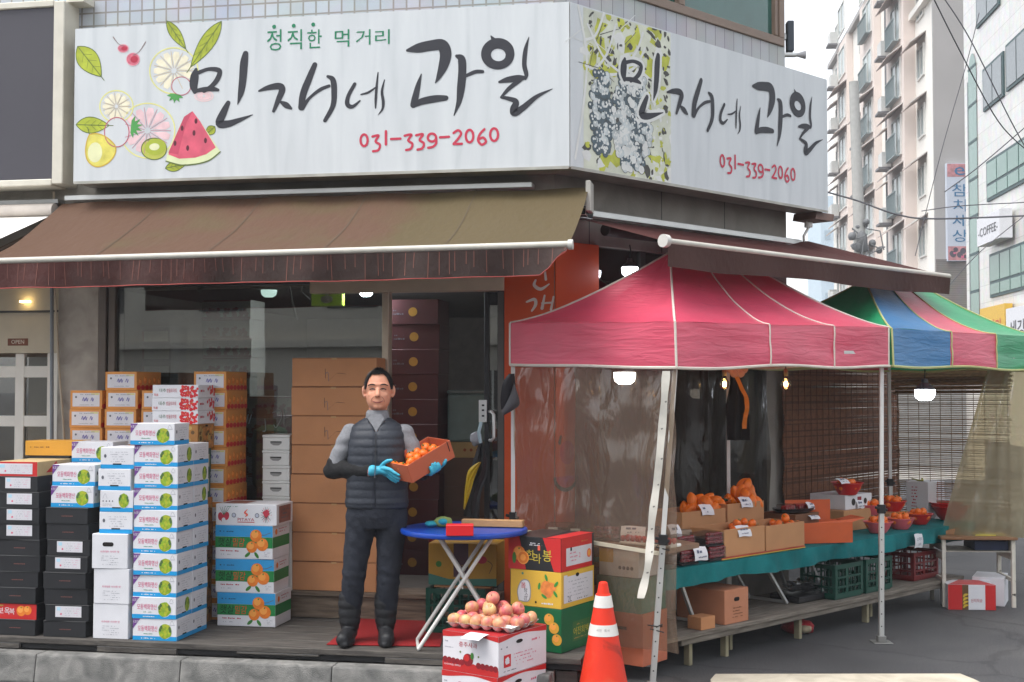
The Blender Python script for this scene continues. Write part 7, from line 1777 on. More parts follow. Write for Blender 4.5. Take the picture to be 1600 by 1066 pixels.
# red mat
m = MB(); matr = M('mat_red', '#8f1418', .9, .15, scale=60, bump=.3, bscale=300); z = DZ + .001
q = [onZ(510, 1008, z), onZ(688, 1011, z), onZ(700, 968, z), onZ(566, 964, z)]; m.hexa([tuple(p) for p in q] + [tuple(p + V((0, 0, .007))) for p in q], matr); tag(put('door_mat', m, center=True, bevel=.002), 'red door mat on the deck under the feet of the man', 'mat')
# raincoat hanging from the door lock
rc = empty('raincoat', F1 @ V((a_at(F1, 748, .08, 1.2), -.08, z_at(690, 9.0))), 0); tag(rc, 'folded black and yellow raincoat hanging at the glass door', 'raincoat')
def rcf(pts0, pts1, yo, mt, nm):
    m = MB(); L0 = catmull(pts0, 5); L1 = catmull(pts1, 5); n_ = len(L0)
    m.grid(lambda u, v: (lambda a, b: onY(a[0] + (b[0] - a[0]) * u, a[1] + (b[1] - a[1]) * u, 8.98 + yo - .06 * math.sin(math.pi * u) + .015 * math.sin(u * 14 + v * 5)))(L0[round(v * (n_ - 1))], L1[round(v * (n_ - 1))]), 14, n_ - 1, mt); put(nm, m, rc)
rcf([(749, 690), (735, 735), (728, 770), (724, 806)], [(755, 690), (762, 735), (752, 770), (748, 812)], -.02, M('coat_black', '#222326', .5, .15), 'coat_body')
rcf([(748, 722), (732, 735), (727, 760), (724, 795)], [(752, 722), (742, 745), (735, 770), (726, 797)], -.09, M('coat_yellow', '#c2a31c', .5, .1), 'yellow_panel')
m = MB(); m.tube([onY(752, 660, 8.9), onY(748, 675, 8.88), onY(751, 692, 8.9)], .012, M('strap_pale', '#9db3ba', .5), 8); put('strap', m, rc); m = MB(); m.ball(onY(744, 686, 8.95), (.045, .03, .05), M('bag_clear', '#8c8c90', .4, .2), 14, 10, None, lambda q: q * (1 + .25 * hn(q.x * 3, q.z * 3))); put('hood', m, rc)
# dark cap and cloth hanging at the tent corner
hc = empty('cap_and_cloth', onY(796, 645, 8.6)); tag(hc, 'dark cap and grey cloth hanging at the left corner of the pink tent', 'cap')
def capf(px, yo, mt, nm):
    m = MB(); L0, L1 = px
    L0, L1 = catmull(L0, 5), catmull(L1, 5); n_ = len(L0)
    for sg in (1, -1): m.grid(lambda u, v: (lambda a, b: onY(a[0] + (b[0] - a[0]) * u, a[1] + (b[1] - a[1]) * u, 8.6 + yo - sg * .045 * math.sin(math.pi * u) * (.3 + .7 * math.sin(math.pi * min(1, v + .1)))))(L0[round(v * (n_ - 1))], L1[round(v * (n_ - 1))]), 12, n_ - 1, mt)
    put(nm, m, hc)
capf(([(795, 584), (786, 598), (782, 622), (783, 640)], [(804, 584), (805, 598), (806, 620), (798, 638)]), 0, M('cap_dark', '#1d1a1e', .8, .15), 'cap')
capf(([(803, 598), (798, 615), (790, 632), (784, 642)], [(806, 606), (812, 630), (803, 640), (786, 650)]), -.07, M('cloth_grey', '#4c4a4d', .8, .15), 'cloth')

# ================================================================ SCHOOL DESK at the right
Yd_ = 10.85; pL, pR = onZ(1483, 950, 0), onZ(1584, 951, 0)
dk = empty('school_desk', V(((pL.x + pR.x) / 2, pL.y + .2, 0)), -.06); MD = WM[dk.as_pointer()]
tag(dk, 'small school desk with chipped white legs and a brown top at the right', 'desk')
dw, dd, dh = .60, .42, .60; m = MB(); m.box(-dw / 2 - .02, dw / 2 + .02, -dd / 2 - .02, dd / 2, dh - .025, dh, M('desk_brown', '#8a6446', .5, .15, stretch=(2, 14, 14))); put('tabletop', m, dk, MD, bevel=.004)
m = MB(); m.box(-dw / 2 + .03, dw / 2 - .03, -dd / 2 + .01, dd / 2 - .02, dh - .13, dh - .122, M('tray_metal', '#9a958a', .5, .2)); m.box(-dw / 2 + .02, -dw / 2 + .03, -dd / 2 + .01, dd / 2 - .02, dh - .13, dh - .026, M('tray_metal')); m.box(dw / 2 - .03, dw / 2 - .02, -dd / 2 + .01, dd / 2 - .02, dh - .13, dh - .026, M('tray_metal')); m.box(-.02, dw / 2 - .04, -dd / 2 + .05, dd / 2 - .05, dh - .118, dh - .04, M('books_navy', '#1e2740', .6, .2)); put('tray', m, dk, MD)
chip = stain_mat('chipped_white', [(.30, '#3a3430'), (.36, '#c9c3b6'), (.8, '#d6d1c6')], scale=14, rough=.5, bump=.1)
for sx in (-1, 1):
    for sy in (-1, 1):
        m = MB(); x, y = sx * (dw / 2 - .01), sy * (dd / 2 - .02); m.box(x - .016, x + .016, y - .016, y + .016, .003, dh - .026, chip); put('leg', m, dk, MD, bevel=.003)
    m = MB(); x = sx * (dw / 2 - .01); m.box(x - .010, x + .010, -dd / 2 + .037, dd / 2 - .037, .22, .25, chip); m.box(x - .010, x + .010, -dd / 2 + .037, dd / 2 - .037, dh - .20, dh - .14, chip); put('side_rail', m, dk, MD)
m = MB(); m.box(-.13, .13, -.08, .08, 0, .008, M('paper_yellow', '#c9bf5a', .6)); tag(put('yellow_folder', m, None, MD @ Matrix.Translation((.12, -.05, dh + .001))), 'thin yellow folder lying on the school desk', 'folder')
m = MB(); m.hexa([(-.09, -.04, 0), (.09, -.04, 0), (.09, .04, 0), (-.09, .04, 0), (-.09, -.04, .02), (.09, -.04, .06), (.09, .04, .06), (-.09, .04, .02)], M('block_wood', '#9a7350', .7, .15)); tag(put('wood_block', m, None, MD @ Matrix.Translation((-.2, -.02, dh + .001)), bevel=.003), 'small wooden wedge on the left end of the school desk', 'wedge')
def deco_ban(m, fr, rt, lf, tp, w, d, h):
    yl = M('print_banana', '#c9a93a', .5, .2)
    m.rect(fr, .001, .001, w * .3, h - .001, redp, .001); m.rect(fr, w * .3, .001, w * .43, h - .001, M('print_umber'), .001); m.rect(fr, w * .78, .001, w - .001, h - .001, redp, .001)
    for k in range(4): m.stroke(fr, [(w * .33, .02 + .03 * k, .012), (w * .36, .035 + .03 * k, .02), (w * .42, .04 + .03 * k, .01)], yl, .0016)
    m.text(fr, '산지직송', w * .48, h * .3, .032, M('print_crimson'), .0014, w=w * .24); m.poly(tp, [(.001, .001), (w - .001, .001), (w * .8, d - .001), (w * .4, d - .001)], redp, .001); m.rect(rt, .001, .001, d * .5, h - .001, redp, .001)
pbn = simple_box('banana_box', .39, .28, .21, board_w, deco_ban, .003); p = onZ(1520, 953, 0); pbn.at(frame(V((p.x, p.y + .12, .002)), -.10), 'red and white fruit carton on the asphalt under the school desk')
def deco_ap(m, fr, rt, lf, tp, w, d, h): fruit(m, fr, w * .5, h * .62, .05, .001, M('print_orange_red')); m.text(fr, '사과', w * .25, h * .15, .04, M('print_crimson'), .0014)
pap = simple_box('white_fruit_box', .26, .36, .24, board_w, deco_ap, .003); p = onZ(1562, 950, 0); pap.at(frame(V((p.x + .02, p.y + .26, .002)), -.45), 'white fruit carton with orange fruit print under the school desk')
# ================================================================ THE MAN
def fused(name, mb, voxel, smooth, mat, parent, Mw, disp=None):
    """weld overlapping pieces into one continuous surface"""
    me = mb.mesh('tmp'); o = bpy.data.objects.new('tmp', me); COL.objects.link(o)
    r = o.modifiers.new('r', 'REMESH'); r.mode = 'VOXEL'; r.voxel_size = voxel; r.use_smooth_shade = True
    s_ = o.modifiers.new('s', 'SMOOTH'); s_.iterations = smooth; s_.factor = .5
    dg = bpy.context.evaluated_depsgraph_get(); m2 = bpy.data.meshes.new_from_object(o.evaluated_get(dg))
    bpy.data.objects.remove(o); bpy.data.meshes.remove(me)
    m2.name = name; m2.materials.clear(); m2.materials.append(mat); m2.polygons.foreach_set("use_smooth", [True] * len(m2.polygons))
    if disp:
        for v in m2.vertices:
            q = disp(v.co.copy(), v.normal.copy())
            v.co = q
    m2.update()
    return put(name, m2, parent, Mw)
def capsule(m, pts, mt, seg=16):
    """pts: (x, y, z, r)"""
    q = catmull(pts, 5) if len(pts) > 2 else pts
    m.tube([p[:3] for p in q], [p[3] for p in q], mt, seg)
    for p in (q[0], q[-1]): m.ball(p[:3], p[3] * .99, mt, seg, 10)
skin = M('skin', '#d4967a', .5, .10, scale=14, sss=.12, spec=.35)
swt = M('sweater_grey', '#85868a', .9, .14, scale=60, bump=.25, bscale=220)
vestm = M('vest_charcoal', '#2f333b', .55, .08, bump=.15, bscale=60, spec=.35)
trm = M('trouser_navy', '#1d212b', .85, .15, scale=14, bump=.5, bscale=22)
bootm = M('boot_black', '#1b1c1f', .55, .12, bump=.2, bscale=50)
slm = M('sleeve_black', '#141416', .85, .12, scale=30, bump=.3, bscale=60)
glv = M('glove_blue', '#3fa9c4', .42, .10, scale=30, bump=.2, bscale=90)
hairm = M('hair_black', '#141216', .5, .3, scale=120, bump=.6, bscale=200)
PM = onZ(577, 1003, DZ + .008); man = None
MP = frame(V((PM.x, PM.y, PM.z)), 0.04)
HX = .053
shL, elL, wrL = (-.125, .01, 1.318), (-.235, .02, 1.09), (-.02, -.165, 1.083)
shR, elR, wrR = (.216, .01, 1.318), (.325, -.01, 1.085), (.365, -.10, 1.03)
# carton held by the man: axes from its tilt
Fc = onY(636, 728, 7.86); LL, WW, HH = .36, .225, .12
eL = V((.2515, .21, .149)).normalized(); eS = V((-.1415, .174, .0197)); eS = (eS - eL * eS.dot(eL)).normalized(); eU = eL.cross(eS)
oc_ = Fc - eU * HH + eL * LL / 2 + eS * WW / 2
MBX = Matrix(((eL.x, eS.x, eU.x, oc_.x), (eL.y, eS.y, eU.y, oc_.y), (eL.z, eS.z, eU.z, oc_.z), (0, 0, 0, 1)))
toP = MP.inverted() @ MBX
wrL = tuple(toP @ V((-LL / 2 - .085, WW / 2 + .055, .09))); wrR = tuple(toP @ V((.03, -WW / 2 + .17, -.045)))
# body: one continuous surface
m = MB()
m.ball((HX, .012, 1.615), (.087, .098, .103), skin, 28, 20); m.ball((HX, -.020, 1.545), (.077, .076, .087), skin, 24, 16); m.ball((HX, -.068, 1.492), (.030, .024, .022), skin, 14, 10)
m.ball((HX - .040, -.056, 1.560), (.026, .026, .026), skin, 14, 10); m.ball((HX + .040, -.056, 1.560), (.026, .026, .026), skin, 14, 10)
capsule(m, [(HX, -.080, 1.602, .011), (HX, -.100, 1.575, .014), (HX, -.109, 1.562, .0165)], skin, 12); m.ball((HX - .013, -.088, 1.556), (.010, .011, .009), skin, 10, 8); m.ball((HX + .013, -.088, 1.556), (.010, .011, .009), skin, 10, 8)
capsule(m, [(HX - .050, -.060, 1.622, .014), (HX - .02, -.072, 1.626, .016), (HX + .02, -.072, 1.626, .016), (HX + .050, -.060, 1.622, .014)], skin, 10)
capsule(m, [(HX - .024, -.082, 1.522, .008), (HX, -.089, 1.523, .0085), (HX + .024, -.082, 1.522, .008)], skin, 10); capsule(m, [(HX - .018, -.081, 1.511, .0075), (HX, -.086, 1.509, .009), (HX + .018, -.081, 1.511, .0075)], skin, 10)
for s_ in (-1, 1):
    m.ball((HX + s_ * .092, .012, 1.588), (.014, .024, .036), skin, 14, 10, Matrix.Rotation(s_ * .35, 3, 'Z')); m.ball((HX + s_ * .088, -.001, 1.556), (.009, .012, .012), skin, 10, 8)
capsule(m, [(HX, .02, 1.53, .058), (.047, .025, 1.45, .060), (.045, .02, 1.38, .07)], skin, 18)
m.loft([(.045, 0, .82, .165, .11), (.045, 0, 1.0, .155, .11), (.045, 0, 1.2, .17, .115), (.045, 0, 1.33, .16, .095), (.045, 0, 1.40, .08, .06)], skin, 24)
for a, b, c in ((shL, elL, wrL), (shR, elR, wrR)): capsule(m, [a + (.048,), tuple(V(a).lerp(V(b), .5)) + (.045,), b + (.042,)], skin); capsule(m, [b + (.044,), tuple(V(b).lerp(V(c), .4)) + (.042,), c + (.030,)], skin)
hipL, knL, anL = (-.05, .0, .80), (-.098, -.015, .42), (-.125, .02, .10); hipR, knR, anR = (.14, .0, .80), (.122, -.015, .42), (.102, .02, .10)
for h_, k_, a_ in ((hipL, knL, anL), (hipR, knR, anR)): capsule(m, [h_ + (.085,), tuple(V(h_).lerp(V(k_), .5)) + (.075,), k_ + (.055,), tuple(V(k_).lerp(V(a_), .4)) + (.055,), a_ + (.04,)], skin); m.ball((a_[0], -.04, .05), (.035, .09, .032), skin, 14, 10)
man = fused('person', m, .005, 2, skin, None, MP)
tag(man, 'man in charcoal quilted vest and grey sweater holding a tilted carton of mandarins', 'person')
# face details, laid on the surface of the head
from mathutils.bvhtree import BVHTree
bvh = BVHTree.FromPolygons([v.co for v in man.data.vertices], [tuple(p.vertices) for p in man.data.polygons])
def fp_(x, z, r, o=0.0):
    h_ = bvh.ray_cast(V((HX + x, -.4, z)), V((0, 1, 0)))[0]; return (HX + x, (h_.y if h_ else -.07) - o, z, r)
lip, brow, slit, crs = M('lip', '#87463f', .5, .05), M('brow_dark', '#33241f', .8, .1), M('eye_slit', '#1f1512', .35, .1), M('face_crease', '#9a6350', .6)
m = MB(); capsule(m, [fp_(-.032, 1.5250, .0020, .001), fp_(-.016, 1.5175, .0032, .001), fp_(0, 1.5155, .0034, .001), fp_(.016, 1.5175, .0032, .001), fp_(.032, 1.5260, .0020, .001)], lip, 8); put('mouth', m, man, MP)
for s_ in (-1, 1):
    m = MB(); capsule(m, [fp_(s_ * .019, 1.626, .0034, .001), fp_(s_ * .030, 1.629, .0046, .001), fp_(s_ * .046, 1.6285, .0044, .001), fp_(s_ * .062, 1.622, .0028, .001)], brow, 8); put('eyebrow', m, man, MP)
    m = MB(); capsule(m, [fp_(s_ * .017, 1.599, .0026, .001), fp_(s_ * .033, 1.6025, .0040, .001), fp_(s_ * .051, 1.598, .0028, .001)], slit, 8); q = fp_(s_ * .033, 1.600, 0); m.ball((q[0], q[1] + .002, q[2] - .002), (.009, .005, .003), M('eye_white', '#b09a8e', .3), 10, 8); put('eye', m, man, MP)
    m = MB(); capsule(m, [fp_(s_ * .024, 1.552, .0016), fp_(s_ * .038, 1.536, .0020), fp_(s_ * .041, 1.518, .0014)], crs, 6); put('smile_line', m, man, MP)
    m = MB(); capsule(m, [fp_(s_ * .020, 1.590, .0012), fp_(s_ * .036, 1.586, .0014), fp_(s_ * .050, 1.589, .0012)], crs, 6); put('eye_bag', m, man, MP)
    m = MB(); m.ball(fp_(s_ * .009, 1.5535, 0)[:3], (.004, .003, .0025), slit, 8, 6); put('nostril', m, man, MP)
rr_ = random.Random(9)
# hair: cap with a swept front hairline
m = MB()
def hair_pt(u, v):
    t = u * 2 * math.pi; front = max(0, -math.sin(t)); side = abs(math.cos(t))
    low = (1.692 + (1.60 - 1.692) * sstep((side - .66) / .26) if math.sin(t) < 0 else 1.60 - .06 * math.sin(t)) + .012 * hn(t * 9, 2)
    ang_top = math.pi / 2; zc = 1.615; ph0 = math.asin(max(-1, min(1, (low - zc) / .112))); ph = ph0 + (ang_top - ph0) * v
    k = 1.0 + .05 * hn(math.cos(t) * 9, math.sin(t) * 9 + v * 9)
    return (HX + .092 * math.cos(ph) * math.cos(t) * k, .012 + .106 * math.cos(ph) * math.sin(t) * k, zc + .114 * math.sin(ph) * (1 + .02 * hn(t * 3, v * 3)) + .006 * front * (1 - v))
m.grid(hair_pt, 64, 14, hairm); m.grid(lambda u, v: (lambda p, q: (p[0] + (HX - p[0]) * .06 * v, p[1] + (.012 - p[1]) * .06 * v, p[2] - .004 * v))(hair_pt(u, 0), None), 64, 2, hairm)
for _ in range(2200):
    u, v = rr_.random(), rr_.random() ** .8 * .97; p = V(hair_pt(u, v)); q = V(hair_pt(u + .012, min(1, v + .10))); nrm = (p - V((HX, .012, 1.615))).normalized(); d = (q - p).normalized() * -.012 + nrm * .006; sd = d.cross(nrm).normalized() * .0012
    m.add([p - sd, p + sd, p + d * (1 + rr_.random())], [(0, 1, 2)], hairm)
put('hair', m, man, MP)
# sweater: shoulders, sleeves and collar
m = MB()
m.loft([(.045, 0, 1.15, .165, .11), (.045, 0, 1.30, .17, .105), (.045, .005, 1.36, .150, .085), (.045, .008, 1.395, .10, .072), (.046, .008, 1.42, .076, .070), (.047, .008, 1.456, .070, .067), (.048, .006, 1.468, .064, .061)], swt, 28)
for a, b in ((shL, elL), (shR, elR)): capsule(m, [a + (.062,), tuple(V(a).lerp(V(b), .5) + V((0, 0, .0))) + (.061,), tuple(V(a).lerp(V(b), .92)) + (.054,)], swt, 18)
m.poly(Matrix.Identity(4), [], swt) if False else None
fused('sweater', m, .009, 4, swt, man, MP, lambda p, n: p + n * (.003 * hn(p.z * 28, p.x * 9) + .0025 * math.sin(p.z * 75 + 4 * p.x)))
m = MB(); m.poly(Matrix(((1, 0, 0, .045), (0, .25, -1, -.104), (0, .97, .25, 1.33), (0, 0, 0, 1))), [(-.048, .09), (-.03, .05), (0, .0), (.03, .05), (.048, .09), (.03, .115), (-.03, .115)], swt, .0)
put('collar_front', m, man, MP)
# quilted vest
m = MB()
m.loft([(.045, 0, .845, .196, .130), (.045, 0, .86, .203, .136), (.045, 0, .95, .196, .136), (.045, -.004, 1.05, .192, .139), (.045, -.006, 1.15, .188, .141), (.045, -.004, 1.25, .184, .136), (.045, .0, 1.31, .178, .122), (.045, .004, 1.355, .166, .104), (.046, .012, 1.392, .125, .084), (.046, .015, 1.418, .086, .072)], vestm, 48, pw=2.35)
def quilt(p, n):
    f = abs(math.sin(math.pi * (p.z - .86) / .053)) ** .55
    k = .0048 * f * (1 if p.z < 1.40 else .3) if p.z > .875 else 0
    q = p + n * (k - .003 + .002 * hn(p.x * 16, p.z * 20))
    if p.y < -.05 and abs(p.x - .045) < .012: q.y += .004
    # open the V of the neckline
    if p.y < 0 and p.z > 1.325 and abs(p.x - .045) < .052 * (p.z - 1.335) / .075 + .003 and p.z > 1.335: q.y += .045
    return q
fused('vest', m, .0075, 2, vestm, man, MP, quilt)
m = MB(); m.tube([(.045, -.1465, .865), (.045, -.2200, 1.05), (.045, -.151, 1.15), (.045, -.142, 1.27), (.045, -.131, 1.322)], .003, M('zip_dark', '#15171b', .4), 6); put('zip', m, man, MP)
# trousers
m = MB(); m.loft([(.045, .0, .72, .165, .115), (.045, 0, .80, .188, .128), (.045, 0, .90, .182, .122)], trm, 32)
for h_, k_, a_ in ((hipL, knL, anL), (hipR, knR, anR)):
    capsule(m, [h_ + (.100,), tuple(V(h_).lerp(V(k_), .45)) + (.088,), k_ + (.074,), tuple(V(k_).lerp(V(a_), .45)) + (.070,), tuple(V(k_).lerp(V(a_), .62)) + (.066,)], trm, 22)
fused('trousers', m, .010, 3, trm, man, MP, lambda p, n: p + n * (.006 * hn(p.x * 9, p.z * 8) + .005 * hn(p.z * 22 + p.x * 20, p.y * 6) + (.002 * math.sin(p.z * 95 + p.x * 20) if .36 < p.z < .47 else 0)))
# boots
for (a_, tx) in ((anL, -.155), (anR, .118)):
    m = MB(); capsule(m, [(a_[0], .012, .27, .070), (a_[0], .014, .18, .068), (a_[0], .016, .10, .060)], bootm, 22)
    capsule(m, [(a_[0], .045, .052, .048), ((a_[0] + tx) / 2, -.06, .050, .050), (tx, -.145, .044, .042)], bootm, 18)
    m.loft([((a_[0] + tx) / 2, -.045, .0, .052, .145), ((a_[0] + tx) / 2, -.045, .025, .054, .148)], bootm, 24)
    fused('boot', m, .0075, 3, bootm, man, MP, lambda p, n: p + n * ((.005 * abs(math.sin(math.pi * (p.z - .10) / .056)) if p.z > .11 else 0) + .0015 * hn(p.x * 30, p.z * 30 + p.y * 12)))
# black sleeve covers
for b, c in ((elL, wrL), (elR, wrR)):
    m = MB(); d_ = (V(b) - V(shL if b is elL else shR)).normalized(); capsule(m, [tuple(V(b) - d_ * .035) + (.058,), tuple(V(b) + d_ * .01) + (.060,)], slm, 18); capsule(m, [b + (.060,), tuple(V(b).lerp(V(c), .4)) + (.056,), tuple(V(b).lerp(V(c), .9)) + (.041,)], slm, 18)
    fused('sleeve_cover', m, .008, 3, slm, man, MP, lambda p, n: p + n * (.004 * hn(p.x * 30, p.z * 18) + .003 * math.sin(p.x * 80 + p.z * 30)))
m = MB(); capsule(m, [tuple(V(elL).lerp(V(wrL), .93)) + (.036,), wrL + (.033,)], M('cuff_pink', '#c58a86', .8), 14); put('cuff', m, man, MP)
# gloved hands, built against the carton
BX = lambda x, y, z, r: tuple(toP @ V((x, y, z))) + (r,)
m = MB(); xe = -LL / 2
f_ = V((0, -.78, -.62)); ac_ = V((0, -.62, .78)); kb_ = V((xe - .022, WW / 2 - .045, .062))
capsule(m, [wrL + (.030,), BX(xe - .05, WW / 2 + .02, .083, .028), BX(xe - .03, WW / 2 - .02, .070, .024)], glv)
for k, (o_, ln) in enumerate(((.034, .072), (.012, .080), (-.011, .075), (-.033, .060))):
    p0 = kb_ + ac_ * o_; pm = V((xe - .040, WW / 2 + .008, .080)) + ac_ * o_ * .6
    q = [pm, p0 + V((-.006, 0, 0)), p0 + f_ * ln * .5 + V((-.002, 0, 0)) + ac_ * o_ * .12, p0 + f_ * ln + V((.008, 0, 0)) + ac_ * o_ * .2]
    capsule(m, [BX(*q[0], .0155), BX(*q[1], .0125), BX(*q[2], .0108), BX(*q[3], .0088)], glv, 12)
capsule(m, [BX(xe - .045, WW / 2 + .012, .088, .016), BX(xe - .026, WW / 2 - .010, .118, .0135), BX(xe - .006, WW / 2 - .040, .134, .0115), BX(xe + .010, WW / 2 - .058, .132, .0095)], glv, 12)
capsule(m, [wrL + (.034,), BX(xe - .078, WW / 2 + .048, .091, .036)], glv, 16)
fused('glove', m, .0038, 3, glv, man, MP, lambda p, n: p + n * .0012 * hn(p.x * 60, p.z * 60 + p.y * 40))
m = MB(); yf = -WW / 2
capsule(m, [wrR + (.030,), BX(.02, yf + .12, -.034, .028), BX(.012, yf + .06, -.026, .022)], glv)
for k, (x, up) in enumerate(((-.030, .034), (-.008, .044), (.014, .042), (.035, .030))):
    capsule(m, [BX(x * .8 + .012, yf + .07, -.022, .015), BX(x, yf + .012, -.016, .0125), BX(x, yf - .012, -.003, .0115), BX(x, yf - .0135, up * .55, .0108), BX(x, yf - .0105, up, .0090)], glv, 12)
capsule(m, [BX(.045, yf + .08, -.024, .015), BX(.068, yf + .03, -.015, .013), BX(.084, yf - .004, .004, .0115), BX(.096, yf - .013, .022, .0092)], glv, 12)
fused('glove', m, .0038, 3, glv, man, MP, lambda p, n: p + n * .0012 * hn(p.x * 60, p.z * 60 + p.y * 40))
# the carton and its mandarins
hcm = M('carton_salmon_orange', '#bd6040', .65, .08, scale=6)
m = open_box('c', LL, WW, HH, hcm, .005); o = put('held_carton', m, None, MBX, bevel=.0015); tag(o, 'open salmon orange carton of mandarins held tilted by the man', 'box')
m = MB(); m.box(LL / 2 + .0005, LL / 2 + .002, -WW / 2 + .03, -WW / 2 + .07, HH * .3, HH * .95, hole); m.box(LL / 2 - .03, LL / 2 - .024, -WW / 2 - .002, -WW / 2 - .0005, HH * .45, HH + .002, hole); put('slot', m, o, MBX)
rr_ = random.Random(9)
for lay, (nx_, ny_, z) in enumerate(((6, 3, .008), (5, 3, .050))):
    for i in range(nx_):
        for j in range(ny_):
            if lay and rr_.random() < .18: continue
            x = (-LL / 2 + .036) + (LL - .072) * ((i + .5 * lay * .0) / (nx_ - 1)) * (1 if not lay else .86) + rr_.uniform(-.006, .006); y = -WW / 2 + .04 + (WW - .08) * j / (ny_ - 1) + rr_.uniform(-.006, .006)
            PMand.at(MBX @ Matrix.Translation((x, y, z)) @ Matrix.Translation((0, 0, .032)) @ tumble() @ Matrix.Translation((0, 0, -.032)), 'mandarin in the salmon carton held by the man', 'mandarins in the held carton')
# ================================================================ BACKGROUND
bwall, bpink, bgrey = M('render_cream', '#e8e4dc', .85, .05, scale=1), M('render_pink', '#ddd0c8', .85, .05, scale=1), M('render_grey', '#a5a2a0', .85, .06, scale=.6)
bwin, bframe, brail = M('window_grey_green', '#9aa5a2', .2, .15, scale=.8), M('frame_white', '#d5d4cf', .5), M('rail_grey_green', '#7d8a8c', .6)
canb = M('canopy_brown', '#a8968f', .7, .1); acm = M('aircon_white', '#c6c6c2', .5, .1); acd = M('aircon_dark', '#6d6d6f', .6)
hdir = V((.105, 1, 0)).normalized(); RB = math.atan2(hdir.x * 0 + hdir.y, hdir.x)   # local x along the receding front
FA_ = frame(V((13.0 + .105 * 57.5, 57.5, 0)), RB)           # near corner of the apartment front; local -y... the street side is local +y
ab = empty('apartment_building', FA_ @ V((0, 0, 0)), 0); tag(ab, 'tall cream and pink apartment block with canopied windows behind the tents', 'building')
LEN, HT = 31.0, 25.5
m = MB(); m.box(0, LEN, -9, 0, 0, 19.5, bwall); m.box(6.5, LEN, -9, -.01, 19.5, 24.0, bwall)
put('wall', m, ab, FA_)
m = MB(); m.box(3.6, 8.0, 0.001, .55, 3, 24, bpink); m.box(12.5, 17.0, 0.001, .4, 3, 24, bpink); m.box(22, 26, .001, .4, 3, 24, bpink); put('bay', m, ab, FA_)
m = MB(); m.box(-.15, -.001, -9, .0, 0, 27, bgrey); put('side_wall', m, ab, FA_)
m = MB(); m.box(6.3, LEN + .2, -9.2, .3, 24.0, 24.3, bgrey); m.box(-.1, 6.5, -9.2, .3, 27 - 7.5, 19.8, bwall); put('roof', m, ab, FA_)
m = MB(); m.box(-.2, LEN * .5, -.0, .55, 5.1, 5.5, bgrey); m.tube([(10.4, .12, 3), (10.4, .12, 24)], .09, acd, 8); m.tube([(17.3, .12, 3), (17.3, .12, 24)], .09, acd, 8); put('ledge_and_pipes', m, ab, FA_)
RB_ = random.Random(3)
def canopy(x0, x1, z, y, dp):
    m = MB(); m.hexa([(x0, y, z), (x1, y, z), (x1, y + dp, z - .55), (x0, y + dp, z - .55), (x0, y, z + .05), (x1, y, z + .05), (x1, y + dp, z - .50), (x0, y + dp, z - .50)], canb)
    for k in range(4): xx = x0 + (x1 - x0) * k / 3; m.bar((xx, y, z + .07), (xx, y + dp, z - .48), .06, .04, bframe)
    return m
def bwindow(x0, x1, z0, z1, y, cano, ac=False, rail=False):
    m = MB(); m.box(x0 - .08, x1 + .08, y + .001, y + .08, z0 - .08, z0, bframe); m.box(x0 - .08, x1 + .08, y + .001, y + .08, z1, z1 + .08, bframe); m.box(x0 - .08, x0, y + .001, y + .08, z0, z1, bframe); m.box(x1, x1 + .08, y + .001, y + .08, z0, z1, bframe); md = (x0 + x1) / 2; m.box(md - .04, md + .04, y + .001, y + .07, z0, z1, bframe)
    wn = put('window', m, ab, FA_); m = MB(); m.box(x0, x1, y + .001, y + .03, z0, z1, bwin); put('pane', m, wn, FA_)
    if cano: put('canopy', canopy(x0 - .35, x1 + .35, z1 + .5, y + .001, .75), wn, FA_)
    if rail:
        m = MB(); zz = z0 + .9
        for k in range(9): xx = x0 + (x1 - x0) * k / 8; m.box(xx - .03, xx + .03, y + .32, y + .36, z0 - .1, zz, brail)
        m.box(x0, x1, y + .3, y + .38, zz, zz + .06, brail); m.box(x0, x1, y + .09, y + .38, z0 - .16, z0 - .1, brail); put('railing', m, wn, FA_)
    if ac:
        m = MB(); m.box(x1 + .1, x1 + 1.1, y + .1, y + .55, z0 - .3, z0 + .45, acm); m.box(x1 + .1, x1 + 1.1, y + .08, y + .7, z0 - .42, z0 - .31, acd); put('air_conditioner', m, wn, FA_)
FH = 2.82
for f in range(-1, 8):
    z = 3.2 + FH * f + 2.0
    if z < 2: continue
    bwindow(1.6, 2.9, z, z + 1.35, 0, f < 7)
    bwindow(4.3, 6.4, z - .4, z + 1.4, .55, True, True, True)
    if f >= 0:
        bwindow(9.2, 10.0, z, z + 1.5, 0, f in (3, 2))
        bwindow(13.0, 15.6, z - .4, z + 1.4, .4, f < 5, f < 5, f > 2)
        bwindow(18.2, 19.3, z, z + 1.3, 0, f < 5)
        bwindow(22.5, 25.0, z - .4, z + 1.3, .4, f < 6, True, False)
        bwindow(27.5, 29, z, z + 1.3, 0, f < 6, f < 4)
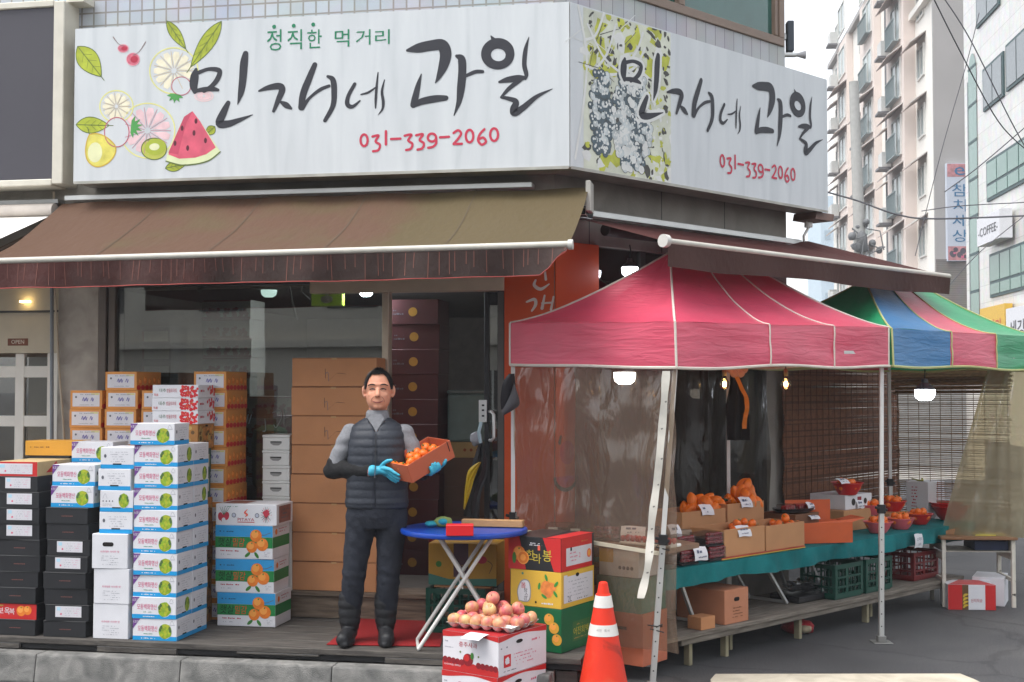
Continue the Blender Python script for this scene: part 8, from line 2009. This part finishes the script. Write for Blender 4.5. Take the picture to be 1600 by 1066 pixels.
# lower brick part of the side wall and the upright shop sign
brk = tile_mat('grey_brick', '#77706b', '#6c6560', '#8a847e', .25, .08, .012, .5, .8)
m = MB(); m.box(-.31, -.16, -9, .0, 0, 7.6, brk); put('brick_base', m, ab, FA_ @ Matrix.Rotation(0, 4, 'Z'))
Psg = onY(1481, 410, 57.0); Psr = onY(1508, 410, 57.0); zt, zb = z_at(255, 57), z_at(408, 57); W_ = Psr.x - Psg.x
fs = Matrix(((1, 0, 0, Psg.x), (0, 0, -1, 57.0), (0, 1, 0, zb), (0, 0, 0, 1)))
m = MB(); m.box(Psg.x, Psr.x + .35, 57.0, 57.25, zb, zt, M('sign_pale_blue', '#c3cad6', .5, .04, scale=1)); o = put('vertical_sign', m, center=True); tag(o, 'tall upright sign with blue Korean lettering on the grey side wall', 'sign')
H_ = zt - zb; m = MB(); bl_t = M('sign_text_blue', '#2a6f9a', .5, 0); pkp = M('sign_pink_photo', '#c58a8e', .6, .35, scale=6); W2 = W_ + .35
m.rect(fs, .02, H_ * .86, W2 - .02, H_ - .03, pkp, .004); m.rect(fs, .02, .03, W2 - .02, H_ * .15, pkp, .004)
for k in range(10): m.disc(fs, R.uniform(.1, W2 - .1), R.uniform(.1, H_ * .13), R.uniform(.05, .14), M('sign_photo_dark', '#5a5560', .6, .2), .006)
m.text(fs, 'e', W2 * .3, H_ * .875, H_ * .085, bl_t, .01, w=W2 * .42); m.text(fs, '-', W2 * .5, H_ * .80, .06, bl_t, .01, 'c', w=.06)
for k, ch in enumerate('참치세상'): m.text(fs, ch, W2 * .5, H_ * (.66 - .155 * k), H_ * .125, bl_t, .01, 'c', w=W2 * (.6 if ch != '치' else .52))
m.scrib(fs, .2, .1, W2 - .2, H_ * .1, M('sign_text_pink', '#d96a8a', .5, 0), 2, .6, .012); put('lettering', m, o)
# white stone building at the right edge
X0w = 11.8; FW = frame(V((X0w + .105 * 47, 47, 0)), math.atan2(-hdir.y, -hdir.x))   # local x comes towards the camera, street side = local -y
stw = tile_mat('white_stone', '#d2cfca', '#cac7c1', '#b5b2ac', 1.2, .6, .012, .0, .2)
wb_ = empty('stone_building', FW @ V((0, 0, 0)), 0); tag(wb_, 'white stone commercial building with green glass strip at the right edge', 'building')
m = MB(); m.box(0, 16, 0, 9, 0, 26, stw); put('wall', m, wb_, FW)
gl2, fd = M('green_glass_pale', '#5c8074', .12, .12, scale=.6), M('frame_deep_green', '#2e4a4c', .5)
def xw(px, Y): return (FW.inverted() @ onY(px, 300, Y)).x
def xpx(px):
    k = (px - 800) / FPX; Y = X0w / (k - .105); return (47 - Y) / hdir.y
xa, xb = xpx(1519), xpx(1532); m = MB(); zt_w, zb_w = 13.0, 1.0
n_ = 10; pts = [(xa, zb_w), (xb, zb_w)] + [((xa + xb) / 2 + (xb - xa) / 2 * math.cos(t), zt_w + .9 * math.sin(t)) for t in [math.pi * k / n_ for k in range(n_ + 1)]]
frw = Matrix(((1, 0, 0, 0), (0, 0, -1, 0), (0, 1, 0, 0), (0, 0, 0, 1)))
m.poly(frw, pts, gl2, .02)
for k in range(10): zz = 1.2 + 1.35 * k; m.rect(frw, xa, zz, xb, zz + .1, fd, .03)
m.rect(frw, xa - .1, zb_w, xa, zt_w, fd, .03); 
st_ = put('window', m, wb_, FW)
def wwin(px0, px1, z0, z1, n, low, col=gl2):
    x0, x1 = xpx(px0), xpx(px1); m = MB(); m.box(x0 - .1, x1 + .1, -.06, -.001, z0 - .1, z1 + .1, fd); w = put('window', m, wb_, FW)
    for k in range(n):
        a, b = x0 + (x1 - x0) * k / n + .05, x0 + (x1 - x0) * (k + 1) / n - .05; m = MB(); m.box(a, b, -.08, -.061, z0 + low, z1, col)
        if low: m.box(a, b, -.08, -.061, z0, z0 + low - .1, col)
        put('pane', m, w, FW)
gl3 = M('window_grey_blind', '#6e7578', .2, .1)
def zz_(py, px): k = (px - 800) / FPX; return z_at(py, X0w / (k - .105))
wwin(1545, 1575, zz_(170, 1545), zz_(113, 1545), 2, 0, gl3); wwin(1582, 1616, zz_(138, 1582), zz_(75, 1582), 2, 0, gl3)
wwin(1549, 1640, zz_(311, 1549), zz_(257, 1549), 5, .5); wwin(1552, 1640, zz_(461, 1552), zz_(402, 1552), 5, .45); wwin(1536, 1570, zz_(40, 1536), zz_(-60, 1536), 2, 0, gl3)
m = MB(); x0, x1 = xpx(1553), xpx(1590); z0, z1 = zz_(386, 1553), zz_(343, 1553)
m.box(x0, x1, -.5, -.1, z0, z1, board_w); o = put('hanging_sign', m, None, FW, center=True); tag(o, 'white box sign reading COFFEE on the white stone building', 'sign')
m = MB(); fc = Matrix(((1, 0, 0, x0), (0, 0, -1, -.5), (0, 1, 0, z0), (0, 0, 0, 1))); m.text(fc, '-COFFEE-', (x1 - x0) / 2, (z1 - z0) * .3, (z1 - z0) * .3, ink, .01, 'c', w=(x1 - x0) * .86); put('lettering', m, o, FW)
for px0, px1, py0, py1, mt, lb, tx, tc in ((1546, 1586, 540, 483, yel, 'yellow shop sign low on the white stone building', '바사미', redp), (1588, 1625, 540, 483, board_w, 'white shop sign beside the yellow one at the right edge', '세강', ink)):
    x0, x1 = xpx(px0), xpx(px1); z0, z1 = zz_(py0, px0), zz_(py1, px0); m = MB(); m.box(x0, x1, -.3, -.05, z0, z1, mt); o = put('shop_sign', m, None, FW, center=True); tag(o, lb, 'sign')
    m = MB(); fc = Matrix(((1, 0, 0, x0), (0, 0, -1, -.3), (0, 1, 0, z0), (0, 0, 0, 1))); m.text(fc, tx, (x1 - x0) * .5, (z1 - z0) * .2, (z1 - z0) * .45, tc, .01, 'c', w=(x1 - x0) * .7); put('lettering', m, o, FW)
# far tower
m = MB(); p0, p1 = onY(1284, 500, 220), onY(1330, 500, 220); zt = z_at(306, 220)
m.box(p0.x, p1.x, 220, 230, 0, zt, M('far_tower_blue', '#b9cbd6', .8, .03)); ft = put('apartment_tower', m, center=True); tag(ft, 'distant pale blue apartment tower between the corner sign and the cream block', 'building')
for f in range(10):
    for k in range(3): m = MB(); x = p0.x + (p1.x - p0.x) * (.12 + .3 * k); m.box(x, x + 1.0, 219.9, 219.99, zt - 4 - f * 3.6, zt - 2.4 - f * 3.6, M('far_window', '#93a8b4', .5)); put('window', m, ft)
# street pole with its fittings
p = onY(1352, 600, 35); ptop = onY(1334, 128, 35); pl = empty('utility_pole', V((p.x, 35, 0))); tag(pl, 'pale grey concrete utility pole in front of the cream apartment block', 'pole')
m = MB(); m.tube([V((p.x + .04, 35, 0)), ptop], [.20, .13], M('pole_grey', '#a3a3a0', .8, .1), 14); put('pole', m, pl)
m = MB(); q = onY(1347, 380, 34.8)
m.ball(q, (.16, .12, .32), M('bundle_dark', '#6a6c6e', .7, .2), 12, 8, None, lambda p: p * (1 + .3 * hn(p.x * 4, p.z * 4)))
for k in range(16): m.ball(q + V((R.uniform(-.35, .45), R.uniform(-.2, .2), R.uniform(-.7, .6))), R.uniform(.06, .14), M('bundle_dark', '#6a6c6e', .7, .2), 8, 6)
for k in range(8): a_ = q + V((R.uniform(-.3, .3), -.2, R.uniform(-.6, .6))); m.tube([a_, a_ + V((R.uniform(-.4, .4), 0, R.uniform(-.3, .3))), a_ + V((R.uniform(-.5, .5), 0, R.uniform(-.6, .3)))], .02, M('bundle_dark'), 5)
put('cable_bundle', m, pl)
# overhead wires
wirem = M('wire_black', '#4b4b50', .6, 0)
def wire(pts, r, lb):
    m = MB(); q = catmull([tuple(onY(x, y, Y)) for x, y, Y in pts], 8); m.tube(q, r, wirem, 5); tag(put('overhead_wire', m, center=True), lb, 'wire', 'overhead wires at the right')
wire([(1280, 297, 26), (1340, 314, 26), (1400, 335, 26), (1460, 342, 26), (1610, 337, 26)], .018, 'thick sagging wire crossing low before the cream block and pale sign')
wire([(1455, -10, 18), (1500, 80, 19), (1560, 190, 20), (1610, 240, 21)], .010, 'thin wire falling from the upper edge across the white stone building')
wire([(1470, -10, 18), (1515, 60, 18), (1580, 190, 18), (1625, 270, 18)], .009, 'darker thicker wire falling steeply across the green glass strip')
wire([(1440, 330, 30), (1500, 322, 30), (1610, 316, 30)], .012, 'thin level wire above the COFFEE sign')
wire([(1480, 450, 25), (1530, 395, 25), (1610, 330, 25)], .009, 'wire rising to the right past the COFFEE sign')
wire([(1476, 300, 22), (1530, 260, 22), (1612, 190, 22)], .010, 'thin wire rising to the right above the upright sign')
wire([(1430, 400, 24), (1470, 240, 24), (1510, 100, 24), (1530, 20, 24)], .008, 'thin slanting wire against the grey side wall')
# lower street front closing the view behind the tents
m = MB(); m.box(-2, 1.5, 0, 3, 0, 4.2, M('far_shop_wall', '#dad3c8', .8, .1))
lowb = empty('low_building', V((7.5, 24, 0))); tag(lowb, 'low pale street building seen through the blinds and plastic behind the fruit table', 'building')
m = MB(); m.box(3.5, 9.6, 26, 32, 0, 2.9, M('far_shop_wall', '#dad3c8', .8, .1)); put('wall', m, lowb); m = MB()
m.box(4.2, 6.6, 25.95, 25.99, .3, 2.4, bwin); put('window', m, lowb); m = MB(); m.box(7.2, 9.2, 25.95, 25.99, .3, 2.4, M('far_shutter', '#8d8a84', .6, .1)); put('shutter', m, lowb)
# thin haze volume added over the whole street to lift the dark tones
hz = bpy.data.materials.new('haze'); hz.use_nodes = True; n_ = hz.node_tree.nodes; n_.remove(n_["Principled BSDF"]); pv = n_.new("ShaderNodeVolumePrincipled"); pv.inputs["Color"].default_value = (.93, .95, 1, 1); pv.inputs["Density"].default_value = .0014; pv.inputs["Anisotropy"].default_value = 0.0
hz.node_tree.links.new(pv.outputs[0], n_["Material Output"].inputs["Volume"])
m = MB(); m.box(-302, 302, -302, 302, -1, 60, hz); tag(put('haze', m), kind='stuff')
# building across the street behind the camera: it is what the shop glass mirrors
ob2 = empty('opposite_building', V((-3, -13, 0))); tag(ob2, 'pale building across the street mirrored in the shop glass', 'building')
m = MB(); m.box(-24, 16, -22, -13, 0, 6.2, M('opposite_wall', '#d2ccc0', .8, .06)); m.box(-24, 16, -12.999, -12.7, 2.95, 3.15, M('opposite_wall')); put('wall', m, ob2)
for k in range(9):
    x = -22 + 4.1 * k; m = MB(); m.box(x, x + 1.5, -12.998, -12.95, 1.0, 2.3, darkframe); m.box(x + .72, x + .78, -12.949, -12.93, 1.0, 2.3, bframe); put('window', m, ob2); m = MB(); m.box(x, x + 1.5, -12.998, -12.95, 4.0, 5.3, darkframe); put('window', m, ob2)
